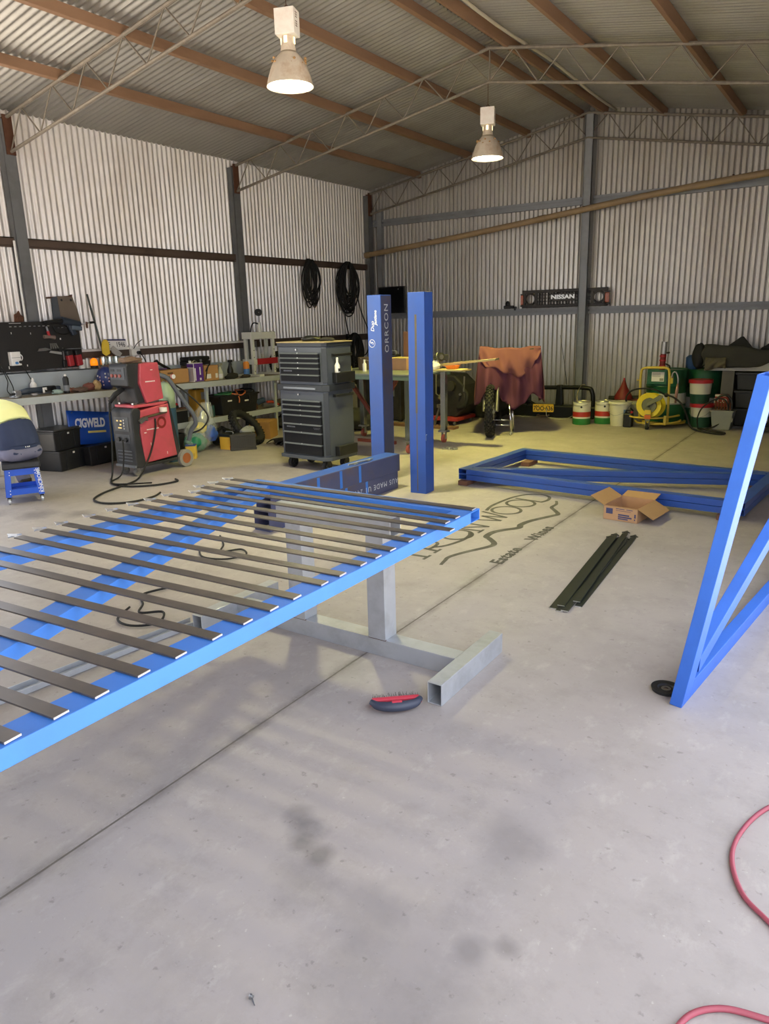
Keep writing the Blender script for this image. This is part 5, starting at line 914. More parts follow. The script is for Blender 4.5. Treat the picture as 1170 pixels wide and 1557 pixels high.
# ================================================================== STOOL AND SEATED PERSON
t = thing('mechanic_stool', 'blue wheeled mechanic stool with black seat under the person', 'stool', (-6.655, 3.735, 0), R(61.4))
M_sb = mat('stool_blue', '#1f57d0', .38, 0, .08, 8)
hb, ht, z0, z1 = .165, .145, .07, .325
for sx in (-1, 1):
    for sy in (-1, 1):
        part('leg', M_sb, t, lambda b: [b.frus((sx * (hb - .025), sy * (hb - .002), z0), (.05, .004), (sx * (ht - .025), sy * (ht - .002), z1), (.05, .004)), b.frus((sx * (hb - .002), sy * (hb - .028), z0), (.004, .056), (sx * (ht - .002), sy * (ht - .028), z1), (.004, .056))], local=True)
        part('bolts', M_white, t, lambda b: [b.cyl((sx * (r_ - .025 + dx), sy * (r_ + .001), z), (sx * (r_ - .025 + dx), sy * (r_ + .005), z), .005, n=8) for z, r_ in ((.10, hb - .002), (.13, hb - .004), (.275, ht + .004), (.30, ht + .002)) for dx in (-.015,)], local=True, stuff=True)
        w_ = part('caster', mat('caster_chrome', '#cfd2d6', .3, .4), t, lambda b: b.cyl((sx * .14 - .01, sy * .14, .028), (sx * .14 + .01, sy * .14, .028), .028, n=14), local=True, smooth=40); part('caster_fork', M_black, w_, lambda b: b.bx(sx * .14 - .016, sx * .14 + .016, sy * .14 - .012, sy * .14 + .02, .035, .07), local=True)
for s_ in (-1, 1):
    part('front_rail', M_sb, t, lambda b: [b.bx(-ht + .03, ht - .03, s_ * (ht - .004) - .002, s_ * (ht - .004) + .002, .265, .325)], local=True); part('lower_rail', M_sb, t, lambda b: [b.bx(-hb + .03, hb - .03, s_ * (hb - .006) - .002, s_ * (hb - .006) + .002, .085, .14)], local=True)
    part('side_rail', M_sb, t, lambda b: [b.bx(s_ * (ht - .004) - .002, s_ * (ht - .004) + .002, -ht + .03, ht - .03, .265, .325)], local=True)
part('tool_tray', M_sb, t, lambda b: b.bx(-hb + .01, hb - .01, -hb + .01, hb - .01, .095, .10), local=True)
part('seat_pad', mat('stool_vinyl', '#26272c', .45, 0, .1, 9), t, lambda b: b.bx(-.165, .165, -.165, .165, .325, .385), local=True, bevel=.015)
part('foot_peg', M_steel, t, lambda b: b.cyl((-hb - .08, .05, .13), (-hb, .05, .13), .008, n=8), local=True)
text('KINCROME', .046, wm(t) @ frame((.1545 + .003, -.122, .20), (-.08, 0, -1), (0, 1, 0)) if False else wm(t) @ frame((.142, -.1615, .205), (-.07, .06, 1), (-1, 0, 0)), mat('stool_white', '#dfe6f2', .5), 'lettering', t, bold=.001, depth=.0006)
def blob(name, fn, m, parent, vox=.011, smooth=10):
    """closed shapes merged into one continuous surface"""
    b = B(); fn(b); o = b.build(name, m, parent, smooth=True)
    rm = o.modifiers.new('remesh', 'REMESH'); rm.mode = 'VOXEL'; rm.voxel_size = vox; rm.use_smooth_shade = True
    sm = o.modifiers.new('smooth', 'SMOOTH'); sm.factor = .5; sm.iterations = smooth
    return o
def loft(b, secs, n=18):
    """elliptical sections (centre, half width, half depth) along a path"""
    C_ = [Vector(q[0]) for q in secs]; vs = []
    for i, (c, w_, d_) in enumerate(secs):
        d = (C_[min(len(C_) - 1, i + 1)] - C_[max(0, i - 1)]).normalized(); sd_ = rt_ - d * rt_.dot(d); sd_.normalize(); nn = d.cross(sd_)
        vs += [C_[i] + sd_ * (w_ * math.cos(a)) + nn * (d_ * math.sin(a)) for a in [2 * math.pi * k / n for k in range(n)]]
    fs = [(i*n+k, i*n+(k+1) % n, (i+1)*n+(k+1) % n, (i+1)*n+k) for i in range(len(secs)-1) for k in range(n)] + [tuple(range(n-1, -1, -1)), tuple((len(secs)-1)*n + k for k in range(n))]
    b._add(vs, fs)
H = Vector((-6.665, 3.735, .475)); fd = Vector((-1, -.02, 0)); rt_ = Vector((0, 1, 0)); U = Vector((0, 0, 1))
P = lambda f, r, u: tuple(H + fd * f + rt_ * r + U * u)
t = thing('person', 'person in yellow and navy work shirt hunched forward on the blue stool', 'person', (H.x, H.y, 0))
M_skin = mat('skin', '#b98667', .55, 0, .06, 9); M_hivis = mat('hi_vis_yellow', '#fbfbb4', .8, 0, .04, 12); M_navy = mat('navy_cotton', '#2f3956', .85, 0, .10, 14); M_trs = mat('grey_work_trousers', '#717187', .85, 0, .10, 14); M_boot = mat('work_boot', '#2b2624', .7, 0, .2, 12)
def limb(b, pts, rs): b.tube(spline(pts, 5), [rs[0] + (rs[-1] - rs[0]) * 0 + interp1(rs, i / (5 * (len(pts) - 1))) - rs[0] for i in range(5 * (len(pts) - 1) + 1)], 12)
def interp1(rs, q):
    q *= len(rs) - 1; i = min(int(q), len(rs) - 2); return rs[i] + (rs[i+1] - rs[i]) * (q - i)
def body_fn(b):
    loft(b, [(P(.0, 0, -.03), .13, .10), (P(.02, 0, .08), .13, .09), (P(.09, 0, .22), .14, .09), (P(.20, 0, .33), .15, .09), (P(.30, 0, .385), .09, .07), (P(.37, 0, .41), .05, .05), (P(.44, 0, .43), .05, .055)])
    b.sph(P(.53, 0, .45), (.105, .076, .088), 18, 14); b.sph(P(.615, 0, .415), (.045, .05, .05), 12, 8); b.sph(P(.645, 0, .445), (.018, .013, .018), 8, 6)
    for s_ in (-1, 1):
        b.sph(P(.51, s_ * .078, .445), (.020, .010, .030), 8, 6); b.sph(P(.62, s_ * .03, .468), (.012, .012, .010), 8, 6)
        limb(b, [P(.24, s_ * .19, .33), P(.36, s_ * .25, .13), P(.57, s_ * .18, .08), P(.66, s_ * .15, .075)], [.052, .045, .034, .028])
        b.sph(P(.70, s_ * .15, .072), (.045, .040, .018), 10, 8)
        for k in range(4): limb(b, [P(.73, s_ * .15 + (k - 1.5) * .019, .072), P(.775 + .006 * (k in (1, 2)), s_ * .15 + (k - 1.5) * .022, .066), P(.795 + .008 * (k in (1, 2)), s_ * .15 + (k - 1.5) * .022, .045)], [.0105, .0098, .0085])
        limb(b, [P(.68, s_ * .15 - s_ * .03, .07), P(.72, s_ * .15 - s_ * .055, .062), P(.745, s_ * .15 - s_ * .058, .048)], [.012, .011, .009])
        limb(b, [P(.03, s_ * .09, -.02), P(.42, s_ * .17, .0), P(.36 if s_ > 0 else .46, s_ * .19, -.20), P(.29 if s_ > 0 else .44, s_ * .20, -.40)], [.08, .06, .05, .035])
blob('body', body_fn, M_skin, t, .009, 3)
blob('shirt_lower', lambda b: loft(b, [(P(-.035, 0, .045), .195, .135), (P(-.03, 0, .10), .195, .138), (P(-.005, 0, .18), .190, .138), (P(.03, 0, .235), .186, .134)]), M_navy, t, .010, 4)
def shirt_up(b):
    loft(b, [(P(.028, 0, .232), .188, .136), (P(.085, 0, .295), .195, .132), (P(.17, 0, .345), .200, .120), (P(.26, 0, .38), .17, .10), (P(.33, 0, .395), .08, .07)])
    for s_ in (-1, 1): limb(b, [P(.20, s_ * .15, .34), P(.26, s_ * .225, .28), P(.32, s_ * .25, .19)], [.085, .078, .068])
blob('shirt_upper', shirt_up, M_hivis, t, .010, 8)
def trous(b):
    b.sph(P(-.01, 0, .0), (.165, .20, .105), 20, 14); b.sph(P(-.06, -.085, -.005), (.11, .11, .085), 14, 10); b.sph(P(-.06, .085, -.005), (.11, .11, .085), 14, 10)
    for s_ in (-1, 1): limb(b, [P(.03, s_ * .10, -.0), P(.25, s_ * .15, .0), P(.43, s_ * .175, -.01), P(.38 if s_ > 0 else .47, s_ * .19, -.18), P(.30 if s_ > 0 else .45, s_ * .20, -.36)], [.095, .09, .08, .07, .065])
blob('trousers', trous, M_trs, t, .010, 6)
for s_ in (-1, 1): part('pocket_flap', M_navy, t, lambda b: b.box(P(-.158, s_ * .10, -.005), (.014, .075, .020), RX(s_ * 14) @ RY(12)), bevel=.004)
part('belt_band', M_navy, t, lambda b: loft(b, [(P(-.03, 0, .035), .200, .142), (P(-.03, 0, .062), .200, .142)]), smooth=40)
part('belt_print', M_white, t, lambda b: [b.box(P(-.176 + .010 * abs(i - 3) * .5, -.055 + .018 * i, .05), (.004, .008, .011)) for i in range(7)], stuff=True)
for a, s_ in ((.29, .20), (.44, -.21)): blob('boot', lambda b: [limb(b, [P(a - .01, s_, -.33), P(a, s_, -.42)], [.056, .052]), b.sph(P(a + .08, s_, -.43), (.13, .048, .042), 14, 10)], M_boot, t, .008, 3)
blob('cap', lambda b: [b.sph(P(.52, 0, .485), (.112, .086, .066), 18, 12), b.sph(P(.64, 0, .485), (.07, .07, .010), 14, 6)], M_navy, t, .009, 3)
# ================================================================== TOOL CHEST
t = thing('tool_chest', 'tall grey and black rolling tool chest with top box', 'tool chest', (-5.43, 6.07, 0), R(-3))
M_ch = mat('chest_grey', '#4a4f57', .5, .1, .08, 8); M_chd = mat('chest_dark', '#2b2f35', .5, .05, .08, 8); M_dr = mat('drawer_black', '#131417', .6, 0, .1, 9, spec=.25); M_edge = mat('drawer_edge', '#7a8087', .35, .5)
CW, CD = .68, .46
def foot(cw, cd, c=.045): return [(0, 0), (cw - c, 0), (cw, c), (cw, cd), (0, cd)]
T0 = Matrix.Identity(4)
def slab(name, m, z0, z1, inset=0.0, par=None, bev=.004): return part(name, m, par or t, lambda b: b.prism([(x + (inset if x == 0 else -inset if x == CW else 0), y + (inset if y == 0 else -inset if y == CD else 0)) for x, y in foot(CW, CD)], z1 - z0, Matrix.Translation((0, 0, z0))), local=True, bevel=bev)
slab('base_plinth', M_ch, .125, .165, -.012); slab('cabinet_body', M_ch, .165, .865, .008); slab('cabinet_top_tray', M_chd, .865, .93, -.012)
part('push_bar', M_edge, t, lambda b: b.bx(.09, CW - .13, -.022, -.012, .885, .905), local=True)
slab('top_box_body', M_ch, .93, 1.325, .012); slab('top_box_lid', M_chd, 1.325, 1.365, .004); part('bench_mat', mat('timber_top', '#a89670', .7), t, lambda b: b.bx(-.004, CW + .004, 0, CD + .004, 1.365, 1.375), local=True)
def drawers(zs, name):
    for z0, z1 in zs:
        d = part(name, M_dr, t, lambda b: b.bx(.055, CW - .075, -.014, .02, z0, z1 - .012), local=True, bevel=.002)
        part('pull_edge', M_edge, d, lambda b: b.prism([(-.022, 0), (-.004, .014), (.004, .014), (.004, .002)], CW - .13, frame((.055, -.010, z1 - .014), (0, 1, 0), (0, 0, 1))), local=True)
        part('latch_dot', M_cut, d, lambda b: b.box((CW * .47, -.021, z1 - .003), (.010, .006, .008)), local=True)
drawers([(.18, .30), (.30, .425), (.425, .515), (.515, .61), (.61, .665), (.665, .72), (.72, .77)], 'drawer'); drawers([(.965, 1.04), (1.04, 1.11), (1.11, 1.165), (1.165, 1.215), (1.215, 1.265)], 'drawer')
part('lock', M_steel, t, lambda b: [b.cyl((CW * .42, .004, z), (CW * .42, -.006, z), .009, n=10) for z in (.825, 1.295)], local=True, stuff=True)
part('brand_mark', M_grey, t, lambda b: [b.box((.11 + .018 * i, -.0155, z), (.012, .002, .014)) for i in range(7) for z in (.475, 1.075)] + [b.box((.50 + .01 * i, -.0155, .478 - .012 * (i % 2)), (.010, .002, .004)) for i in range(9)], local=True, stuff=True)
for z0, z1 in ((.19, .85), (.955, 1.31)):
    part('corner_post', M_chd, t, lambda b: b.bx(-.028, .028, -.006, 0, z0, z1, Matrix.Translation((CW - .0225, .0225, 0)) @ Matrix.Rotation(R(45), 4, 'Z')), local=True, bevel=.003)
for z, ww in ((.815, .3), (1.235, .3)): part('side_handle', M_black, t, lambda b: [b.bx(CW - .008, CW + .03, .12, .15, z - .015, z + .015), b.bx(CW + .02, CW + .035, .12, .42, z - .013, z + .013), b.bx(CW - .008, CW + .03, .39, .42, z - .015, z + .015)], local=True, bevel=.003)
for z0, z1 in ((.17, .275), (.95, 1.055)): part('side_tray', M_black, t, lambda b: b.bx(CW - .006, CW + .055, .12, .43, z0, z1), local=True, bevel=.004)
for x, y in ((.08, .08), (CW - .10, .08), (.08, CD - .08), (CW - .10, CD - .08)):
    w_ = part('caster', M_rubber, t, lambda b: b.lathe([(.03, -.02), (.06, -.02), (.062, -.014), (.062, .014), (.06, .02), (.03, .02)], (x, y, .0625), 22, RY(90), cap=False), local=True, smooth=40); part('wheel_hub', M_steel, w_, lambda b: [b.cyl((x - .018, y, .0625), (x + .018, y, .0625), .016, n=10)] + [b.box((x, y, .0625), (.014, .062, .010), RX(60 * k)) for k in range(3)], local=True, stuff=True); part('fork', M_black, w_, lambda b: [b.bx(x - .034, x - .026, y - .03, y + .03, .05, .125), b.bx(x + .026, x + .034, y - .03, y + .03, .05, .125)], local=True, stuff=True)
t2 = thing('glue_bottle', 'bright white squeeze bottle in the tray on the tool chest side', 'bottle', tuple(wm(t) @ Vector((CW + .025, .17, 1.056)))); part('body', M_white, t2, lambda b: b.lathe([(.027, 0), (.029, .006), (.029, .07), (.014, .10), (.012, .105)], (0, 0, 0), 16), local=True, smooth=40); part('nozzle', M_white, t2, lambda b: b.lathe([(.013, .105), (.014, .15), (.009, .155)], (0, 0, 0), 12), local=True, smooth=40); part('label', M_black, t2, lambda b: b.bx(.02, .030, -.016, .012, .012, .042), local=True)
lump('cap_hat', 'dark cap lying on top of the tool chest', 'cap', tuple(wm(t) @ Vector((.28, .25, 1.398))), (.11, .12, .035), M_black, .12, 41)
lump('rag', 'small dark rag on top of the tool chest right of the cap', 'rag', tuple(wm(t) @ Vector((.50, .26, 1.39))), (.09, .07, .022), mat('rag_dark2', '#2c2924', .9), .3, 42)

# ================================================================== cable coils on the girt
def coil(label, y, x, ztop, w_, hgt, n, seed, r=.010):
    rnd = random.Random(seed); t = thing('cable_coil', label, 'cable coil', (x, y, ztop), group='cable coils hung on the wall girt')
    for i in range(n):
        hh = hgt * rnd.uniform(.55, 1.0); ww = w_ * rnd.uniform(.25, .95); dy = rnd.uniform(-.05, .05); dx = rnd.uniform(-.035, .035); sk = rnd.uniform(-.05, .05)
        pts = [(x + dx, y + rnd.uniform(-.04, .04), ztop + rnd.uniform(-.015, .02)), (x + dx, y + ww * .36 + dy * .4, ztop - hh * .2), (x + dx * .7, y + ww * .5 + dy, ztop - hh * .55), (x + dx * .5, y + ww * .3 + dy + sk, ztop - hh * .9), (x + dx * .5, y + dy + sk, ztop - hh), (x + dx * .5, y - ww * .3 + dy + sk, ztop - hh * .9), (x + dx * .7, y - ww * .5 + dy, ztop - hh * .55), (x + dx, y - ww * .36 + dy * .4, ztop - hh * .2)]
        part('loop', M_rubber, t, lambda b: b.tube(spline(pts, 5, True), r, 6, True), smooth=True)
    return t
coil('hanging coil of black cable on the girt, left of the pair', 9.73, -7.87, 2.53, .48, .82, 13, 5)
coil('fuller hanging coil of black cable near the corner, right of the pair', 10.76, -7.87, 2.53, .60, .92, 24, 6, .011)
loop_cable('black lead hanging straight down from the right cable coil', [(-7.85, 10.60, 1.75), (-7.82, 10.60, 1.5), (-7.78, 10.62, 1.3), (-7.75, 10.66, 1.2)], .010)
loop_cable('black lead drooping from the right cable coil toward the corner', [(-7.85, 10.98, 2.0), (-7.83, 11.08, 1.7), (-7.80, 11.22, 1.4), (-7.78, 11.22, 1.15), (-7.76, 11.1, .98), (-7.75, 10.9, .93)], .010)
t = coil('thick green black hose coil hung low behind the tool chest', 10.6, -7.65, 1.33, .62, .85, 18, 9, .016); t['group'] = 'low hose coil'
t = thing('coil_hook', 'dark steel hook post carrying the low hose coil', 'hook', (-7.8, 10.6, 0)); part('upright', M_black, t, lambda b: b.bx(-7.83, -7.80, 10.585, 10.615, 0, 1.34)); part('arm', M_black, t, lambda b: b.bx(-7.83, -7.58, 10.585, 10.615, 1.27, 1.30))
# ================================================================== STEEL TABLE ON CASTERS BEHIND THE POSTS
M_tabtop = mat('table_top_steel', '#8b8f84', .45, .4, .12, 9, dirt='#5c6a58', dirt_amt=.4); M_tleg = mat('table_leg_chrome', '#9aa09c', .2, .8, .1, 6)
t = thing('welding_table', 'steel welding table on casters behind the tall blue posts', 'table', (-5.2, 7.9, 0))
part('table_top', M_tabtop, t, lambda b: b.bx(-5.95, -4.50, 7.36, 8.36, .925, .945), bevel=.002); part('apron', mat('table_apron', '#6f8272', .5, .2), t, lambda b: [b.bx(-5.92, -4.53, 7.375, 7.385, .875, .925), b.bx(-5.92, -4.53, 8.335, 8.345, .875, .925)], stuff=True)
for x in (-5.88, -4.60):
    for y in (7.42, 8.29):
        part('leg', M_tleg, t, lambda b: b.bx(x - .035, x + .035, y - .035, y + .035, .16, .925), bevel=.004); w_ = part('caster', mat('caster_red', '#a8574c', .5), t, lambda b: b.cyl((x - .016, y, .055), (x + .016, y, .055), .055, n=18), smooth=40); part('caster_fork', M_steel, w_, lambda b: [b.bx(x - .03, x - .022, y - .02, y + .02, .05, .14), b.bx(x + .022, x + .03, y - .02, y + .02, .05, .14), b.bx(x - .06, x + .06, y - .05, y + .05, .14, .16)], stuff=True)
carton('carton', 'closed kraft carton on the steel table between the posts', (-5.12, 8.13, .946), (.30, .30, .145), 0, [], mat('carton_rosy', '#a07a5c', .8))
part('top_flap', mat('carton_yellow_top', '#b8a468', .8), bpy.data.objects['carton.007'] if 'carton.007' in bpy.data.objects else None, lambda b: b.bx(-.17, .15, -.15, .17, .145, .150), local=True)
o = part('cardboard_sheet', mat('board_brown', '#7d5a40', .85, 0, .05, 9), None, lambda b: b.box((-5.10, 8.325, 1.183), (.24, .006, .47), RX(0)), bevel=.001); tag(o, 'upright brown cardboard sheet standing behind the kraft carton', 'cardboard')
lump('plastic_wrap', 'crumpled clear plastic wrapping on the table left of the right post', 'plastic wrap', (-4.83, 8.05, 1.0), (.10, .10, .06), mat('wrap_pale', '#cfd6cc', .25, 0, .15, 20), .35, 51)
lump('plastic_wrap', 'crumpled pale rag on the table right of the right post', 'rag', (-4.60, 8.05, 1.0), (.08, .09, .06), mat('wrap_white', '#dfe0d2', .6, 0, .15, 20), .35, 52)
t = thing('carburettor', 'dark round motor part resting on the white rag', 'motor part', (-4.57, 8.12, 1.055)); part('housing', mat('motor_dark', '#3a3a34', .5, .4, .2, 12), t, lambda b: b.cyl((-4.60, 8.12, 1.10), (-4.52, 8.08, 1.11), .055, n=16), smooth=40); part('flange', M_steel, t, lambda b: b.cyl((-4.52, 8.08, 1.11), (-4.51, 8.075, 1.11), .03, n=12)); part('bracket', mat('motor_dark', '#3a3a34'), t, lambda b: b.box((-4.50, 8.16, 1.10), (.07, .05, .07), RZ(20)), bevel=.008); part('bolt_ring', M_steel, t, lambda b: b.tor((-4.56, 8.10, 1.105), .056, .006, RY(75), 16, 5))
M_ply = mat('pale_timber', '#b9a877', .7, 0, .12, 9, stretch=(1, .15, 1))
o = part('timber_board', M_ply, None, lambda b: b.prism([(0, 0), (.78, .05), (.79, .072), (0, .03)], .14, frame((-4.64, 8.28, .985), (1, .1, .04), (0, 0, 1)))); tag(o, 'long pale timber strip overhanging the table toward the bike', 'timber')
o = part('timber_board', M_ply, None, lambda b: b.bx(-4.66, -4.16, 7.95, 8.20, .946, .964)); tag(o, 'short pale timber board under the orange tray on the table', 'timber')
t = thing('parts_tray', 'small orange plastic tray on the timber board', 'tray', (-4.37, 8.1, .965)); part('tray', mat('tray_orange', '#e07a2a', .45), t, lambda b: b.frus((-4.37, 8.1, .965), (.11, .10), (-4.37, 8.1, 1.005), (.14, .13)), bevel=.004); part('rim', mat('tray_orange', '#e07a2a'), t, lambda b: [b.bx(-4.445, -4.295, 8.03, 8.036, 1.0, 1.008), b.bx(-4.445, -4.295, 8.164, 8.17, 1.0, 1.008)], stuff=True)
for k, (z, lb) in enumerate(((.946, 'pale timber offcut on the left of the steel table, lower one'), (.975, 'pale timber offcut on the left of the steel table, upper one'))):
    o = part('timber_offcut', mat('offcut_yellow', '#b0a05e', .7, 0, .1, 9), None, lambda b: b.bx(-5.90, -5.68, 7.62, 7.78, z, z + .028), bevel=.002); tag(o, lb, 'timber', 'timber offcuts')
t = can('paint_bucket', 'brown bucket on the steel table behind the left post', 'bucket', -5.60, 7.95, .946, .085, .16, mat('bucket_brown', '#5a4a3c', .6), prof=[(.07, 0), (.073, .006), (.085, .155), (.088, .16), (.08, .158)]); part('handle', M_steel, t, lambda b: b.tube(spline([(0, -.085, .15), (.09, -.04, .12), (.10, .04, .12), (0, .085, .15)], 5), .003, 5), local=True)
t = can('white_bottle', 'small white bottle beside the left post on the table', 'bottle', -5.42, 7.70, .946, .025, .12, M_white, prof=[(.024, 0), (.025, .09), (.012, .11), (.012, .13)]); part('cap', M_white, t, lambda b: b.cyl((0, 0, .13), (0, 0, .145), .013, n=10), local=True)
t = thing('black_camera_box', 'small black tool case on the table behind the carton', 'case', (-5.35, 8.25, .946)); part('case', M_black, t, lambda b: b.bx(-5.43, -5.27, 8.20, 8.34, .946, 1.13), bevel=.01); part('handle', M_grey, t, lambda b: b.tube([(-5.40, 8.27, 1.13), (-5.40, 8.27, 1.17), (-5.30, 8.27, 1.17), (-5.30, 8.27, 1.13)], .008, 6)); part('latch', M_white, t, lambda b: b.bx(-5.37, -5.34, 8.195, 8.20, 1.05, 1.08))
# clutter under and behind the table
M_rrust = mat('red_oxide', '#7a3c2c', .7, .1, .2, 9)
t = thing('engine_stand', 'red oxide steel A frame under the steel table', 'stand', (-5.6, 8.0, 0))
for a, c in (((-5.86, 7.9, .86), (-5.40, 7.9, .30)), ((-5.40, 7.9, .30), (-5.05, 7.9, .86)), ((-5.40, 7.9, .30), (-5.40, 7.9, .0)), ((-5.70, 7.9, .02), (-5.10, 7.9, .02))): b = B(); rhs(b, a, c, (0, 1, 0), .04, .04); b.build('strut', M_rrust, t)
M_dk = mat('dark_machinery', '#26241f', .6, .2, .3, 10, dirt='#4d4636', dirt_amt=.4)
t = thing('engine_block', 'dark greasy engine on a red trolley behind the right post', 'engine', (-5.4, 9.9, 0))
part('block', M_dk, t, lambda b: b.prism([(-.40, .12), (.05, .10), (.25, .30), (.18, .60), (.02, .74), (-.40, .76)], .45, frame((-5.28, 10.25, 0), (1, 0, 0), (0, 0, 1))), bevel=.03); part('pulley', mat('pulley_dark', '#3c3a2e', .5, .4), t, lambda b: [b.cyl((-5.30, 9.80, .58), (-5.30, 9.74, .58), .075, n=20), b.cyl((-5.47, 9.80, .62), (-5.47, 9.74, .62), .06, n=18)], stuff=True); part('alternator', mat('alloy_dull', '#7d7a5e', .5, .5, .2, 10), t, lambda b: b.cyl((-5.42, 9.78, .48), (-5.46, 9.70, .38), .05, .03, 12), smooth=40); part('hose', M_rubber, t, lambda b: b.tube(spline([(-5.15, 9.85, .55), (-5.05, 9.82, .45), (-5.08, 9.80, .30), (-5.2, 9.80, .25)], 5), .03, 8), smooth=True); part('rod', mat('alloy_dull', '#7d7a5e'), t, lambda b: b.tube([(-5.55, 9.76, .80), (-5.54, 9.74, .46), (-5.36, 9.72, .36), (-5.38, 9.72, .24)], .011, 6)); part('bell_housing', M_dk, t, lambda b: b.cyl((-5.60, 9.9, .45), (-5.60, 10.2, .45), .26, n=20), smooth=40); part('stud', M_steel, t, lambda b: [b.cyl((-5.14, 9.78, .46), (-5.14, 9.75, .46), .018, n=8), b.cyl((-5.12, 9.86, .72), (-5.10, 9.80, .50), .012, n=6)], stuff=True)
t = thing('trolley_jack', 'low red trolley with small casters under the dark engine', 'trolley', (-5.5, 9.75, 0)); part('deck', mat('trolley_red', '#9c2f28', .5), t, lambda b: b.bx(-6.05, -5.14, 9.66, 10.28, .065, .115), bevel=.006)
for x in (-5.98, -5.20):
    for y in (9.70, 10.22): part('caster', M_steel, t, lambda b: b.cyl((x - .012, y, .03), (x + .012, y, .03), .03, n=12))
t = thing('axle_stand', 'dark angle iron axle stand beside the right blue post', 'axle stand', (-5.22, 9.42, 0)); part('leg', M_slat, t, lambda b: b.tube([(-5.30, 9.42, .30), (-5.13, 9.40, .01)], .018, 5)); part('leg', M_slat, t, lambda b: b.tube([(-5.30, 9.42, .30), (-5.38, 9.38, .01)], .018, 5)); part('leg', M_slat, t, lambda b: b.tube([(-5.30, 9.42, .30), (-5.28, 9.55, .01)], .018, 5)); part('head', M_slat, t, lambda b: b.box((-5.30, 9.42, .32), (.06, .06, .05)))
t = thing('bucket_seat', 'black padded bucket seat lying on the floor by the back wall', 'seat', (-5.2, 10.9, 0)); part('cushion', mat('seat_vinyl', '#1d1c1a', .6, 0, .15, 9), t, lambda b: b.prism([(-.52, .01), (.30, .0), (.42, .06), (.44, .20), (.30, .27), (-.10, .24), (-.50, .20)], .42, frame((-5.27, 10.98, .0), (1, 0, 0), (0, 0, 1))), bevel=.05); part('backrest', mat('seat_vinyl', '#1d1c1a'), t, lambda b: b.prism([(-.55, .18), (-.10, .24), (-.05, .50), (-.18, .56), (-.50, .45)], .40, frame((-5.20, 11.02, .0), (1, 0, 0), (0, 0, 1))), bevel=.05); part('side_buckle', M_grey, t, lambda b: b.box((-5.05, 10.60, .30), (.06, .04, .09), RY(20)))
t = thing('starter_motor', 'pale alloy starter motor lying on the black seat', 'motor part', (-5.28, 10.6, .25)); Mal = mat('alloy_pale', '#8f8f72', .45, .5, .15, 10); part('barrel', Mal, t, lambda b: b.cyl((-5.450, 10.660, 0.310), (-5.310, 10.620, 0.335), .075, .07, 16), smooth=40); part('nose', Mal, t, lambda b: b.prism([(0, -.06), (.10, -.07), (.17, -.02), (.10, .07), (0, .07)], .09, frame((-5.320, 10.680, 0.335), (1, 0, .1), (0, 0, 1))), bevel=.012); part('dark_end', M_dk, t, lambda b: b.cyl((-5.480, 10.670, 0.305), (-5.450, 10.660, 0.310), .065, n=16))
t = thing('battery_charger', 'black box with a white label leaning behind the seat', 'charger', (-4.95, 11.35, 0)); part('case', M_black, t, lambda b: b.box((-5.03, 11.32, .45), (.20, .12, .18), RY(28)), bevel=.01); part('label', M_white, t, lambda b: b.box((-4.99, 11.255, .425), (.05, .004, .075), RY(28))); part('support_crate', M_dk, t, lambda b: b.bx(-5.2, -4.9, 11.27, 11.5, 0, .36))
lump('tarpaulin', 'dark folded tarpaulin on the floor behind the tool chest', 'tarpaulin', (-6.35, 8.75, .15), (.30, .35, .16), mat('tarp_dark', '#2b2a26', .8, 0, .2, 9), .2, 61)
t = thing('steel_drum_stand', 'dark steel cabinet standing in shadow behind the tool chest', 'cabinet', (-6.6, 9.9, 0)); part('body', M_dk, t, lambda b: b.bx(-7.0, -6.15, 9.7, 10.2, .03, .82), bevel=.01); part('door', M_dk, t, lambda b: b.bx(-6.95, -6.2, 9.685, 9.70, .08, .78), bevel=.004); part('handle', M_steel, t, lambda b: b.bx(-6.28, -6.26, 9.67, 9.685, .4, .55)); part('foot', M_dk, t, lambda b: [b.bx(x, x + .05, 9.72, 9.77, 0, .03) for x in (-6.98, -6.22)], stuff=True)
o = part('plank', mat('plank_brown', '#7c5a40', .8, 0, .15, 9), None, lambda b: b.bx(-6.5, -5.0, 9.30, 9.46, 0, .035)); tag(o, 'brown plank lying on the floor under the steel table', 'plank')
# wall panel, grille
t = thing('wall_panel', 'black square panel hanging on the back wall by the corner', 'panel', (-7.5, 11.6, 1.68)); part('board', M_black, t, lambda b: b.bx(-7.78, -7.225, 11.575, 11.62, 1.672, 2.14), bevel=.004); part('screen_face', mat('screen_black', '#0d0e10', .25), t, lambda b: b.bx(-7.76, -7.245, 11.571, 11.576, 1.69, 2.12)); part('pin', M_white, t, lambda b: b.cyl((-7.35, 11.570, 2.09), (-7.35, 11.567, 2.09), .006, n=6))
t = thing('truck_grille', 'black four wheel drive front grille resting on the wall girt', 'grille', (-4.27, 11.6, 1.69))
M_gr = mat('grille_black', '#3a3632', .5, .1, .15, 9); gy = 11.60
ox, oz = -4.99, 1.690; GW, GH = 1.46, .275
def gp(name, m, x0, x1, z0, z1, y0=-.02, y1=.012, **k): return part(name, m, t, lambda b: b.bx(ox + x0, ox + x1, gy + y0, gy + y1, oz + z0, oz + z1), **k)
gp('top_bar', M_gr, .03, GW - .03, GH - .05, GH, bevel=.008); gp('bottom_bar', M_gr, .03, GW - .03, 0, .05, bevel=.008)
for x0, x1 in ((.055, .085), (.245, .29), (GW - .29, GW - .25), (GW - .095, GW - .075)): gp('upright', M_gr, x0, x1, .04, GH - .04, bevel=.004)
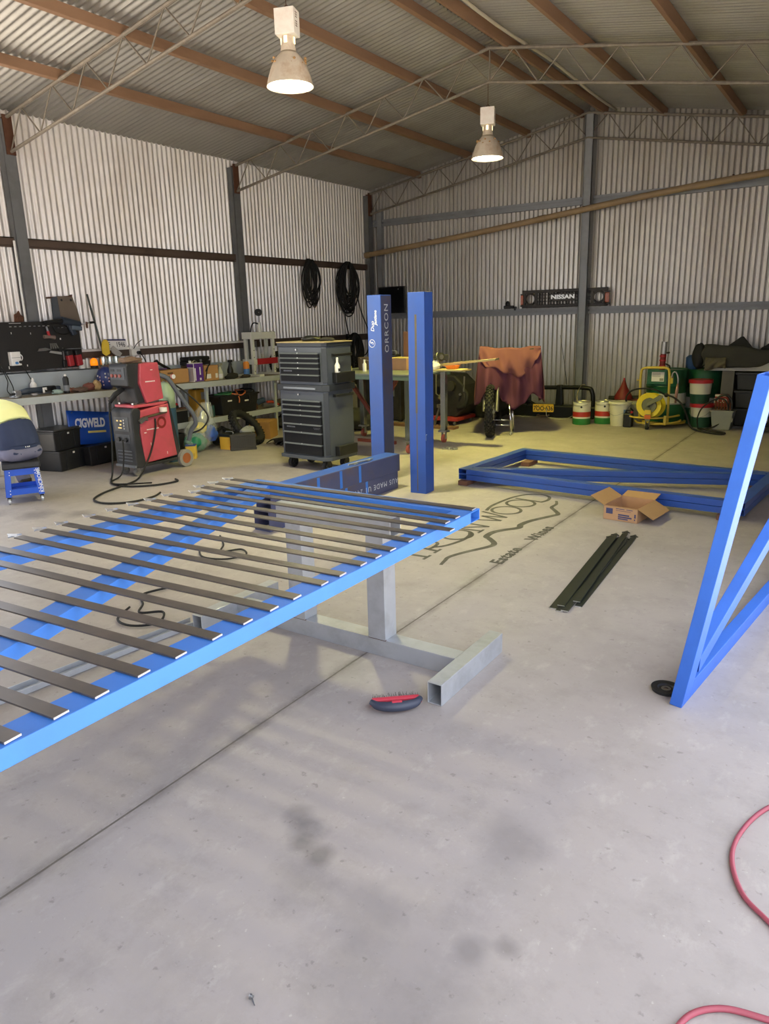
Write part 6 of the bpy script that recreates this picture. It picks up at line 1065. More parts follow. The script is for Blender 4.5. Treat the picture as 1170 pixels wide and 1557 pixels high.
for cx in (.165, GW - .175): part('headlight_ring', M_gr, t, lambda b: b.prism(rrect(.20, .21, .05), .03, frame((ox + cx, gy + .01, oz + .138), (1, 0, 0), (0, 0, 1))) if False else b.tor((ox + cx, gy, oz + .138), .085, .016, RX(90), 24, 6))
for k in range(17):
    x = .315 + .0495 * k
    if x > GW - .30: break
    gp('grille_bar', M_gr, x, x + .012, .045, GH - .045)
for z in (.09, .14, .19): gp('grille_slat', M_gr, .29, GW - .29, z, z + .012, y0=-.012)
gp('name_plate', M_gr, .53, .92, .09, .215, y0=-.026, y1=-.018, bevel=.004)
text('NISSAN', .085, frame((ox + .72, gy - .0275, oz + .155), (1, 0, 0), (0, 0, 1)), mat('grille_silver', '#c9c9c4', .3, .5), 'lettering', t, sx=1.35, bold=.003, depth=.002)
for x0, x1 in ((0, .055), (GW - .075, GW)):
    part('indicator', mat('amber_lens', '#b0501e', .25, 0, .2, 20), t, lambda b: b.bx(ox + x0 + .005, ox + x1 - .005, gy - .03, gy + .02, oz + .05, oz + .20), bevel=.01); gp('end_frame', M_gr, x0, x1, .02, .05); gp('end_frame', M_gr, x0, x1, .20, .225)
t = thing('trailer_plug', 'small black fitting sitting on the girt left of the grille', 'fitting', (-5.22, 11.6, 1.69)); part('base', M_black, t, lambda b: b.box((-5.22, 11.64, 1.715), (.16, .08, .05)), bevel=.01); part('knob', M_black, t, lambda b: b.sph((-5.24, 11.64, 1.765), (.035, .035, .05), 10, 8)); part('pin', M_black, t, lambda b: b.cyl((-5.10, 11.63, 1.66), (-5.10, 11.63, 1.72), .022, n=8))
t = thing('eye_bolt', 'small bright bolt end on the back wall above the right post', 'bolt', (-6.67, 11.68, 1.9)); part('shank', M_white, t, lambda b: b.cyl((-6.92, 11.69, 1.965), (-6.92, 11.64, 1.965), .012, n=8)); part('washer', M_white, t, lambda b: b.cyl((-6.92, 11.692, 1.965), (-6.92, 11.685, 1.965), .022, n=12))
# ================================================================== COVERED MOTORBIKE
dB = Vector((-.36, .93, 0)).normalized(); sB = Vector((dB.y, -dB.x, 0)); wc = Vector((-4.262, 8.965, .345))
Mw = frame(wc, dB, (0, 0, 1))          # local x forward to the back, y up, z = axle
t = thing('motorbike', 'trail motorbike with knobbly front tyre under the dust cover', 'motorbike', (-4.2, 9.4, 0))
M_knob = mat('tyre_black', '#191817', .75, 0, .2, 20)
wh = part('front_tyre', M_knob, t, lambda b: (setattr(b, 'T', Mw), b.tor((0, 0, 0), .295, .050, None, 40, 10)), smooth=True)
part('tread_knobs', M_knob, wh, lambda b: (setattr(b, 'T', Mw), [b.box(((.295 + .051 * math.cos(q)) * math.cos(a), (.295 + .051 * math.cos(q)) * math.sin(a), .051 * math.sin(q)), (.020, .030, .024), Matrix.Rotation(a, 3, 'Z') @ Matrix.Rotation(-q, 3, 'Y')) for i in range(36) for q in (-.95, -.4, .1, .5, .95) for a in [2 * math.pi * (i + (.5 if q in (-.4, .5) else 0)) / 36]]), stuff=True)
part('rim', M_steel, t, lambda b: (setattr(b, 'T', Mw), b.tor((0, 0, 0), .245, .018, None, 40, 6))); part('hub', M_steel, t, lambda b: (setattr(b, 'T', Mw), b.cyl((0, 0, -.06), (0, 0, .06), .035, n=14)))
part('brake_disc', M_steel, t, lambda b: (setattr(b, 'T', Mw), b.lathe([(.06, .045), (.12, .045), (.12, .049), (.06, .049), (.06, .045)], (0, 0, 0), 24, cap=False))); part('spokes', M_steel, t, lambda b: (setattr(b, 'T', Mw), [b.cyl((.03 * math.cos(a), .03 * math.sin(a), .03 * (-1) ** i), (.24 * math.cos(a + .2), .24 * math.sin(a + .2), 0), .0018, n=4) for i in range(28) for a in [2 * math.pi * i / 28]]), stuff=True)
for s_ in (-1, 1): part('fork_leg', M_steel, t, lambda b: b.cyl(wc + sB * (.085 * s_), wc + sB * (.085 * s_) + dB * .16 + Vector((0, 0, .30)), .024, n=12), smooth=40)
hb_ = wc + dB * .36 + Vector((.20, 0, .80))
part('handlebar', M_black, t, lambda b: b.tube(spline([hb_ - sB * .36, hb_ - sB * .18 + Vector((0, 0, -.02)), hb_ + Vector((0, .03, -.03)), hb_ + sB * .18 + Vector((0, 0, -.02)), hb_ + sB * .36], 5), .014, 8)); part('frame_tube', M_black, t, lambda b: b.tube([tuple(wc + dB * .30 + Vector((0, 0, .58))), tuple(wc + dB * .75 + Vector((0, 0, .05))), tuple(wc + dB * 1.1 + Vector((0, 0, .05)))], .03, 8)); part('seat', M_black, t, lambda b: b.tube(spline([tuple(wc + dB * .45 + Vector((0, 0, .55))), tuple(wc + dB * .8 + Vector((0, 0, .52))), tuple(wc + dB * 1.25 + Vector((0, 0, .56)))], 5), .09, 10), smooth=True); part('engine', M_dk, t, lambda b: b.box(tuple(wc + dB * .72 + Vector((0, 0, .10))), (.26, .32, .34)), bevel=.03)
rw = wc + dB * 1.36; Mw2 = frame((rw.x, rw.y, .32), dB, (0, 0, 1)); part('rear_tyre', M_knob, t, lambda b: (setattr(b, 'T', Mw2), b.tor((0, 0, 0), .26, .058, None, 32, 8)), smooth=True)
t = thing('bike_stand', 'bright chrome lift stand holding the motorbike', 'stand', (-4.0, 9.6, 0))
for a in ((-4.06, 9.22), (-4.15, 9.50)): part('upright', M_chrome, t, lambda b: b.tube([(a[0], a[1], .012), (a[0] - .05, a[1] + .02, .42)], .016, 8), smooth=True)
for z in (.13, .20): part('cross_bar', M_chrome, t, lambda b: b.tube([(-4.33, 9.12 + z * .2, z), (-4.07, 9.22 + z * .2, z)], .012, 8), smooth=True)
part('foot_rail', M_chrome, t, lambda b: b.tube([(-4.05, 9.16, .014), (-4.20, 9.60, .014)], .014, 8), smooth=True); part('far_upright', M_chrome, t, lambda b: b.tube([(-4.34, 9.12, .012), (-4.36, 9.20, .40)], .014, 8), smooth=True)
# cover: drape and lighter folded front flap
M_cov = mat('wine_cloth', '#582a40', .85, 0, .08, 6, dirt='#432233', dirt_amt=.3); M_cov2 = mat('salmon_cloth', '#78484a', .85, 0, .07, 6)
def interp(tab, u):
    for (a, x), (b_, y) in zip(tab, tab[1:]):
        if u <= b_: k = (u - a) / (b_ - a); k = k * k * (3 - 2 * k); return x + (y - x) * k
    return tab[-1][1]
hemF = [(0, .40), (.07, .43), (.15, .58), (.22, .70), (.30, .62), (.42, .44), (.56, .33), (.70, .40), (.84, .55), (1, .46)]
flapF = [(0, 1.06), (.06, .97), (.14, .915), (.26, .91), (.45, .82), (.66, .77), (.80, .84), (.92, 1.0), (1, 1.10)]
t = thing('dust_cover', 'faded red cloth cover draped over the motorbike', 'cover', (-4.1, 9.6, 1.2))
topF = lambda u: 1.185 - .025 * math.sin(math.pi * u) + .008 * math.sin(17 * u)
C0 = Vector((-4.15, 9.32, 0)); CD_ = Vector((-.406, .914, 0)); CS_ = Vector((.914, .406, 0))
cv = lambda a, d, z: C0 + CS_ * a + CD_ * d + Vector((0, 0, z))
def frontpt(u, z, off=0.0):
    v = max(0, (topF(u) - z) / .8); a = -.405 + .81 * u + (u - .5) * .14 * v
    d = -.05 * math.sin(math.pi * min(1, v * 1.2)) - .30 * math.exp(-((u - .20) / .13) ** 2) * min(1, v * 1.25) + (.030 * math.sin(23 * u + 4 * v) + .016 * math.sin(41 * u - 3 * v)) * min(1, v * 1.6)
    return cv(a, d - off, z)
part('front_drape', [M_cov], t, lambda b: b.grid(lambda u, v: frontpt(u, topF(u) + (interp(hemF, u) - topF(u)) * v), 60, 22), smooth=True, solid=.004)
part('folded_flap', M_cov2, t, lambda b: b.grid(lambda u, v: frontpt(u, topF(u) + .004 + (interp(flapF, u) - topF(u)) * v, .016 + .01 * math.sin(math.pi * v) + .012 * math.sin(9 * u + 5 * v) * v + .02 * math.sin(21 * u - 6 * v) * v), 60, 14), smooth=True, solid=.004)
part('top_drape', M_cov2, t, lambda b: b.grid(lambda u, v: cv(-.405 + .81 * u + .04 * v * (1 - 2 * u), .95 * v, topF(u) - .22 * v - .10 * abs(2 * u - 1) ** 2 * v + .015 * math.sin(7 * u + 6 * v) * v), 30, 14), smooth=True, solid=.004)
for s_, x0 in ((-1, -.405), (1, .405)):
    part('side_drape', M_cov2, t, lambda b: b.grid(lambda u, v: cv(x0 + s_ * (.07 * v + .02 * math.sin(11 * u + 3 * v) * v) - s_ * .04 * u, .95 * u, (topF(0) - .32 * u) * (1 - v) + (.42 + .05 * math.sin(6 * u)) * v), 24, 12), smooth=True, solid=.004)
# ================================================================== BULL BAR WITH NUMBER PLATE
t = thing('bull_bar', 'black steel bull bar leaning at the back wall behind the motorbike', 'bull bar', (-4.3, 11.2, 0)); M_bb = mat('bullbar_black', '#16171a', .4, .2, .2, 9)
part('top_hoop', M_bb, t, lambda b: b.tube(spline([(-4.95, 11.25, .20), (-4.93, 11.25, .40), (-4.85, 11.25, .445), (-4.4, 11.25, .452), (-3.75, 11.25, .465), (-3.62, 11.25, .40), (-3.60, 11.25, .16)], 6), .034, 10), smooth=True)
part('bumper', M_bb, t, lambda b: b.prism([(-5.0, .0), (-3.55, .0), (-3.45, .08), (-3.50, .19), (-4.97, .19)], .22, frame((0, 11.32, 0), (1, 0, 0), (0, 0, 1))), bevel=.02)
for x in (-4.70, -4.15): part('upright', M_bb, t, lambda b: b.prism([(-.05, .15), (.07, .15), (.045, .50), (-.03, .50)], .10, frame((x, 11.30, 0), (1, 0, 0), (0, 0, 1))), bevel=.008)
for a, c in (((-4.75, 11.2, .30), (-4.45, 11.1, .17)), ((-4.95, 11.2, .32), (-4.62, 11.1, .17))): part('brace', M_bb, t, lambda b: b.tube([a, c], .022, 8))
part('tow_hook', mat('tow_steel', '#8a7a5e', .5, .4), t, lambda b: b.tor((-4.34, 11.07, .03), .09, .014, None, 20, 6))
t = thing('number_plate', 'yellow number plate fixed on the black bull bar', 'number plate', M=frame((-4.345, 11.085, .143), (1, 0, .03), (0, .06, 1)))
part('plate', mat('plate_yellow', '#e2b43c', .5), t, lambda b: b.prism(rrect(.345, .125, .012), .003, Matrix.Identity(4)), local=True); text('7OO·636', .098, wm(t) @ Matrix.Translation((0, -.008, .0035)), Mk, 'lettering', t, sx=.86, bold=.002); part('bolt', M_rust, t, lambda b: [b.cyl((x, .045, .002), (x, .045, .008), .006, n=8) for x in (-.08, 0, .08)], local=True, stuff=True)
loop_cable('pale rope tied from the tin handle up to the bull bar', [(-3.62, 10.58, .33), (-3.70, 10.8, .42), (-3.78, 11.19, .505), (-3.74, 11.26, .51)], .008, mat('rope', '#a5987a', .8), 'rope', 'rope')
loop_cable('white wire curving over the floor from the bull bar', [(-4.28, 11.06, .14), (-4.24, 10.98, .03), (-4.1, 10.9, .01), (-3.9, 10.88, .02), (-3.72, 10.7, .10), (-3.68, 10.62, .14)], .006, mat('wire_pale', '#b0aaa0', .6), 'wire', 'wire')
o = part('aerial', M_black, None, lambda b: b.tube([(-4.30, 11.60, 1.26), (-4.16, 11.45, .85), (-4.05, 11.30, .50)], [.003, .005, .007], 6)); tag(o, 'thin black aerial leaning from bull bar against the wall', 'aerial')
# ================================================================== TINS, BUCKETS
Mtw = mat('tin_white', '#d9d6c6', .45, .1, .08, 9); Mtr = mat('tin_red', '#b03226', .45); Mtg = mat('tin_green', '#2f7d3c', .45)
def oil_tin(label, x, y, r=.128, h=.335):
    t = thing('oil_tin', label, 'tin', (x, y, 0), R(random.uniform(-40, 40)), 'oil tins by the back wall')
    part('body', [Mtw, Mtr, Mtg], t, lambda b: [setattr(b, 'm', 2), b.lathe([(r * .98, 0), (r, .004), (r, h * .27)], (0, 0, 0), 28), setattr(b, 'm', 0), b.lathe([(r, h * .27), (r, h * .34)], (0, 0, 0), 28, cap=False), setattr(b, 'm', 1), b.lathe([(r, h * .34), (r, h * .56)], (0, 0, 0), 28, cap=False), setattr(b, 'm', 0), b.lathe([(r, h * .56), (r, h * .95), (r * .97, h * .96), (r * .97, h * .98), (r * .2, h * .98)], (0, 0, 0), 28, cap=False)], local=True, smooth=35)
    part('top_rim', M_steel, t, lambda b: b.tor((0, 0, h * .985), r * .97, .006, None, 28, 6), local=True)
    part('bail_handle', M_steel, t, lambda b: b.tube(spline([(r, 0, h * .9), (r * .7, -r * .8, h * .86), (0, -r * 1.05, h * .84), (-r * .7, -r * .8, h * .86), (-r, 0, h * .9)], 6), .003, 5), local=True)
    part('round_logo', Mk, t, lambda b: b.grid(lambda u, v: Vector(((r + .001) * math.cos(-1.2 + .12 * v * math.cos(6.283 * u)), (r + .001) * math.sin(-1.2 + .12 * v * math.cos(6.283 * u)), h * .78 + .016 * v * math.sin(6.283 * u))), 14, 3, True), local=True)
    return t
oil_tin('red white and green oil tin by the back wall, left of the two', -3.555, 10.60); oil_tin('red white and green oil tin beside the white bucket, right of the two', -3.29, 10.80)
def pail(name, label, x, y, r0, r1, h, mats, bands, lid=None, z=0.0, group=None, handle=True):
    t = thing(name, label, 'pail', (x, y, z), R(random.uniform(-30, 30)), group)
    rr = lambda q: r0 + (r1 - r0) * q
    def mk(b):
        for i, (a, c) in enumerate(zip(bands, bands[1:])):
            b.m = i; b.lathe([(rr(a) - (.004 if a == 0 else 0), a * h), (rr(c), c * h)], (0, 0, 0), 26, cap=(i == 0))
    part('body', mats, t, mk, local=True, smooth=35)
    part('rim', mats[-1], t, lambda b: b.lathe([(r1, h * .90), (r1 + .010, h * .91), (r1 + .010, h), (r1 - .004, h), (r1 - .006, h * .90), (r1, h * .90)], (0, 0, 0), 26, cap=False), local=True, smooth=35)
    if lid: part('lid', lid, t, lambda b: b.lathe([(r1 + .012, h - .034), (r1 + .012, h + .012), (r1 - .012, h + .016), (.001, h + .010)], (0, 0, 0), 26, cap=False), local=True, smooth=35)
    if handle: part('bail_handle', M_steel, t, lambda b: b.tube(spline([(r1 + .008, 0, h * .86), (r1 * .75, -r1 * .8, h * .58), (0, -r1 * 1.06, h * .46), (-r1 * .75, -r1 * .8, h * .58), (-r1 - .008, 0, h * .86)], 6), .003, 5), local=True)
    return t
Mcr = mat('pail_cream', '#d6d2be', .5, 0, .06, 9, dirt='#a39a80', dirt_amt=.3); Mgrn = mat('pail_green', '#1f4a38', .45, 0, .1, 9)
t = pail('white_bucket', 'open cream plastic bucket with blue label between tins and jerry can', -3.02, 10.68, .125, .150, .345, [Mcr], [0, 1]); part('label', mat('label_blue', '#6d8fb8', .5), t, lambda b: b.grid(lambda u, v: Vector(((.139 + .006 * v) * math.cos(-.75 + .45 * u), (.139 + .006 * v) * math.sin(-.75 + .45 * u), .12 + .12 * v)), 8, 4), local=True)
pail('drum_bucket', 'translucent cream container hidden behind the white bucket', -2.86, 11.0, .14, .14, .31, [mat('pail_dim', '#a8a590', .5)], [0, 1], handle=False)
t = thing('jerry_can', 'small black plastic jerry can on the floor left of the hose reel', 'jerry can', (-2.86, 10.56, 0)); part('body', M_black, t, lambda b: b.bx(-2.92, -2.80, 10.50, 10.62, 0, .20), bevel=.018); part('grip', M_black, t, lambda b: b.tube([(-2.90, 10.56, .20), (-2.89, 10.56, .235), (-2.84, 10.56, .235), (-2.835, 10.56, .20)], .012, 8)); part('cap', M_red, t, lambda b: b.cyl((-2.815, 10.56, .20), (-2.815, 10.56, .225), .018, n=12))
t = thing('red_funnel', 'red metal funnel standing upside down by the back wall', 'funnel', (-3.12, 11.25, .30)); part('cone', M_darkred, t, lambda b: b.lathe([(.135, .32), (.125, .37), (.05, .50), (.022, .58), (.016, .60)], (-3.14, 11.25, 0), 22), smooth=35); part('spout', M_red, t, lambda b: b.cyl((-3.14, 11.25, .595), (-3.14, 11.25, .63), .015, .012, 10))
t = thing('oil_drain_pan', 'rusty red drain pan on dark machinery behind the bucket', 'drain pan', (-3.1, 11.25, 0)); part('pan', mat('rust_red_pan', '#7a3626', .6), t, lambda b: b.lathe([(.10, .23), (.20, .26), (.21, .315), (.19, .318), (.05, .30)], (-3.05, 11.25, 0), 22), smooth=35); part('stand_pipe', M_dk, t, lambda b: b.cyl((-3.05, 11.25, 0), (-3.05, 11.25, .24), .06, n=12)); part('base', M_dk, t, lambda b: b.bx(-3.3, -2.8, 11.1, 11.42, 0, .04))
t = thing('pump_motor', 'dark hand pump body with cables against the back wall', 'pump', (-2.9, 11.3, 0)); part('body', M_dk, t, lambda b: b.cyl((-3.40, 11.40, .30), (-2.75, 11.40, .33), .04, n=10)); part('block', M_dk, t, lambda b: b.bx(-2.85, -2.74, 11.33, 11.47, 0, .42), bevel=.012); part('knob', M_steel, t, lambda b: b.sph((-2.78, 11.30, .40), .025, 8, 6)); part('red_base', M_darkred, t, lambda b: b.bx(-2.95, -2.72, 11.15, 11.30, 0, .18), bevel=.01)
# ================================================================== OIL DRUM WITH PUMP, HOSE REEL TROLLEY
Mdg = mat('drum_green', '#1d5a3a', .4, .1, .1, 9); Mdw = mat('drum_white', '#c9c9c4', .45, .1, .1, 9)
def drum(label, x, y, r=.285, h=.80, white=(.34, .55), z0=0.0):
    t = thing('oil_drum', label, 'drum', (x, y, z0)); b0, b1 = white
    h0 = z0
    part('shell', [Mdg, Mdw], t, lambda b: [b.lathe([(r * .97, 0), (r, .015), (r, h * b0)], (0, 0, 0), 36), setattr(b, 'm', 1), b.lathe([(r, h * b0), (r + .008, h * b0 + .02), (r, h * b0 + .04), (r, h * b1)], (0, 0, 0), 36, cap=False), setattr(b, 'm', 0), b.lathe([(r, h * b1), (r, h * .66), (r + .010, h * .685), (r, h * .71), (r, h * .97), (r + .006, h), (r - .012, h), (r - .014, h * .98), (.01, h * .98)], (0, 0, 0), 36, cap=False)], local=True, smooth=35)
    return t
drum('green and white oil drum behind the yellow hose reel', -2.48, 11.05, .27, .73, z0=.061)
t = thing('drum_pump', 'red and silver air pump standing up from the green drum', 'pump', (-2.53, 11.05, .785)); part('pump_body', M_darkred, t, lambda b: b.cyl((-2.55, 11.02, .78), (-2.545, 11.02, 1.0), .04, n=16), smooth=40); part('air_cylinder', M_steel, t, lambda b: b.cyl((-2.545, 11.02, 1.0), (-2.54, 11.02, 1.17), .042, n=16), smooth=40); part('collar', M_red, t, lambda b: [b.cyl((-2.55, 11.02, z), (-2.55, 11.02, z + .02), .046, n=16) for z in (.82, .90, .96)], stuff=True); part('side_fitting', M_black, t, lambda b: b.cyl((-2.54, 11.02, 1.01), (-2.46, 11.0, 1.02), .012, n=8)); part('hose', M_rubber, t, lambda b: b.tube(spline([(-2.50, 11.0, .86), (-2.44, 10.95, .84), (-2.42, 10.9, .80)], 5), .012, 6))
M_ty = mat('trolley_yellow', '#c9b04a', .5, .1, .12, 9, dirt='#7d6a34', dirt_amt=.35); M_ry = mat('reel_yellow', '#d8c12a', .4, 0, .1, 9)
t = thing('hose_reel_trolley', 'yellow wheeled grease trolley with yellow hose reel before the green drum', 'trolley', (-2.5, 10.6, 0))
part('handle_frame', M_ty, t, lambda b: b.tube(spline([(-2.73, 10.66, .10), (-2.745, 10.66, .50), (-2.745, 10.66, .76), (-2.71, 10.66, .82), (-2.60, 10.66, .832), (-2.50, 10.66, .832), (-2.40, 10.66, .825), (-2.365, 10.66, .76), (-2.355, 10.66, .50), (-2.345, 10.66, .06)], 6), .018, 8), smooth=True)
part('base_hoop', M_ty, t, lambda b: b.tube(spline([(-2.85, 10.60, .17), (-2.80, 10.48, .16), (-2.60, 10.44, .155), (-2.38, 10.50, .16), (-2.20, 10.70, .18)], 6), .014, 8), smooth=True); part('base_hoop', M_ty, t, lambda b: b.tube(spline([(-2.78, 10.62, .09), (-2.70, 10.50, .08), (-2.50, 10.46, .075), (-2.34, 10.52, .08), (-2.22, 10.68, .09), (-2.20, 10.8, .10)], 6), .014, 8), smooth=True); part('base_plate', M_ty, t, lambda b: b.lathe([(.30, .035), (.30, .06), (.28, .06)], (-2.48, 11.02, 0), 28)); part('side_post', M_ty, t, lambda b: b.bx(-2.365, -2.33, 10.50, 10.52, .06, .19)); part('hook_arm', M_ty, t, lambda b: b.tube([(-2.76, 10.66, .655), (-2.80, 10.66, .655)], .008, 6))
rc = Vector((-2.555, 10.44, .335))
part('reel_flange', M_ry, t, lambda b: b.lathe([(.10, 0), (.165, 0), (.172, .008), (.165, .016), (.10, .010), (.10, 0)], rc, 36, RX(90), cap=False), smooth=35); part('reel_flange', M_ry, t, lambda b: b.lathe([(.10, 0), (.165, 0), (.172, .008), (.165, .016), (.10, .010), (.10, 0)], rc + Vector((.03, .10, -.01)), 36, RX(90), cap=False), smooth=35)
part('reel_drum', mat('reel_grey', '#6f705c', .5), t, lambda b: b.cyl(rc + Vector((0, -.012, 0)), rc + Vector((.02, .10, 0)), .105, n=28), smooth=40); part('hub', M_black, t, lambda b: b.cyl(rc + Vector((0, -.03, 0)), rc + Vector((0, -.01, 0)), .018, n=14)); part('wound_hose', M_rubber, t, lambda b: [b.tor(rc + Vector((.01, .02 + .018 * i, 0)), .118, .011, RX(90), 28, 6) for i in range(4)], stuff=True)
part('reel_arm', mat('reel_grey', '#6f705c'), t, lambda b: b.prism([(-.03, -.02), (.17, .09), (.19, .14), (.14, .15), (-.02, .04)], .02, frame(rc + Vector((0, -.03, 0)), (1, 0, 0), (0, 0, 1))), bevel=.004); part('reel_bracket', mat('reel_grey', '#6f705c'), t, lambda b: b.bx(rc.x - .03, rc.x + .03, rc.y - .045, rc.y - .03, .12, .30)); part('warning_tag', M_yellow, t, lambda b: b.bx(rc.x - .042, rc.x + .042, rc.y - .050, rc.y - .045, .215, .275)); part('orange_tag', mat('tag_orange', '#c0622c', .5), t, lambda b: b.bx(rc.x - .042, rc.x + .042, rc.y - .050, rc.y - .045, .15, .205)); part('swivel', M_black, t, lambda b: b.sph((-2.35, 10.50, .475), .03, 10, 8))
w_ = part('caster', M_rubber, t, lambda b: b.cyl((-2.575, 10.42, .045), (-2.54, 10.42, .045), .045, n=18), smooth=40); part('caster_fork', M_steel, w_, lambda b: [b.bx(-2.585, -2.578, 10.40, 10.44, .04, .11), b.bx(-2.537, -2.530, 10.40, 10.44, .04, .11)], stuff=True)
part('label_sheet', M_paper, t, lambda b: b.bx(-2.62, -2.45, 10.74, 10.744, .635, .765)); part('label_carrier', Mdg, t, lambda b: b.bx(-2.68, -2.42, 10.745, 10.75, .60, .79)); part('label_marks', mat('label_marks', '#8f8f80', .8), t, lambda b: [b.bx(-2.51, -2.46, 10.738, 10.74, .645, .68)] + [b.bx(-2.61, -2.50, 10.738, 10.74, .70 + .015 * i, .706 + .015 * i) for i in range(4)], stuff=True)
part('gun_holder', M_ty, t, lambda b: b.bx(-2.34, -2.31, 10.64, 10.67, .62, .72)); part('grease_gun', M_steel, t, lambda b: b.tube(spline([(-2.325, 10.64, .70), (-2.31, 10.64, .77), (-2.27, 10.64, .77), (-2.245, 10.64, .70), (-2.24, 10.64, .62)], 5), .011, 7), smooth=True); part('gun_grip', mat('gun_pink', '#b58a80', .4, .4), t, lambda b: b.tube([(-2.24, 10.64, .62), (-2.245, 10.63, .52), (-2.25, 10.63, .36)], [.014, .022, .014], 8), smooth=True)
loop_cable('black hose arching over the yellow reel to the left', [(-2.36, 10.50, .475), (-2.48, 10.45, .545), (-2.65, 10.46, .56), (-2.82, 10.52, .52), (-2.92, 10.62, .42), (-2.93, 10.72, .30), (-2.86, 10.8, .2)], .012)
loop_cable('thick black hose running from the reel down to the floor by the pails', [(-2.34, 10.48, .48), (-2.24, 10.46, .45), (-2.13, 10.46, .36), (-2.06, 10.50, .20), (-2.0, 10.50, .06), (-1.88, 10.47, .016), (-1.70, 10.35, .014), (-1.58, 10.33, .014), (-1.56, 10.42, .014), (-1.68, 10.52, .014), (-1.82, 10.62, .014), (-1.95, 10.72, .014)], .014)
loop_cable('thin black hose looping in the air between pails and grey tub', [(-1.95, 10.72, .02), (-1.97, 10.74, .15), (-1.93, 10.76, .28), (-1.84, 10.78, .37), (-1.74, 10.78, .42), (-1.64, 10.78, .40), (-1.60, 10.78, .28), (-1.64, 10.76, .14), (-1.74, 10.74, .05), (-1.84, 10.70, .014), (-1.9, 10.6, .014)], .010)
# ================================================================== RIGHT BACK CORNER
drum('dark green oil drum standing behind the stacked white pails', -2.035, 11.39, .26, .775, (.30, .5))
Mpw = mat('pail_white', '#cfcdbf', .45, 0, .06, 9)
pail('grease_pail', 'white and green pail with red lid, lower of the stack', -1.97, 10.98, .125, .145, .315, [Mgrn, Mpw], [0, .47, 1], M_red, 0, 'stacked grease pails')
pail('grease_pail', 'white and green pail with red lid, upper of the stack', -2.01, 11.0, .125, .148, .315, [Mgrn, Mpw], [0, .42, 1], M_red, .328, 'stacked grease pails', handle=False)
t = thing('plastic_tub', 'open grey square tub with red drop emblem by the pails', 'tub', (-1.665, 10.85, 0)); part('tub', mat('tub_grey', '#8b8d88', .5, 0, .08, 9), t, lambda b: b.frus((-1.665, 10.85, 0), (.22, .20), (-1.665, 10.85, .265), (.285, .25)), bevel=.012); part('rim', mat('tub_grey', '#8b8d88'), t, lambda b: b.bx(-1.815, -1.515, 10.72, 10.98, .25, .267), bevel=.004); part('white_patch', Mpw, t, lambda b: b.box((-1.735, 10.735, .20), (.08, .004, .09), RX(5))); part('drop_emblem', M_red, t, lambda b: b.prism([(0, .06), (.022, .0), (.018, -.03), (0, -.045), (-.018, -.03), (-.022, 0)], .004, frame((-1.56, 10.745, .16), (1, 0, 0), (0, -.1, 1)))); part('emblem_halo', Mpw, t, lambda b: b.prism([(0, .085), (.034, .0), (.03, -.04), (0, -.06), (-.03, -.04), (-.034, 0)], .003, frame((-1.56, 10.748, .16), (1, 0, 0), (0, -.1, 1))))
t = thing('storage_box', 'red and white carton between the pails and the grey tub', 'box', (-1.73, 11.01, 0)); part('red_box', mat('red_carton', '#8c2a26', .6), t, lambda b: b.bx(-1.81, -1.64, 10.985, 11.035, .29, .46), bevel=.003); part('white_band', Mpw, t, lambda b: b.bx(-1.81, -1.64, 10.982, 10.986, .43, .455)); text('ECO', .085, frame((-1.735, 10.9835, .37), (1, 0, 0), (0, 0, 1)), Mpw, 'lettering', t, depth=.0005); part('stand', M_dk, t, lambda b: b.bx(-1.80, -1.65, 10.99, 11.03, 0, .29))
t = thing('copper_fittings', 'bundle of coppery hose fittings on top of the grey tub', 'fittings', (-1.665, 10.85, .1))
for k in range(6): part('fitting', mat('copper', '#7a4a30', .4, .7, .2, 12), t, lambda b: b.cyl((-1.76 + .035 * k, 10.84 + .02 * (k % 2), .12), (-1.77 + .038 * k, 10.86, .40 - .015 * (k % 3)), .012, n=8))
part('strap', M_black, t, lambda b: b.tube(spline([(-1.78, 10.86, .38), (-1.72, 10.86, .45), (-1.64, 10.86, .46), (-1.58, 10.86, .39), (-1.57, 10.86, .28)], 5), .016, 6))
t = thing('storage_table', 'long white benchtop on dark legs in the right back corner', 'table', (-1.0, 11.3, 0)); part('top', mat('white_bench', '#b5b5ae', .5, 0, .05, 9), t, lambda b: b.bx(-1.99, .0, 11.02, 11.60, .778, .80), bevel=.003); part('upstand', mat('white_bench', '#b5b5ae'), t, lambda b: b.bx(-1.93, .0, 11.02, 11.45, .80, 1.02)); part('end_panel', mat('panel_grey', '#57544f', .6), t, lambda b: b.bx(-1.755, -1.60, 11.04, 11.58, 0, .778))
part('leg', mat('panel_grey', '#57544f'), t, lambda b: b.bx(-.1, -.04, 11.05, 11.58, 0, .775))
for k, (z, lb) in enumerate(((.03, 'black crate under the white bench, bottom of the stack'), (.275, 'black crate under the white bench, middle of the stack'), (.52, 'black crate under the white bench, top of the stack'))):
    t = thing('crate', lb, 'crate', (-1.25, 11.25, z), group='stacked black crates'); part('body', M_tub, t, lambda b: b.frus((-1.24, 11.25, z), (.62, .38), (-1.24, 11.25, z + .22), (.66, .40)), bevel=.01); part('rim', M_tub, t, lambda b: b.bx(-1.585, -.895, 11.03, 11.47, z + .205, z + .238), bevel=.006); part('hand_slot', mat('slot_dark', '#0b0b0c', .7), t, lambda b: b.box((-1.24, 11.052, z + .16), (.12, .012, .03)))
o = part('floor_plinth', mat('plinth_grey', '#6f6d68', .6), None, lambda b: b.bx(-1.60, -.6, 10.985, 11.028, 0, .03)); tag(o, 'low grey steel channel on the floor before the crates', 'channel')
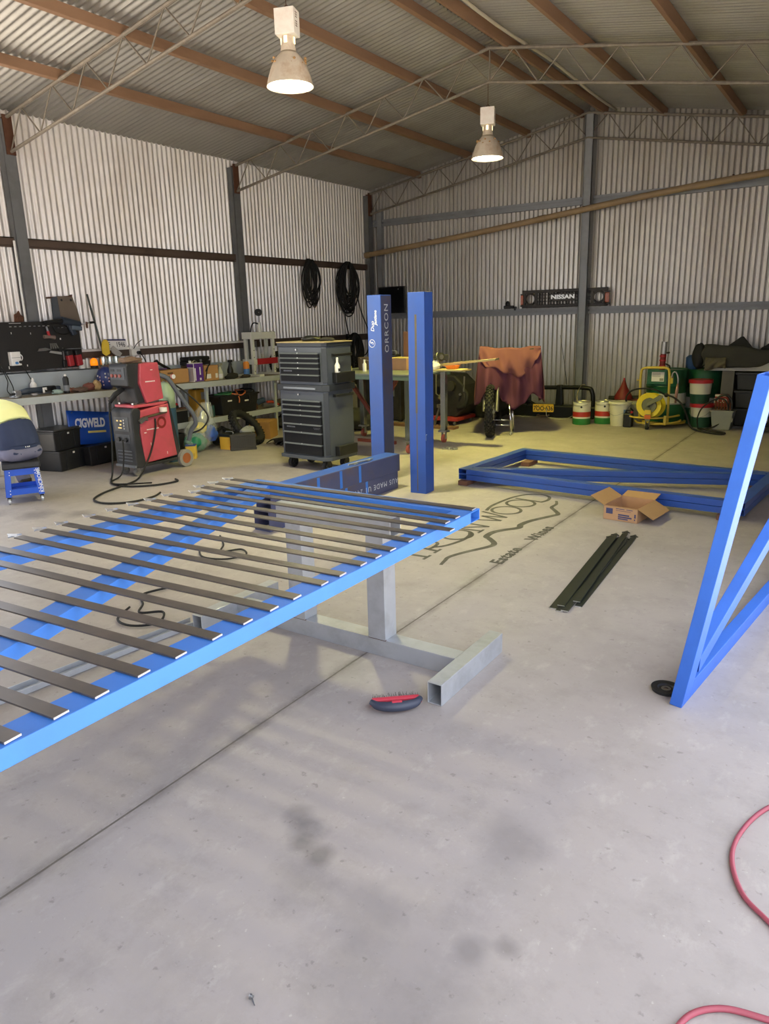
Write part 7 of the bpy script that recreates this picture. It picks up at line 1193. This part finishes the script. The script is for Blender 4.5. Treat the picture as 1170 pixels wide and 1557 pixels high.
t = thing('hose_clamp_tool', 'small dark trolley with white ring at the right back corner', 'trolley', (-1.15, 10.85, 0)); part('deck', M_dk, t, lambda b: b.bx(-1.38, -.90, 10.70, 10.88, .03, .08), bevel=.006); part('wheel', M_rubber, t, lambda b: [b.cyl((x, 10.72, .035), (x + .02, 10.72, .035), .035, n=12) for x in (-1.34, -1.0)], stuff=True); part('ring', M_white, t, lambda b: b.tor((-1.17, 10.79, .16), .05, .014, RX(75), 18, 6))
# folded tarp, bag and blue can on top of the bench
lump('duffel_bag', 'black soft bag standing on the left end of the white bench', 'bag', (-2.10, 11.22, .955), (.10, .12, .18), mat('bag_black', '#232326', .8, 0, .15, 10), .12, 71)
t = thing('folded_tarp', 'dark grey folded tarpaulin draped along the white bench', 'tarpaulin', (-1.5, 11.2, .9)); M_tarp = mat('tarp_grey', '#34332f', .8, 0, .2, 8)
hemT = [(0, .84), (.08, .81), (.16, .83), (.26, .815), (.36, .85), (.48, .90), (.58, .965), (.72, .985), (1, 1.0)]
def tarp(u, v):
    x = -2.02 + 1.95 * u; zt_ = 1.11 - .075 * u + .018 * math.sin(11 * u) + .012 * math.sin(27 * u + 1)
    if v < .5:
        k = v / .5; z = interp(hemT, u) + .012 * math.sin(31 * u) * (1 - k); return Vector((x + .02 * math.sin(8 * k + 9 * u), 10.985 + .02 * math.sin(17 * u + 4 * k) * (1 - k) + .03 * k * k, z + (zt_ - z) * k))
    k = (v - .5) / .5; return Vector((x, 11.015 + .42 * k, zt_ + .02 * math.sin(6 * u + 5 * k) * k - .04 * k * k))
part('draped_sheet', M_tarp, t, lambda b: b.grid(tarp, 70, 20), smooth=True, solid=.008); part('peak_fold', M_tarp, t, lambda b: b.prism([(0, 0), (.20, .16), (.24, .17), (.38, 0)], .04, frame((-1.80, 11.28, 1.06), (1, 0, 0), (0, -.1, 1))), bevel=.01); part('end_fold', mat('tarp_tan', '#5e5748', .85, 0, .3, 14), t, lambda b: b.grid(lambda u, v: Vector((-1.97 + .26 * u, 10.965 - .03 * math.sin(math.pi * v) - .012 * math.sin(12 * u + 7 * v), .955 - .15 * v - .02 * math.sin(5 * u + 1) * v)), 26, 10), smooth=True, solid=.008)
lump('tarp_roll', 'black bundle behind the folded tarpaulin at the right edge', 'bundle', (-1.05, 11.40, 1.06), (.28, .12, .12), mat('roll_dark', '#26262b', .7, 0, .2, 9), .25, 72)
t = can('blue_can', 'blue plastic drum standing on the dark green oil drum', 'drum', -2.24, 11.45, .76, .08, .20, mat('can_bluegrey', '#2f4e80', .45), prof=[(.08, 0), (.085, .01), (.085, .17), (.05, .20), (.03, .205)])
